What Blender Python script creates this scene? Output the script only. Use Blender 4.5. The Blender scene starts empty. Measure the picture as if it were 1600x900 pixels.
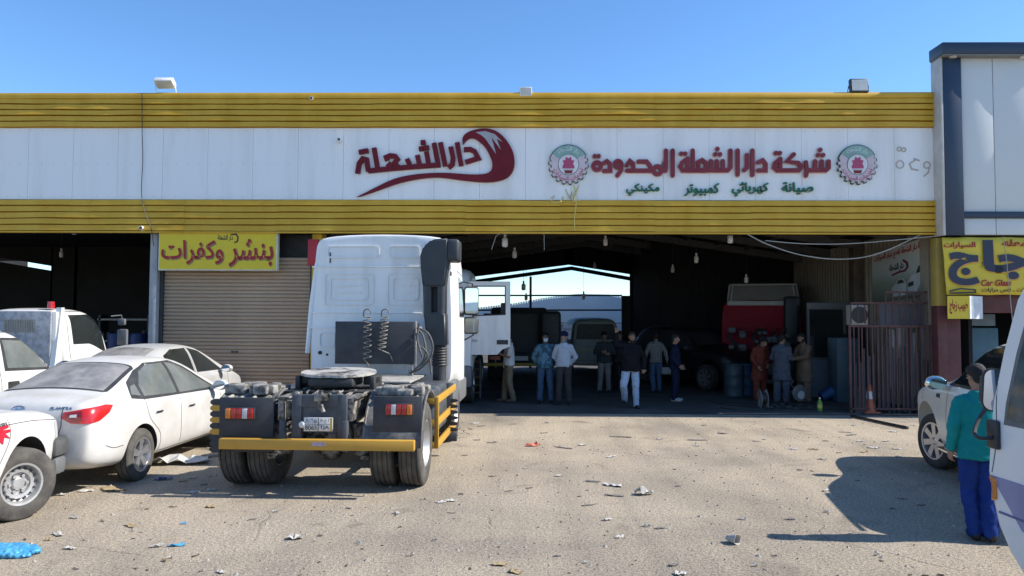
import bpy, bmesh, math, random
import numpy as np
from mathutils import Vector, Matrix, Euler, noise
from mathutils.bvhtree import BVHTree
R = math.radians
S = bpy.context.scene
COL = S.collection
random.seed(7)

# ---------------------------------------------------------------- camera
FPX = 1155.0
CAM = Vector((0, 0, 2.0))
CR = Matrix.Rotation(R(1.0), 3, 'Z') @ Matrix.Rotation(R(90 + 2.5), 3, 'X') @ Matrix.Rotation(R(0.25), 3, 'Z')
cd = bpy.data.cameras.new('camera'); cam = bpy.data.objects.new('camera', cd); COL.objects.link(cam)
cam.matrix_world = Matrix.Translation(CAM) @ CR.to_4x4()
cd.sensor_width = 36; cd.lens = FPX / 1600 * 36; cd.clip_end = 5000; cd.clip_start = 0.05
S.camera = cam
S.cycles.caustics_reflective = False; S.cycles.caustics_refractive = False

# ---------------------------------------------------------------- daylight
SUN_E, SUN_A = 40.0, -0.3                       # elevation, and degrees behind the facade (from +X towards +Y)
w = bpy.data.worlds.new('World'); S.world = w; w.use_nodes = True
nt = w.node_tree; bg = nt.nodes['Background']
sky = nt.nodes.new('ShaderNodeTexSky'); sky.sky_type = 'NISHITA'; sky.sun_disc = False
sky.sun_elevation = R(SUN_E); sky.sun_rotation = R(90 - SUN_A); sky.air_density = 1.0; sky.dust_density = 0.1; sky.ozone_density = 4.0
sky.altitude = 600
hs = nt.nodes.new('ShaderNodeHueSaturation'); hs.inputs['Saturation'].default_value = 1.10; hs.inputs['Value'].default_value = 1.0
tint = nt.nodes.new('ShaderNodeMix'); tint.data_type = 'RGBA'; tint.blend_type = 'MULTIPLY'; tint.inputs[0].default_value = 1; tint.inputs[7].default_value = (.92, 1.0, 1.06, 1)
nt.links.new(sky.outputs[0], hs.inputs['Color']); nt.links.new(hs.outputs[0], tint.inputs[6]); nt.links.new(tint.outputs[2], bg.inputs[0]); bg.inputs[1].default_value = 0.15
sd = bpy.data.lights.new('sun', 'SUN'); sd.energy = 5.0; sd.angle = R(0.5); sd.color = (1, 0.94, 0.85)
so = bpy.data.objects.new('sun', sd); COL.objects.link(so)
sv = Vector((math.cos(R(SUN_E)) * math.cos(R(SUN_A)), math.cos(R(SUN_E)) * math.sin(R(SUN_A)), math.sin(R(SUN_E))))
so.rotation_euler = sv.to_track_quat('Z', 'Y').to_euler(); so.location = (40, 5, 40)
S.view_settings.view_transform = 'Standard'; S.view_settings.look = 'None'
S.view_settings.exposure = 0.55; S.view_settings.gamma = 1; S.view_settings.use_curve_mapping = False

# ---------------------------------------------------------------- helpers: pixels of the photograph -> points on real planes
def ray(px, py): return (CR @ Vector(((px - 800) / FPX, -(py - 450) / FPX, -1)))
def at(px, py, Y):
    d = ray(px, py); return CAM + d * ((Y - CAM.y) / d.y)
def atX(px, py, X):
    d = ray(px, py); return CAM + d * ((X - CAM.x) / d.x)
def gp(px, py, z=0):
    d = ray(px, py); return CAM + d * ((z - CAM.z) / d.z)
def lhit(px, py, M, xl):
    Mi = M.inverted(); o = Mi @ CAM; d = Mi.to_3x3() @ ray(px, py)
    return o + d * ((xl - o.x) / d.x)

# ---------------------------------------------------------------- materials
MATS = {}
def mat(name, col, rough=.6, metal=0., var=.12, scale=4., bump=0., bscale=60., coat=0., col2=None, lo=.35, hi=.7, spec=.5, trans=0., stretch=None):
    if name in MATS: return MATS[name]
    m = bpy.data.materials.new(name); m.use_nodes = True; t = m.node_tree; p = t.nodes['Principled BSDF']
    p.inputs['Roughness'].default_value = rough; p.inputs['Metallic'].default_value = metal
    p.inputs['Specular IOR Level'].default_value = spec
    if coat: p.inputs['Coat Weight'].default_value = coat; p.inputs['Coat Roughness'].default_value = .08
    if trans: p.inputs['Transmission Weight'].default_value = trans
    tc = t.nodes.new('ShaderNodeTexCoord')
    if var or col2:
        n = t.nodes.new('ShaderNodeTexNoise'); n.inputs['Scale'].default_value = scale; n.inputs['Detail'].default_value = 8; n.inputs['Roughness'].default_value = .65
        if stretch:
            mp = t.nodes.new('ShaderNodeMapping'); mp.inputs['Scale'].default_value = stretch; t.links.new(tc.outputs['Object'], mp.inputs[0]); t.links.new(mp.outputs[0], n.inputs['Vector'])
        else: t.links.new(tc.outputs['Object'], n.inputs['Vector'])
        r = t.nodes.new('ShaderNodeValToRGB'); e = r.color_ramp.elements
        e[0].position = lo; e[1].position = hi
        c2 = col2 or tuple(min(1, c * (1 + var)) for c in col); c1 = col if col2 else tuple(c * (1 - var) for c in col)
        e[0].color = (*c1, 1); e[1].color = (*c2, 1)
        t.links.new(n.outputs['Fac'], r.inputs[0]); t.links.new(r.outputs[0], p.inputs['Base Color'])
        mr = t.nodes.new('ShaderNodeMapRange'); mr.inputs[3].default_value = max(.02, rough - .08); mr.inputs[4].default_value = min(1, rough + .12)
        t.links.new(n.outputs['Fac'], mr.inputs[0]); t.links.new(mr.outputs[0], p.inputs['Roughness'])
    else: p.inputs['Base Color'].default_value = (*col, 1)
    if bump:
        n2 = t.nodes.new('ShaderNodeTexNoise'); n2.inputs['Scale'].default_value = bscale; n2.inputs['Detail'].default_value = 6
        t.links.new(tc.outputs['Object'], n2.inputs['Vector'])
        b = t.nodes.new('ShaderNodeBump'); b.inputs['Strength'].default_value = bump; b.inputs['Distance'].default_value = .02
        t.links.new(n2.outputs['Fac'], b.inputs['Height']); t.links.new(b.outputs[0], p.inputs['Normal'])
    MATS[name] = m; return m

def plaid(name, base, line, dark, sc=16):
    m = bpy.data.materials.new(name); m.use_nodes = True; t = m.node_tree; p = t.nodes['Principled BSDF']; p.inputs['Roughness'].default_value = .9
    tc = t.nodes.new('ShaderNodeTexCoord'); cur = None
    for k, (dr, c, thr) in enumerate((('X', line, .62), ('Z', line, .62), ('X', dark, .8), ('Z', dark, .8))):
        wv = t.nodes.new('ShaderNodeTexWave'); wv.wave_type = 'BANDS'; wv.bands_direction = dr; wv.inputs['Scale'].default_value = sc * .3; wv.inputs['Phase Offset'].default_value = 0 if k < 2 else 2.4
        t.links.new(tc.outputs['Object'], wv.inputs['Vector'])
        g = t.nodes.new('ShaderNodeMath'); g.operation = 'GREATER_THAN'; g.inputs[1].default_value = thr; t.links.new(wv.outputs['Fac'], g.inputs[0])
        mx = t.nodes.new('ShaderNodeMix'); mx.data_type = 'RGBA'; mx.inputs[6].default_value = (*base, 1)
        s2 = t.nodes.new('ShaderNodeMath'); s2.operation = 'MULTIPLY'; s2.inputs[1].default_value = .55; t.links.new(g.outputs[0], s2.inputs[0])
        if cur: t.links.new(cur, mx.inputs[6])
        mx.inputs[7].default_value = (*c, 1); t.links.new(s2.outputs[0], mx.inputs[0]); cur = mx.outputs[2]
    t.links.new(cur, p.inputs['Base Color']); return m

# ---------------------------------------------------------------- things, parts
def link(o, parent=None):
    COL.objects.link(o)
    if parent: o.parent = parent
    return o
def tag(o, label, cat, group=None):
    o['label'] = label; o['category'] = cat
    if group: o['group'] = group
    return o
def struct(o): o['kind'] = 'structure'; return o
def thing(name, label, cat, loc=(0, 0, 0), rz=0., group=None):
    o = bpy.data.objects.new(name, None); o.empty_display_size = .2; COL.objects.link(o)
    o.location = loc; o.rotation_euler = (0, 0, rz); return tag(o, label, cat, group)
def copytree(o, parent=None):
    c = o.copy(); COL.objects.link(c)
    if parent: c.parent = parent
    for ch in [x for x in COL.objects if x.parent == o]: copytree(ch, c)
    return c
def LM(o): return Matrix.Translation(o.location) @ Euler(o.rotation_euler).to_matrix().to_4x4()

class MB:
    def __init__(s): s.bm = bmesh.new()
    def _mi(s, n0, mi):
        if mi:
            s.bm.faces.ensure_lookup_table()
            for f in s.bm.faces[n0:]: f.material_index = mi
    def face(s, pts, mi=0):
        f = s.bm.faces.new([s.bm.verts.new(p) for p in pts]); f.material_index = mi; return f
    def b(s, x0, x1, y0, y1, z0, z1, bev=0, mi=0, M=None, seg=2):
        n0 = len(s.bm.faces)
        g = bmesh.ops.create_cube(s.bm, size=1)['verts']
        sx, sy, sz = abs(x1 - x0), abs(y1 - y0), abs(z1 - z0); c = Vector(((x0 + x1) / 2, (y0 + y1) / 2, (z0 + z1) / 2))
        for v in g: v.co = Vector((v.co.x * sx, v.co.y * sy, v.co.z * sz)) + c
        if bev:
            ed = list({e for v in g for e in v.link_edges})
            r = bmesh.ops.bevel(s.bm, geom=ed, offset=min(bev, .45 * min(sx, sy, sz)), segments=seg, affect='EDGES', profile=.5)
            g = list({v for f in r['faces'] for v in f.verts} | {v for v in g if v.is_valid})
        if M:
            for v in g: v.co = M @ v.co
        s._mi(n0, mi); return s
    def cyl(s, p0, p1, r0, r1=None, n=16, mi=0, caps=True):
        p0 = Vector(p0); p1 = Vector(p1); r1 = r0 if r1 is None else r1
        q = (p1 - p0).to_track_quat('Z', 'Y').to_matrix()
        A = []; B = []
        for i in range(n):
            a = 2 * math.pi * i / n; c = Vector((math.cos(a), math.sin(a), 0))
            A.append(s.bm.verts.new(p0 + q @ (c * r0))); B.append(s.bm.verts.new(p1 + q @ (c * r1)))
        for i in range(n):
            j = (i + 1) % n; s.bm.faces.new((A[i], A[j], B[j], B[i])).material_index = mi
        if caps:
            s.bm.faces.new(A[::-1]).material_index = mi; s.bm.faces.new(B).material_index = mi
        return s
    def tube(s, pts, r, n=8, mi=0, closed=False):
        pts = [Vector(p) for p in pts]; rs = r if isinstance(r, (list, tuple)) else [r] * len(pts)
        rings = []; up = None
        for i, p in enumerate(pts):
            a = pts[i - 1] if i else pts[i]; b = pts[i + 1] if i < len(pts) - 1 else pts[i]
            t = (b - a).normalized()
            if up is None: up = t.orthogonal().normalized()
            up = (up - t * up.dot(t)); up = up.normalized() if up.length > 1e-6 else t.orthogonal().normalized()
            sd_ = t.cross(up)
            rings.append([s.bm.verts.new(p + (up * math.cos(2 * math.pi * k / n) + sd_ * math.sin(2 * math.pi * k / n)) * rs[i]) for k in range(n)])
        for A, B in zip(rings, rings[1:]):
            for k in range(n): s.bm.faces.new((A[k], A[(k + 1) % n], B[(k + 1) % n], B[k])).material_index = mi
        s.bm.faces.new(rings[0][::-1]).material_index = mi; s.bm.faces.new(rings[-1]).material_index = mi
        return s
    def prism(s, poly, f, w0, w1, mi=0):
        A = [s.bm.verts.new(f(u, v, w0)) for u, v in poly]; B = [s.bm.verts.new(f(u, v, w1)) for u, v in poly]
        n = len(poly)
        s.bm.faces.new(A[::-1]).material_index = mi; s.bm.faces.new(B).material_index = mi
        for i in range(n): s.bm.faces.new((A[i], A[(i + 1) % n], B[(i + 1) % n], B[i])).material_index = mi
        return s
    def stroke(s, pts, wd, f, w0, w1, mi=0, round_=True, closed=False):
        """a thick pen line on the plane f"""
        P = [Vector((p[0], p[1])) for p in pts]
        if closed: P = P + [P[0]]
        n = len(P); L = []; Rr = []
        for i in range(n):
            if closed: a, b = P[(i - 1) % (n - 1)] if i else P[-2], P[(i + 1)] if i < n - 1 else P[1]
            else: a = P[max(i - 1, 0)]; b = P[min(i + 1, n - 1)]
            d1 = (P[i] - a); d2 = (b - P[i])
            d1 = d1.normalized() if d1.length > 1e-6 else d2.normalized(); d2 = d2.normalized() if d2.length > 1e-6 else d1
            t = d1 + d2; t = t.normalized() if t.length > 1e-4 else d1
            nn = Vector((-t.y, t.x)); k = min(1 / max(.35, abs(nn.dot(Vector((-d1.y, d1.x))))), 1.6)
            L.append(P[i] + nn * wd / 2 * k); Rr.append(P[i] - nn * wd / 2 * k)
        if closed:
            for i in range(n - 1): s.prism([tuple(L[i]), tuple(L[i + 1]), tuple(Rr[i + 1]), tuple(Rr[i])], f, w0, w1, mi)
            return s
        e0 = []; e1 = []
        if round_:
            d = (P[-1] - P[-2]).normalized(); a0 = math.atan2(d.y, d.x)
            e1 = [P[-1] + Vector((math.cos(a0 + a), math.sin(a0 + a))) * wd / 2 for a in (1.1, .55, 0, -.55, -1.1)]
            d = (P[0] - P[1]).normalized(); a0 = math.atan2(d.y, d.x)
            e0 = [P[0] + Vector((math.cos(a0 + a), math.sin(a0 + a))) * wd / 2 for a in (1.1, .55, 0, -.55, -1.1)]
        return s.prism([tuple(p) for p in (L + e1 + Rr[::-1] + e0)], f, w0, w1, mi)
    def lathe(s, prof, M, n=32, mi=0, mis=None):
        rings = []
        for r, h in prof: rings.append([s.bm.verts.new(M @ Vector((r * math.cos(2 * math.pi * k / n), r * math.sin(2 * math.pi * k / n), h))) for k in range(n)] if r > 1e-6 else [s.bm.verts.new(M @ Vector((0, 0, h)))])
        for i, (A, B) in enumerate(zip(rings, rings[1:])):
            for k in range(n):
                k2 = (k + 1) % n
                if len(A) == 1 and len(B) == 1: continue
                vs = (A[0], B[k2], B[k]) if len(A) == 1 else (A[k], A[k2], B[0]) if len(B) == 1 else (A[k], A[k2], B[k2], B[k])
                s.bm.faces.new(vs).material_index = mis[i] if mis else mi
        return s
    def ell(s, c, r, rot=None, n=16, mi=0):
        n0 = len(s.bm.faces)
        g = bmesh.ops.create_uvsphere(s.bm, u_segments=n, v_segments=max(6, n * 2 // 3), radius=1)['verts']
        c = Vector(c)
        for v in g:
            p = Vector((v.co.x * r[0], v.co.y * r[1], v.co.z * r[2])); v.co = c + (rot @ p if rot else p)
        s._mi(n0, mi); return s
    def chain(s, pts, rs, n=12, mi=0):
        for (a, b, r0, r1) in zip(pts, pts[1:], rs, rs[1:]):
            if (Vector(a) - Vector(b)).length > 1e-5: s.cyl(a, b, r0, r1, n, mi)
        for p, r in zip(pts, rs): s.ell(p, (r, r, r), n=n, mi=mi)
        return s
    def mesh(s, name, norm=True):
        if norm: bmesh.ops.recalc_face_normals(s.bm, faces=s.bm.faces)
        me = bpy.data.meshes.new(name); s.bm.to_mesh(me); s.bm.free(); return me
    def obj(s, name, mats, parent=None, smooth=35, norm=True):
        me = s.mesh(name, norm)
        for m in (mats if isinstance(mats, (list, tuple)) else [mats]): me.materials.append(m)
        if smooth:
            me.polygons.foreach_set('use_smooth', [True] * len(me.polygons)); me.set_sharp_from_angle(angle=R(smooth))
        return link(bpy.data.objects.new(name, me), parent)

def islands(o):
    """give every separate piece of a part its own object"""
    bm = bmesh.new(); bm.from_mesh(o.data); seen = set(); comps = []
    for v in bm.verts:
        if v in seen: continue
        st_ = [v]; seen.add(v); c = []
        while st_:
            q = st_.pop(); c.append(q)
            for e in q.link_edges:
                n = e.other_vert(q)
                if n not in seen: seen.add(n); st_.append(n)
        comps.append(set(x.index for x in c))
    bm.free()
    for c in comps[1:]:
        b2 = bmesh.new(); b2.from_mesh(o.data); bmesh.ops.delete(b2, geom=[v for v in b2.verts if v.index not in c], context='VERTS')
        n = o.copy(); n.data = o.data.copy(); b2.to_mesh(n.data); b2.free(); COL.objects.link(n)
    if len(comps) > 1:
        b2 = bmesh.new(); b2.from_mesh(o.data); bmesh.ops.delete(b2, geom=[v for v in b2.verts if v.index not in comps[0]], context='VERTS'); b2.to_mesh(o.data); b2.free()
def evald(o):
    dg = bpy.context.evaluated_depsgraph_get(); dg.update()
    me = bpy.data.meshes.new_from_object(o.evaluated_get(dg)); return me

# ---------------------------------------------------------------- writing
_J = {'ا': ('FE8D', 'FE8E'), 'أ': ('FE83', 'FE84'), 'ب': ('FE8F', 'FE90', 'FE91', 'FE92'), 'ة': ('FE93', 'FE94'), 'ت': ('FE95', 'FE96', 'FE97', 'FE98'),
      'ج': ('FE9D', 'FE9E', 'FE9F', 'FEA0'), 'ح': ('FEA1', 'FEA2', 'FEA3', 'FEA4'), 'خ': ('FEA5', 'FEA6', 'FEA7', 'FEA8'), 'د': ('FEA9', 'FEAA'),
      'ر': ('FEAD', 'FEAE'), 'ز': ('FEAF', 'FEB0'), 'س': ('FEB1', 'FEB2', 'FEB3', 'FEB4'), 'ش': ('FEB5', 'FEB6', 'FEB7', 'FEB8'), 'ص': ('FEB9', 'FEBA', 'FEBB', 'FEBC'),
      'ط': ('FEC1', 'FEC2', 'FEC3', 'FEC4'), 'ع': ('FEC9', 'FECA', 'FECB', 'FECC'), 'غ': ('FECD', 'FECE', 'FECF', 'FED0'), 'ف': ('FED1', 'FED2', 'FED3', 'FED4'),
      'ق': ('FED5', 'FED6', 'FED7', 'FED8'), 'ك': ('FED9', 'FEDA', 'FEDB', 'FEDC'), 'ل': ('FEDD', 'FEDE', 'FEDF', 'FEE0'), 'م': ('FEE1', 'FEE2', 'FEE3', 'FEE4'),
      'ن': ('FEE5', 'FEE6', 'FEE7', 'FEE8'), 'ه': ('FEE9', 'FEEA', 'FEEB', 'FEEC'), 'و': ('FEED', 'FEEE'), 'ي': ('FEF1', 'FEF2', 'FEF3', 'FEF4'), 'ئ': ('FE89', 'FE8A', 'FE8B', 'FE8C')}
def shape(s):
    out = []
    for i, c in enumerate(s):
        if c not in _J: out.append(c); continue
        f = _J[c]; p = i > 0 and s[i - 1] in _J and len(_J[s[i - 1]]) == 4; n = i < len(s) - 1 and s[i + 1] in _J and len(f) == 4
        out.append(chr(int(f[(1 if p else 0) if not n else (3 if p else 2)], 16)))
    return ''.join(out[::-1])
def text(mb, s, box, f, w0, w1, bold=.02, mi=0, slant=0.):
    """write s (Arabic or Latin) into box=(u0,u1,v0,v1); v grows downwards when v0<v1 is given as (top,bottom)"""
    c = bpy.data.curves.new('t', 'FONT'); c.body = shape(s) if any(ch in _J for ch in s) else s
    c.resolution_u = 3; c.extrude = .5; c.offset = bold; c.shear = slant
    o = bpy.data.objects.new('t', c); COL.objects.link(o); me = evald(o)
    bpy.data.objects.remove(o); bpy.data.curves.remove(c)
    vs = [v.co.copy() for v in me.vertices]
    x0 = min(v.x for v in vs); x1 = max(v.x for v in vs); y0 = min(v.y for v in vs); y1 = max(v.y for v in vs)
    u0, u1, v0, v1 = box; nv = []
    for v in vs:
        u = u0 + (v.x - x0) / (x1 - x0) * (u1 - u0); vv = v1 + (v.y - y0) / (y1 - y0) * (v0 - v1)
        nv.append(mb.bm.verts.new(f(u, vv, w0 if v.z < 0 else w1)))
    for p in me.polygons:
        try: mb.bm.faces.new([nv[i] for i in p.vertices]).material_index = mi
        except ValueError: pass
    bpy.data.meshes.remove(me)

# ---------------------------------------------------------------- smooth vehicle shells
def shell(stations, sub=2, top_round=.06):
    """stations (x, z bottom, z belt, z top, half width body, half width roof) -> closed subdivided mesh, BVH"""
    bm = bmesh.new(); rings = []
    for (x, zb, zl, zt, wb, wr) in stations:
        h = zl - zb
        half = [(0, zb), (wb * .72, zb), (wb * .95, zb + .06 * min(1, h)), (wb, zb + .3 * h), (wb * 1.0, zb + .72 * h), (wb * .985, zl - .05 * h), (wb * .955, zl + .02),
                (wr + (wb * .955 - wr) * .28, zl + (zt - zl) * .66), (wr, zt - .2 * (zt - zl)), (wr * .86, zt - .02), (wr * .45, zt + .005), (0, zt + .012)]
        L = [bm.verts.new((x, y, z)) for y, z in half]; Rv = [L[0]] + [bm.verts.new((x, -y, z)) for y, z in half[1:-1]] + [L[-1]]
        rings.append((L, Rv))
    for (A, A2), (B, B2) in zip(rings, rings[1:]):
        for i in range(len(A) - 1):
            bm.faces.new((A[i], A[i + 1], B[i + 1], B[i])); bm.faces.new((A2[i + 1], A2[i], B2[i], B2[i + 1]))
    for L, Rv in (rings[0], rings[-1]):
        bm.faces.new((L[0], L[1], Rv[1]))
        for i in range(1, len(L) - 2): bm.faces.new((L[i], L[i + 1], Rv[i + 1], Rv[i]))
        bm.faces.new((L[-2], L[-1], Rv[-2]))
    bmesh.ops.recalc_face_normals(bm, faces=bm.faces)
    me = bpy.data.meshes.new('shell'); bm.to_mesh(me); bm.free()
    o = bpy.data.objects.new('tmp', me); COL.objects.link(o)
    md = o.modifiers.new('s', 'SUBSURF'); md.levels = sub; md.render_levels = sub
    me2 = evald(o); bpy.data.objects.remove(o); bpy.data.meshes.remove(me)
    return me2, bvh_of(me2)
def bvh_of(me): return BVHTree.FromPolygons([v.co.copy() for v in me.vertices], [tuple(p.vertices) for p in me.polygons])
def body_obj(me, arches, mats, parent, name='body', depth=.42):
    """cut the wheel arches (x, z, r, y side sign, half width) and give the cut faces the dark lining"""
    o = bpy.data.objects.new(name, me); link(o, parent)
    if arches:
        mb = MB()
        for (x, z, r, sg, wb) in arches: mb.cyl((x, sg * (wb - depth), z), (x, sg * (wb + .3), z), r, n=40)
        c = mb.obj('cut', [], None, smooth=0)
        md = o.modifiers.new('b', 'BOOLEAN'); md.object = c; md.operation = 'DIFFERENCE'; md.solver = 'EXACT'
        me2 = evald(o); o.modifiers.clear(); o.data = me2; bpy.data.objects.remove(c); me = me2
    me.materials.clear()
    for m in mats: me.materials.append(m)
    mi = []
    for p in me.polygons:
        c = p.center; k = 0
        for (x, z, r, sg, wb) in arches or []:
            if c.y * sg > wb - depth - .02 and math.hypot(c.x - x, c.z - z) < r - .0 and abs(c.y) < wb + .05:
                if math.hypot(c.x - x, c.z - z) > r * .97 and max(math.hypot(me.vertices[v].co.x - x, me.vertices[v].co.z - z) for v in p.vertices) < r + .004 or abs(abs(c.y) - (wb - depth)) < .01: k = 1
        mi.append(k)
    me.polygons.foreach_set('material_index', mi)
    me.polygons.foreach_set('use_smooth', [True] * len(me.polygons)); me.set_sharp_from_angle(angle=R(40))
    return o
def decal(mb, bvh, poly, f, d, off=.004, cell=.05, mi=0, grid=True):
    """drape a flat outline (u,v)->f start points along direction d on to a shell; edge skirt so that it has thickness"""
    bm = bmesh.new(); vs = [bm.verts.new((u, v, 0)) for u, v in poly]
    fc = bm.faces.new(vs)
    us = [p[0] for p in poly]; vv = [p[1] for p in poly]
    if grid:
        for ax, lo, hi in ((0, min(us), max(us)), (1, min(vv), max(vv))):
            k = lo + cell
            while k < hi - 1e-4:
                no = Vector((1, 0, 0)) if ax == 0 else Vector((0, 1, 0))
                bmesh.ops.bisect_plane(bm, geom=bm.verts[:] + bm.edges[:] + bm.faces[:], plane_co=no * k, plane_no=no); k += cell
    d = Vector(d).normalized(); m = {}
    for v in bm.verts:
        s0 = Vector(f(v.co.x, v.co.y)); h = bvh.ray_cast(s0, d)
        m[v] = None if h[0] is None else h[0] + (h[1] if h[1].dot(d) < 0 else -h[1]) * off
    good = [p for p in m.values() if p is not None]
    if not good: bm.free(); return mb
    nv = {v: mb.bm.verts.new(p) for v, p in m.items() if p is not None}
    for fa in bm.faces:
        if all(v in nv for v in fa.verts): mb.bm.faces.new([nv[v] for v in fa.verts]).material_index = mi
    for e in bm.edges:
        if len(e.link_faces) == 1 and all(v in nv for v in e.verts):
            a, b2 = [nv[v] for v in e.verts]
            mb.bm.faces.new((a, b2, mb.bm.verts.new(b2.co + d * (off + .004)), mb.bm.verts.new(a.co + d * (off + .004)))).material_index = mi
    bm.free(); return mb
def ribbon(pts, wd):
    P = [Vector(p) for p in pts]; L = []; Q = []
    for i, p in enumerate(P):
        t = (P[min(i + 1, len(P) - 1)] - P[max(i - 1, 0)]).normalized(); n = Vector((-t.y, t.x)) * wd / 2
        L.append(tuple(p + n)); Q.append(tuple(p - n))
    return L + Q[::-1]
def rrect(u0, u1, v0, v1, r=.1, n=4):
    out = []
    for cx, cy, a0 in ((u1 - r, v1 - r, 0), (u0 + r, v1 - r, 90), (u0 + r, v0 + r, 180), (u1 - r, v0 + r, 270)):
        for k in range(n + 1):
            a = R(a0 + 90 * k / n); out.append((cx + r * math.cos(a), cy + r * math.sin(a)))
    return out
def crom(pts, k=6):
    P = [Vector(p) for p in pts]; out = []
    for i in range(len(P) - 1):
        p0 = P[max(i - 1, 0)]; p1 = P[i]; p2 = P[i + 1]; p3 = P[min(i + 2, len(P) - 1)]
        for j in range(k):
            t = j / k
            out.append(.5 * ((2 * p1) + (p2 - p0) * t + (2 * p0 - 5 * p1 + 4 * p2 - p3) * t * t + (3 * p1 - p0 - 3 * p2 + p3) * t ** 3))
    out.append(P[-1]); return out

# common materials
rubber = mat('tyre_rubber', (.03, .029, .028), .85, var=.3, scale=9, bump=.15, bscale=120, col2=(.075, .068, .06), lo=.4, hi=.75)
dusty_rubber = mat('dusty_tyre_rubber', (.055, .052, .048), .9, scale=7, bump=.2, bscale=90, col2=(.13, .118, .10), lo=.38, hi=.72)
white_paint = mat('white_car_paint', (.60, .59, .555), .3, var=.05, scale=2.2, coat=.5, col2=(.69, .68, .655))
dusty_white = mat('dusty_white_paint', (.50, .48, .44), .4, scale=1.8, coat=.2, col2=(.63, .62, .595))
truck_white = mat('truck_white_paint', (.60, .595, .57), .4, scale=2.5, coat=.2, col2=(.77, .77, .76), stretch=(1, 1, .18), lo=.25, hi=.55)
silver_paint = mat('silver_car_paint', (.50, .50, .49), .38, metal=.35, scale=2, col2=(.6, .6, .59))
black_plastic = mat('black_plastic', (.022, .023, .025), .5, var=.3, scale=6, col2=(.05, .05, .05))
grey_plastic = mat('grey_plastic', (.14, .145, .15), .6, var=.2)
chrome = mat('chrome', (.75, .76, .78), .12, metal=1, var=.03)
alloy = mat('alloy_rim', (.55, .55, .56), .35, metal=.8, var=.12, scale=12)
steel_rim = mat('steel_rim', (.42, .42, .42), .42, metal=.6, scale=8, col2=(.55, .54, .52))
glass = mat('tinted_car_glass', (.018, .022, .022), .06, var=.2, scale=2, coat=.3, spec=.7)
pale_glass = mat('pale_dusty_glass', (.10, .115, .11), .12, var=.3, scale=1.4, coat=.3, col2=(.2, .21, .2))
dust_glass = mat('dust_covered_rear_glass', (.15, .145, .14), .3, scale=3.2, col2=(.33, .315, .29), lo=.35, hi=.62)
seam_mat = mat('panel_gap', (.03, .03, .03), .8, var=0)
dark_iron = mat('dark_iron', (.03, .032, .036), .6, metal=.2, scale=5, bump=.1, col2=(.075, .07, .062))
grease = mat('greasy_steel', (.03, .028, .025), .55, metal=.2, scale=9, bump=.35, bscale=60, col2=(.40, .375, .33), lo=.42, hi=.66)
dusty_steel = mat('dust_covered_steel', (.2, .19, .175), .7, scale=10, bump=.25, bscale=60, col2=(.42, .40, .36), lo=.3, hi=.68)
red_lens = mat('red_lens', (.45, .015, .015), .18, var=.1, coat=.5)
amber_lens = mat('amber_lens', (.75, .22, .02), .2, var=.1, coat=.4)
clear_lens = mat('clear_lens', (.62, .62, .62), .15, var=.1, coat=.5)
mirror = mat('mirror_glass', (.8, .83, .85), .03, metal=1, var=0)
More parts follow.
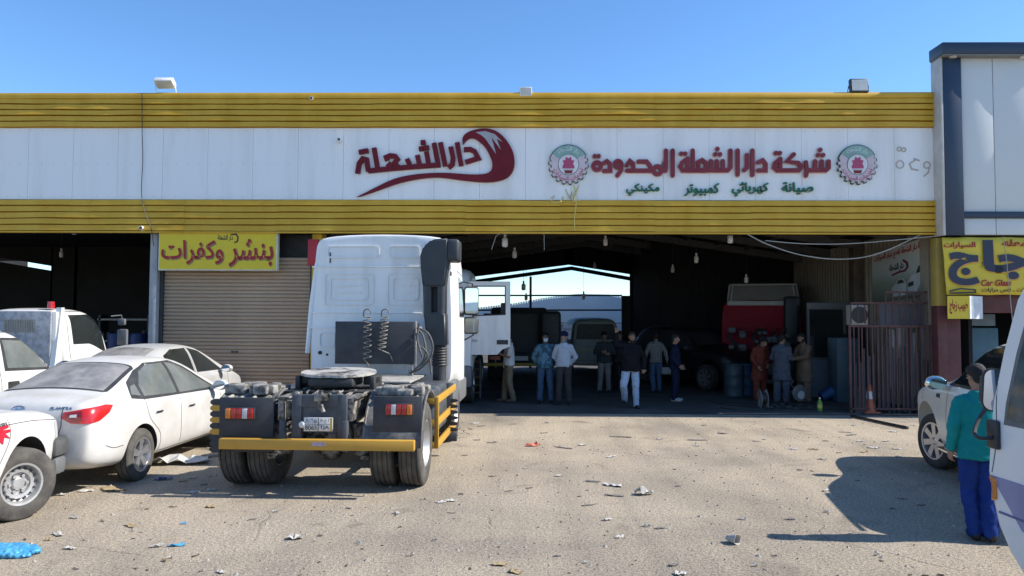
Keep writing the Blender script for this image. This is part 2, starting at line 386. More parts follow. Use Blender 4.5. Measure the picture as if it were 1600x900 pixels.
# ================================================================ ground
def ground_mat():
    m = bpy.data.materials.new('dusty_asphalt'); m.use_nodes = True; t = m.node_tree; p = t.nodes['Principled BSDF']; N = t.nodes.new; L = t.links.new
    p.inputs['Roughness'].default_value = .95; p.inputs['Specular IOR Level'].default_value = .2
    tc = N('ShaderNodeTexCoord')
    def nz(sc, det=6, ro=.6, dist=0):
        n = N('ShaderNodeTexNoise'); n.inputs['Scale'].default_value = sc; n.inputs['Detail'].default_value = det; n.inputs['Roughness'].default_value = ro; n.inputs['Distortion'].default_value = dist
        L(tc.outputs['Object'], n.inputs['Vector']); return n.outputs['Fac']
    def ramp(fac, stops):
        r = N('ShaderNodeValToRGB'); e = r.color_ramp.elements
        while len(e) < len(stops): e.new(.5)
        for k, (po, c) in enumerate(stops): e[k].position = po; e[k].color = (*c, 1)
        L(fac, r.inputs[0]); return r.outputs[0]
    def mix(fac, a, b, mode='MIX'):
        x = N('ShaderNodeMix'); x.data_type = 'RGBA'; x.blend_type = mode
        if isinstance(fac, (int, float)): x.inputs[0].default_value = fac
        else: L(fac, x.inputs[0])
        for i, q in ((6, a), (7, b)):
            if isinstance(q, tuple): x.inputs[i].default_value = (*q, 1)
            else: L(q, x.inputs[i])
        return x.outputs[2]
    base = ramp(nz(.35, 8, .62, .4), [(.28, (.245, .217, .178)), (.42, (.325, .283, .225)), (.55, (.41, .352, .272)), (.72, (.48, .41, .315))])
    sx = N('ShaderNodeSeparateXYZ'); L(tc.outputs['Object'], sx.inputs[0]); mr = N('ShaderNodeMapRange'); mr.inputs[1].default_value = 7.0; mr.inputs[2].default_value = 12.5; L(sx.outputs[1], mr.inputs[0])
    mm = N('ShaderNodeMath'); mm.operation = 'MULTIPLY'; L(mr.outputs[0], mm.inputs[0]); L(ramp(nz(.55, 5, .6, .6), [(.38, (0, 0, 0)), (.58, (.75, .75, .75))]), mm.inputs[1])
    base = mix(mm.outputs[0], base, (.49, .415, .315))
    mp0 = N('ShaderNodeMapping'); mp0.inputs['Scale'].default_value = (2.6, .16, 1); mp0.inputs['Rotation'].default_value = (0, 0, .12); L(tc.outputs['Object'], mp0.inputs[0])
    nt_ = N('ShaderNodeTexNoise'); nt_.inputs['Scale'].default_value = 1.0; nt_.inputs['Detail'].default_value = 4; L(mp0.outputs[0], nt_.inputs['Vector'])
    base = mix(.42, base, ramp(nt_.outputs['Fac'], [(.36, (.78, .78, .79)), (.5, (1, 1, 1)), (.66, (1.12, 1.1, 1.07))]), 'MULTIPLY')
    grit = ramp(nz(38, 3, .7), [(.34, (.45, .45, .47)), (.5, (1, 1, 1)), (.68, (1.38, 1.34, 1.28))])
    c = mix(.85, base, grit, 'MULTIPLY')
    grit2 = ramp(nz(105, 2, .6), [(.33, (.45, .44, .44)), (.5, (1, 1, 1)), (.66, (1.4, 1.38, 1.34))])
    c = mix(.75, c, grit2, 'MULTIPLY')
    v = N('ShaderNodeTexVoronoi'); v.inputs['Scale'].default_value = 34; L(tc.outputs['Object'], v.inputs['Vector'])
    peb = ramp(v.outputs['Distance'], [(.10, (1, 1, 1)), (.2, (0, 0, 0))])
    vs_ = N('ShaderNodeSeparateColor'); L(v.outputs['Color'], vs_.inputs[0])
    sel = N('ShaderNodeMath'); sel.operation = 'GREATER_THAN'; sel.inputs[1].default_value = .72; L(vs_.outputs[0], sel.inputs[0])
    pm = N('ShaderNodeMath'); pm.operation = 'MULTIPLY'; L(sel.outputs[0], pm.inputs[0]); L(peb, pm.inputs[1])
    c = mix(pm.outputs[0], c, (.46, .43, .38))
    stain = ramp(nz(.8, 5, .55, 1.2), [(.60, (0, 0, 0)), (.72, (1, 1, 1))])
    sm = N('ShaderNodeMath'); sm.operation = 'MULTIPLY'; sm.inputs[1].default_value = .6; L(stain, sm.inputs[0])
    c = mix(sm.outputs[0], c, (.115, .10, .085))
    # cracks
    v2 = N('ShaderNodeTexVoronoi'); v2.feature = 'DISTANCE_TO_EDGE'; v2.inputs['Scale'].default_value = .33
    nn = N('ShaderNodeTexNoise'); nn.inputs['Scale'].default_value = 2.2; nn.inputs['Detail'].default_value = 6; L(tc.outputs['Object'], nn.inputs['Vector'])
    mp = N('ShaderNodeMix'); mp.data_type = 'RGBA'; mp.inputs[0].default_value = .25; L(tc.outputs['Object'], mp.inputs[6]); L(nn.outputs['Color'], mp.inputs[7]); L(mp.outputs[2], v2.inputs['Vector'])
    cr = ramp(v2.outputs['Distance'], [(.0, (.7, .7, .7)), (.0035, (0, 0, 0))])
    gate = ramp(nz(.5, 3), [(.52, (0, 0, 0)), (.66, (1, 1, 1))])
    cm = N('ShaderNodeMath'); cm.operation = 'MULTIPLY'; L(cr, cm.inputs[0]); L(gate, cm.inputs[1])
    c = mix(cm.outputs[0], c, (.07, .06, .05))
    L(c, p.inputs['Base Color'])
    ad = N('ShaderNodeMath'); ad.operation = 'ADD'; L(nz(60, 4, .7), ad.inputs[0]); L(nz(14, 4, .6), ad.inputs[1])
    a2 = N('ShaderNodeMath'); a2.operation = 'SUBTRACT'; L(ad.outputs[0], a2.inputs[0]); L(cm.outputs[0], a2.inputs[1])
    b = N('ShaderNodeBump'); b.inputs['Strength'].default_value = .75; b.inputs['Distance'].default_value = .025; L(a2.outputs[0], b.inputs['Height']); L(b.outputs[0], p.inputs['Normal'])
    return m
mb = MB(); g = 900
mb.face([(-g, -g, 0), (g, -g, 0), (g, g, 0), (-g, g, 0)])
struct(mb.obj('ground', ground_mat(), smooth=0))
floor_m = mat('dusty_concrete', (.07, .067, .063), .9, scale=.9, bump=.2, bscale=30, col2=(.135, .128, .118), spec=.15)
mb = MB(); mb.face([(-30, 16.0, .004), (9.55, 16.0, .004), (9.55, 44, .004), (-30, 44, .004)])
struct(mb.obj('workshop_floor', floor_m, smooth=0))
# loose stones over the yard
mb = MB()
stone_m = mat('pale_stone', (.22, .2, .17), .9, scale=30, col2=(.45, .42, .37))
for i in range(1500):
    Y = 5.2 + 10.2 * random.random() ** 1.5; X = random.uniform(-.68, .68) * Y
    s_ = random.choice((.006, .008, .01, .012, .02)) * random.uniform(.7, 1.3)
    a = random.random() * 6.28; c = Vector((X, Y, s_ * .35)); P = []
    for k in range(5): P.append(c + Vector((math.cos(a + k * 1.257) * s_ * random.uniform(.7, 1.3), math.sin(a + k * 1.257) * s_ * random.uniform(.7, 1.3), -s_ * .35)))
    t0 = mb.bm.verts.new(c + Vector((random.uniform(-.3, .3) * s_, random.uniform(-.3, .3) * s_, s_ * .5))); vv = [mb.bm.verts.new(q) for q in P]
    for k in range(5): mb.bm.faces.new((vv[k], vv[(k + 1) % 5], t0))
chip_m = mat('dark_debris', (.05, .04, .03), .9, scale=20, col2=(.16, .12, .08))
for i in range(520):
    Y = 5.2 + 10.4 * random.random() ** 1.3; X = random.uniform(-.68, .68) * Y; a = random.random() * 3.14; L_ = random.choice((.006, .008, .012, .02)) * random.uniform(.7, 1.4); Wd_ = L_ * random.uniform(.15, .6)
    if random.random() < .5 and (X > 5 or Y > 12): X += random.uniform(-.5, .5)
    d = Vector((math.cos(a), math.sin(a), 0)) * L_; e = Vector((-math.sin(a), math.cos(a), 0)) * Wd_; c = Vector((X, Y, .004))
    P = [c - d - e * .6, c + d * .8 - e, c + d + e * .4, c - d * .7 + e]; up = Vector((0, 0, random.uniform(.003, .007)))
    mb.face([p + up * random.uniform(.7, 1.2) for p in P], 1)
    for q in range(4): mb.face([P[q], P[(q + 1) % 4], P[(q + 1) % 4] + up, P[q] + up], 1)
o = mb.obj('gravel', [stone_m, chip_m], smooth=0); o['kind'] = 'stuff'; tag(o, 'loose gravel and dark debris chips strewn over the dusty yard', 'gravel')

# ================================================================ the workshop building
YF = 16.0
W = thing('workshop_building', 'long workshop with yellow ribbed bands above and below a white sign panel', 'building', (0, YF, 0))
W.location = (0, 0, 0)
yellow_m = mat('yellow_ribbed_sheet', (.53, .30, .022), .5, scale=1.5, bump=.05, bscale=8, col2=(.64, .40, .05), stretch=(1, 1, .3), spec=.3)
panel_m = mat('white_composite_panel', (.68, .675, .65), .45, scale=1.6, col2=(.82, .82, .81), stretch=(1, 1, .12), lo=.22, hi=.5, spec=.2)
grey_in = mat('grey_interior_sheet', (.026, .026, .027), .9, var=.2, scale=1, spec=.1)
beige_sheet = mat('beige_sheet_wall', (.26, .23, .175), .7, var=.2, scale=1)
XL, XR = -30.0, at(1459, 255, YF).x
def ztop(px, py): return at(px, py, YF).z
Z1, Z2, Z3, Z4 = at(760, 146, YF).z, at(760, 200, YF).z, at(760, 313, YF).z, at(760, 363, YF).z
def ribbed(name, z0, z1, n, yo):
    mb = MB(); prof = []; st = (z1 - z0) / n
    for k in range(n):
        z = z0 + k * st
        prof += [(.035, z), (.035, z + st * .11), (-.06, z + st * .13), (-.045, z + st * .93)]
    prof.append((.035, z1))
    xs = [XL] + [XL + k * 2.05 for k in range(1, 20) if XL + k * 2.05 < XR - .3] + [XR]
    for a, b2 in zip(xs, xs[1:]):
        dz = random.uniform(-.006, .006); dy = random.uniform(-.005, .005); nx = 14 if b2 > -14 else 1; cols = []
        for q in range(nx + 1):
            x = a + (b2 + .01 - a) * q / nx; c_ = []
            for i, (y, z) in enumerate(prof):
                r_ = i // 4; wv = .024 * noise.noise((x * 1.15, r_ * 3.7 + z0 * 9, .5)) + .008 * noise.noise((x * 3.1, r_ * 5.1, z0)) if y < -.01 else 0
                sg_ = .012 * noise.noise((x * .8, z0 + r_ * 1.3, 4)) if 0 < i < len(prof) - 1 else 0
                c_.append(mb.bm.verts.new((x, yo + y + dy + wv, z + (dz if 0 < i < len(prof) - 1 else 0) + sg_)))
            cols.append(c_)
        for A, B in zip(cols, cols[1:]):
            for i in range(len(prof) - 1): mb.bm.faces.new((A[i], B[i], B[i + 1], A[i + 1]))
    return mb.obj(name, yellow_m, W, smooth=20)
ribbed('upper_cladding', Z2, Z1 - .13, 5, YF - .03)
ribbed('lower_cladding', Z4, Z3, 5, YF - .02)
mb = MB(); mb.b(XL, XR, YF - .10, YF + .25, Z1 - .13, Z1 - .02, bev=.015); mb.b(XL, XR, YF - .07, YF + .3, Z1 - .02, Z1, bev=.006)
mb.b(XL, XR, YF - .085, YF + .0, Z4 - .035, Z4 - .002)
mb.obj('flashing', yellow_m, W)
# sign panel: separate sheets with joints
mb = MB(); x = XL; sp = (at(255, 250, YF).x - at(115, 250, YF).x) / 2; x0 = at(115, 250, YF).x
k0 = int((XL - x0) / sp); xs = [XL] + [x0 + k * sp for k in range(k0, 40) if XL + .3 < x0 + k * sp < XR - .3] + [XR]
for a, b2 in zip(xs, xs[1:]): mb.b(a + .002, b2 - .002, YF - .02 + random.uniform(-.0025, .0025), YF + .04, Z3 + .004, Z2 - .004, bev=.004, seg=1)
mb.obj('sign_panel', panel_m, W, smooth=0)
mb = MB()
for a in xs[:-1]:
    for k in range(4):
        for z in (Z3 + .07, (Z3 + Z2) / 2, Z2 - .07): mb.cyl((a + .06 + k * sp / 4, YF - .024, z), (a + .06 + k * sp / 4, YF - .028, z), .007, n=6)
rv = mb.obj('rivet', mat('rivet_head', (.35, .35, .34), .5), W, smooth=0); rv['kind'] = 'stuff'
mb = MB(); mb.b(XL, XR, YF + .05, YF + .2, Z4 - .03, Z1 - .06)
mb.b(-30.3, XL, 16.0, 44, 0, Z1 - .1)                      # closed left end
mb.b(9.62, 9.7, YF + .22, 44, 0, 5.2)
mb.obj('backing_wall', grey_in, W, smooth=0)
# roofs: flat over the left bays, a gable over the hall, closed so the inside is dark
HX0, HX1 = at(497, 400, 16.5).x, at(1366, 430, 19.3).x
AX = (HX0 + HX1) / 2 + .1; ZE, ZA = 4.15, 5.15; YB1 = 25.0; YB2 = 31.0
BX0, BX1 = at(742, 480, YB2).x - 1.5, at(988, 480, YB2).x
mb = MB(); rn = 0.12
mb.b(-30, HX0, 16.2, 30, 4.35, 4.5)
ed = [(HX0 - .1, ZE), (AX, ZA), (HX1 + .1, ZE)]
for (xa, za), (xb, zb) in zip(ed, ed[1:]):
    mb.bm.faces.new([mb.bm.verts.new(p) for p in ((xa, 16.2, za), (xb, 16.2, zb), (xb, YB2, zb), (xa, YB2, za))])
    mb.bm.faces.new([mb.bm.verts.new(p) for p in ((xa, 16.2, za + rn), (xb, 16.2, zb + rn), (xb, YB2, zb + rn), (xa, YB2, za + rn))])
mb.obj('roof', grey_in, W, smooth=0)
rust_steel = mat('brown_painted_steel', (.10, .07, .05), .7, var=.3, scale=3)
mb = MB()
for Y in (17.6, 19.8, 22, 24.2, 26.5, 28.7):
    for (xa, za), (xb, zb) in zip(ed, ed[1:]):
        d = Vector((xb - xa, 0, zb - za)); n = 1
        for t0 in (0,):
            mb.face([(xa, Y, za - .03), (xb, Y, zb - .03), (xb, Y, zb - .25), (xa, Y, za - .25)]); mb.face([(xa, Y + .14, za - .03), (xb, Y + .14, zb - .03), (xb, Y + .14, zb - .25), (xa, Y + .14, za - .25)])
            mb.face([(xa, Y, za - .25), (xb, Y, zb - .25), (xb, Y + .14, zb - .25), (xa, Y + .14, za - .25)])
mb.obj('rafter', mat('grey_primer_steel', (.09, .088, .085), .7, var=.2), W, smooth=0)
mb = MB()
for k in range(1, 7):
    for (xa, za), (xb, zb) in zip(ed, ed[1:]):
        t = k / 7; x_ = xa + (xb - xa) * t; z_ = za + (zb - za) * t; mb.b(x_ - .035, x_ + .035, 16.3, YB2, z_ - .1, z_ - .015)
mb.obj('purlin', mat('grey_primer_steel', (.16, .155, .15), .7), W, smooth=0)
# ribbed side walls of the hall
def ribwall(name, p0, p1, z0, z1, m, pitch=.2, amp=.03, parent=W):
    mb = MB(); p0 = Vector((*p0, 0)); p1 = Vector((*p1, 0)); d = p1 - p0; L = d.length; d.normalize(); nrm = Vector((-d.y, d.x, 0)); pts = []; s_ = 0
    while s_ < L:
        for ds, a in ((0, 0), (.35, 0), (.45, 1), (.8, 1), (.9, 0)):
            if s_ + ds * pitch <= L: pts.append(p0 + d * (s_ + ds * pitch) + nrm * a * amp)
        s_ += pitch
    pts.append(p1)
    A = [mb.bm.verts.new((p.x, p.y, z0)) for p in pts]; B = [mb.bm.verts.new((p.x, p.y, z1)) for p in pts]
    for i in range(len(pts) - 1): mb.bm.faces.new((A[i], A[i + 1], B[i + 1], B[i]))
    return mb.obj(name, m, parent, smooth=0)
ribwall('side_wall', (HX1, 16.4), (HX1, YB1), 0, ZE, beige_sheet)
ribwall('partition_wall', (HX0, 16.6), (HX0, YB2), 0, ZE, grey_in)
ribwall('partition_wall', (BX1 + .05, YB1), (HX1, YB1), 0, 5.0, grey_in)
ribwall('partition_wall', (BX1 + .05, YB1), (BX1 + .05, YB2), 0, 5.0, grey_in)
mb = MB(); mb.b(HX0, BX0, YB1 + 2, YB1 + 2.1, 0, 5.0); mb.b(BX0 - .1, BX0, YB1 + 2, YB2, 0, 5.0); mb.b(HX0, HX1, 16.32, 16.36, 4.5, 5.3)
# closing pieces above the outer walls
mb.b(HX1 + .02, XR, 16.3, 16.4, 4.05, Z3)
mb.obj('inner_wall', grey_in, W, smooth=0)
# gable header over the back opening with a bright slit of sky above it
a0 = at(742, 443, YB2); a1 = at(893, 422, YB2); a2 = at(988, 439, YB2)
mb = MB()
for (p, q) in ((a0, a1), (a1, a2)):
    for dz0, dz1 in ((.0, .16),):
        P = [(p.x, YB2, p.z + dz0), (q.x, YB2, q.z + dz0), (q.x, YB2, q.z + dz1), (p.x, YB2, p.z + dz1)]
        mb.face(P); mb.face([(x_, y_ + .12, z_) for x_, y_, z_ in P]); mb.face([P[0], P[1], (P[1][0], YB2 + .12, P[1][2]), (P[0][0], YB2 + .12, P[0][2])])
    P = [(p.x - .3, YB2 - .02, p.z + .245), (q.x + .1, YB2 - .02, q.z + .245), (q.x + .1, YB2 - .02, 5.4), (p.x - .3, YB2 - .02, 5.4)]; mb.face(P)
mb.b(a2.x - .1, a2.x + .6, YB2 - .02, YB2 + .1, 0, 5.3); mb.b(BX0 - .2, a0.x - .3, YB2 - .02, YB2 + .1, 0, 5.4)
mb.obj('gable_header', grey_in, W, smooth=0)
mb = MB()
for yy in (461.5, 484.5):
    p = at(740, yy + .2, YB2); q = at(972, yy, YB2); mb.cyl((p.x - .5, YB2 + .05, p.z), (q.x, YB2 + .05, q.z), .035, n=8)
p = at(829, 480, YB2); mb.b(p.x - .05, p.x + .05, YB2, YB2 + .1, 0, at(829, 432, YB2).z)
mb.obj('opening_rail', dark_iron, W, smooth=0)
mb = MB(); p = at(971, 462, YB2 - .3); q = at(986, 600, YB2 - .3); mb.b(p.x, q.x, YB2 - .35, YB2 - .25, 0, p.z); mb.obj('sliding_panel', dark_iron, W, smooth=0)
# left bays: back and side walls, light gap under the roof
LX = at(240, 450, 16.3).x
g0 = at(-120, 391, 23); g1 = at(86, 421, 23)
mb = MB()
mb.b(g1.x, LX, 24, 24.1, 0, 4.4)
u0, u1, l0, l1 = at(-120, 382, 24), at(82, 416, 24), at(-120, 389, 24), at(82, 423, 24)
mb.face([(l0.x, 24, 0), (l1.x, 24, 0), (l1.x, 24, l1.z), (l0.x, 24, l0.z)]); mb.face([(u0.x, 24, u0.z), (u1.x, 24, u1.z), (u1.x + .02, 24, 5), (u0.x, 24, 5)]); mb.b(-29, l0.x, 24, 24.1, 0, 5); mb.b(l1.x - .05, g1.x + .1, 24, 24.1, 0, 5)
mb.b(LX - .06, LX, 17.5, 24, 0, 4.4)
mb.obj('inner_wall', grey_in, W, smooth=0)
# pillars and jambs
conc = mat('worn_grey_column', (.30, .30, .30), .8, scale=2.5, bump=.15, col2=(.47, .47, .46))
mb = MB(); a = at(236, 450, 16.2).x; b2 = at(247.5, 450, 16.2).x; mb.b(a, b2, 16.12, 16.45, 0, Z4, bev=.01); mb.obj('pillar', conc, W)
mb = MB(); a = at(489, 400, 16.2).x; b2 = at(504, 400, 16.2).x; mb.b(a, b2, 16.12, 16.5, 0, Z4, bev=.01); mb.obj('pillar', yellow_m, W)
redc = mat('red_sign_face', (.42, .02, .03), .5)
mb = MB(); a = at(481, 400, 16.05); b2 = at(497, 414, 16.05); mb.b(a.x, b2.x, 16.03, 16.1, at(481, 415, 16.05).z, at(481, 374, 16.05).z, bev=.008)
tag(mb.obj('sign_board', redc), 'narrow blank red board fixed high beside the white truck cab roof', 'sign')
# shutter
sh_m = mat('beige_shutter_paint', (.41, .285, .185), .5, scale=1.2, col2=(.47, .335, .225), stretch=(1, 1, .3))
SH = thing('roller_shutter', 'closed beige roller shutter under the yellow tyre shop sign', 'shutter', (0, 0, 0))
a = at(250, 420, 16.35).x; b2 = at(490, 420, 16.35).x; zt_ = at(300, 405, 16.35).z
mb = MB(); z = 0.02; P = []
while z < zt_ - .02:
    P += [(16.35, z), (16.325, z + .012), (16.318, z + .038), (16.325, z + .064), (16.35, z + .076)]; z += .082
A = [mb.bm.verts.new((a, y, z)) for y, z in P]; B = [mb.bm.verts.new((b2, y, z)) for y, z in P]
for i in range(len(P) - 1): mb.bm.faces.new((A[i], B[i], B[i + 1], A[i + 1]))
mb.obj('curtain', sh_m, SH, smooth=40)
mb = MB(); a1_ = at(248, 450, 16.25).x; mb.b(a1_ + .0, a1_ + .09, 16.25, 16.42, 0, Z4 - .05, bev=.008); mb.b(b2 - .05, b2 + .06, 16.25, 16.42, 0, Z4 - .05, bev=.008); mb.obj('guide_rail', dark_iron, SH)
mb = MB(); p = at(366, 550, 16.3); mb.b(p.x - .07, p.x - .01, 16.29, 16.32, p.z - .015, p.z + .02, bev=.005); mb.b(p.x + .02, p.x + .08, 16.29, 16.32, p.z - .015, p.z + .02, bev=.005); mb.obj('handle', black_plastic, SH)
mb = MB(); mb.b(a, b2, 16.6, 16.7, zt_ - .1, Z4); mb.obj('transom_panel', dark_iron, SH)
# dangling cable down the facade
mb = MB(); mb.tube(crom([at(222, 146, YF - .1), at(222, 200, YF - .09), at(223, 250, YF - .06), at(221, 300, YF - .08), at(226, 330, YF - .1), at(236, 356, YF - .1), at(240, 385, YF - .02)]), .008, n=5)
tag(mb.obj('cable', black_plastic), 'thin black cable hanging down the front of the facade', 'cable')
# ---- things on the fascia
def fac(u, v, w_):
    p = at(u, v, YF - .022); return Vector((p.x, p.y - w_, p.z))
maroon = mat('maroon_acrylic', (.125, .008, .016), .45, scale=1.2, col2=(.17, .013, .024), spec=.2)
faded = mat('faded_maroon_acrylic', (.19, .028, .04), .5, scale=1.5, col2=(.26, .055, .07), spec=.2)
green_m = mat('green_acrylic', (.012, .13, .06), .4, var=.15)
pinkline = mat('pale_pink_trim', (.62, .42, .42), .5)
L1 = thing('logo_sign', 'large maroon swoosh logo with slanting Arabic lettering on the white panel', 'sign', tuple(fac(680, 300, 0)))
def lp(o, mb_name, mb, m, **k):
    ob = mb.obj(mb_name, m, None, **k); ob.parent = o; ob.matrix_parent_inverse = LM(o).inverted(); return ob
Zl = lambda p: (500 + p[0] / 4.444, 180 + p[1] / 4.444)
sw = [(262, 570), (400, 500), (520, 445), (640, 418), (780, 405), (900, 405), (1050, 415), (1150, 410), (1190, 385), (1197, 340), (1182, 290), (1150, 230), (1110, 190), (1070, 165), (1035, 168), (1008, 190), (996, 207), (990, 170), (1010, 135), (1060, 110), (1130, 97), (1200, 105), (1260, 140), (1310, 200), (1340, 260), (1352, 330), (1340, 390), (1310, 430), (1260, 455), (1180, 468), (1080, 465), (950, 450), (860, 438), (780, 436), (650, 452), (520, 485), (400, 528), (300, 562)]
sw = [tuple(p) for p in crom([Vector(Zl(p)) for p in sw], 3)]
mb = MB(); mb.prism(sw, fac, 0, .07); lp(L1, 'swoosh', mb, maroon, smooth=30)
mb = MB()
mb.prism([Zl(p) for p in [(1082, 124), (1150, 116), (1215, 138), (1268, 192), (1228, 168), (1256, 246), (1192, 158), (1224, 276), (1148, 166), (1118, 142)]], fac, .071, .075); lp(L1, 'claw_inlay', mb, mat('grey_inlay', (.36, .36, .38), .5), smooth=0)
mb = MB(); k = [0]
def st(pts, wd, rnd=False, closed=False, conv=Zl, depth=.06):
    k[0] += 1; sc = 4.444 if conv is Zl else 6.154 if conv is ZA_ else 5
    mb.stroke([conv(p) for p in pts], wd / sc, fac, 0, depth + k[0] * .0006, 0, rnd, closed)
for pts in ([(1000, 242), (1045, 240), (1075, 255), (1100, 302), (1010, 330)], [(953, 192), (982, 356)], [(908, 222), (925, 300), (921, 345), (893, 368)], [(838, 192), (872, 358)], [(793, 196), (822, 346)],
            [(838, 348), (690, 358), (510, 372), (338, 390)], [(740, 255), (757, 348)], [(678, 280), (693, 352)], [(606, 306), (624, 344)], [(470, 318), (462, 296), (490, 284), (525, 288), (540, 308), (520, 335), (545, 362)], [(500, 335), (470, 365)],
            [(378, 230), (405, 385)], [(338, 392), (327, 312), (300, 305), (275, 340), (264, 408)]): st(pts, 33)
for c in ((706, 236), (742, 230), (718, 193), (290, 258), (322, 252)): st([(c[0] - 17, c[1] + 2), (c[0] + 17, c[1] - 2)], 32)
lp(L1, 'lettering', mb, maroon, smooth=0)
# second sign
ZA_ = lambda p: (840 + p[0] / 6.154, 210 + p[1] / 6.154)
ZB_ = lambda p: (1080 + p[0] / 5, 210 + p[1] / 5)
def circ(c, r, n=14): return [(c[0] + r * math.cos(2 * math.pi * i / n), c[1] + r * math.sin(2 * math.pi * i / n)) for i in range(n)]
L2 = thing('lettering_sign', 'long row of faded maroon Arabic letters between two round emblems', 'sign', tuple(fac(1110, 300, 0)))
def word2(conv, items, dots, wd):
    for it in items:
        if it[0] == 'c': st(circ(it[1], it[2]), wd, closed=True, conv=conv)
        else: st(it, wd, rnd=True, conv=conv)
    for c in dots: st([(c[0] - .1, c[1]), (c[0] + .1, c[1])], wd * 1.05, rnd=True, conv=conv)
A_it = [('c', (570, 308), 36), [(636, 278), (665, 262), (692, 285), (696, 352), (638, 355)], ('c', (772, 290), 31), [(805, 300), (800, 350), (765, 398)], [(855, 300), (885, 260), (915, 285), (920, 350)], [(858, 352), (1110, 352)],
        [(968, 265), (1045, 265), (1075, 300), (1092, 345)], ('c', (1150, 348), 38), [(1190, 352), (1225, 350), (1230, 330), (1230, 160)], [(1295, 160), (1295, 398)], [(1438, 236), (1385, 275), (1368, 312), (1392, 350), (1610, 352)], [(1438, 236), (1436, 340)], [(1487, 160), (1487, 350)]]
B_it = [[(52, 275), (50, 222), (82, 205), (112, 228), (108, 280)], [(150, 212), (150, 280)], [(195, 212), (195, 280)], [(242, 212), (242, 280)], [(40, 284), (280, 284), (302, 262), (302, 130)], [(358, 130), (358, 318)],
        [(430, 165), (430, 262), (410, 282)], [(473, 130), (473, 320)], [(520, 222), (552, 206), (575, 235), (575, 285), (520, 285)], [(690, 195), (650, 228), (642, 262), (668, 285), (835, 284), (852, 255), (828, 226), (742, 214), (795, 160)], [(690, 195), (688, 280)],
        [(888, 222), (896, 290), (890, 325)], [(900, 284), (1045, 284), (1066, 265), (1066, 215)], [(960, 214), (960, 280)], [(1012, 214), (1012, 280)]]
mb = MB(); k[0] = 0
word2(ZA_, A_it, [(548, 213), (585, 213), (1378, 190), (1415, 190)], 37); word2(ZB_, B_it, [(200, 118), (183, 160), (220, 160), (655, 150), (685, 150), (1000, 125), (983, 166), (1022, 166)], 30)
lp(L2, 'lettering', mb, faded, smooth=0)
mb = MB(); k[0] = 0
def trim():
    word2(ZA_, A_it, [(548, 213), (585, 213), (1378, 190), (1415, 190)], 52); word2(ZB_, B_it, [(200, 118), (183, 160), (220, 160), (655, 150), (685, 150), (1000, 125), (983, 166), (1022, 166)], 42)
_st = st
def st(pts, wd, rnd=False, closed=False, conv=Zl, depth=.06): _st(pts, wd, rnd, closed, conv, .012)
trim(); lp(L2, 'letter_trim', mb, pinkline, smooth=0)
for word, box, lab in (('صيانة', (1221, 1270, 285, 304), 'green Arabic word at the right end of the small lower line'), ('كهربائي', (1143, 1200, 285, 307), 'green Arabic word second from the right in the lower line'),
                  ('كمبيوتر', (1069, 1123, 286, 307), 'green Arabic word third from the right in the lower line'), ('مكينكي', (978, 1030, 287, 306), 'green Arabic word at the left end of the small lower line')):
    mb = MB(); text(mb, word, box, fac, 0, .05, bold=.022); tag(mb.obj('lettering_sign', green_m, smooth=0), lab, 'sign', 'green words under the maroon sign')
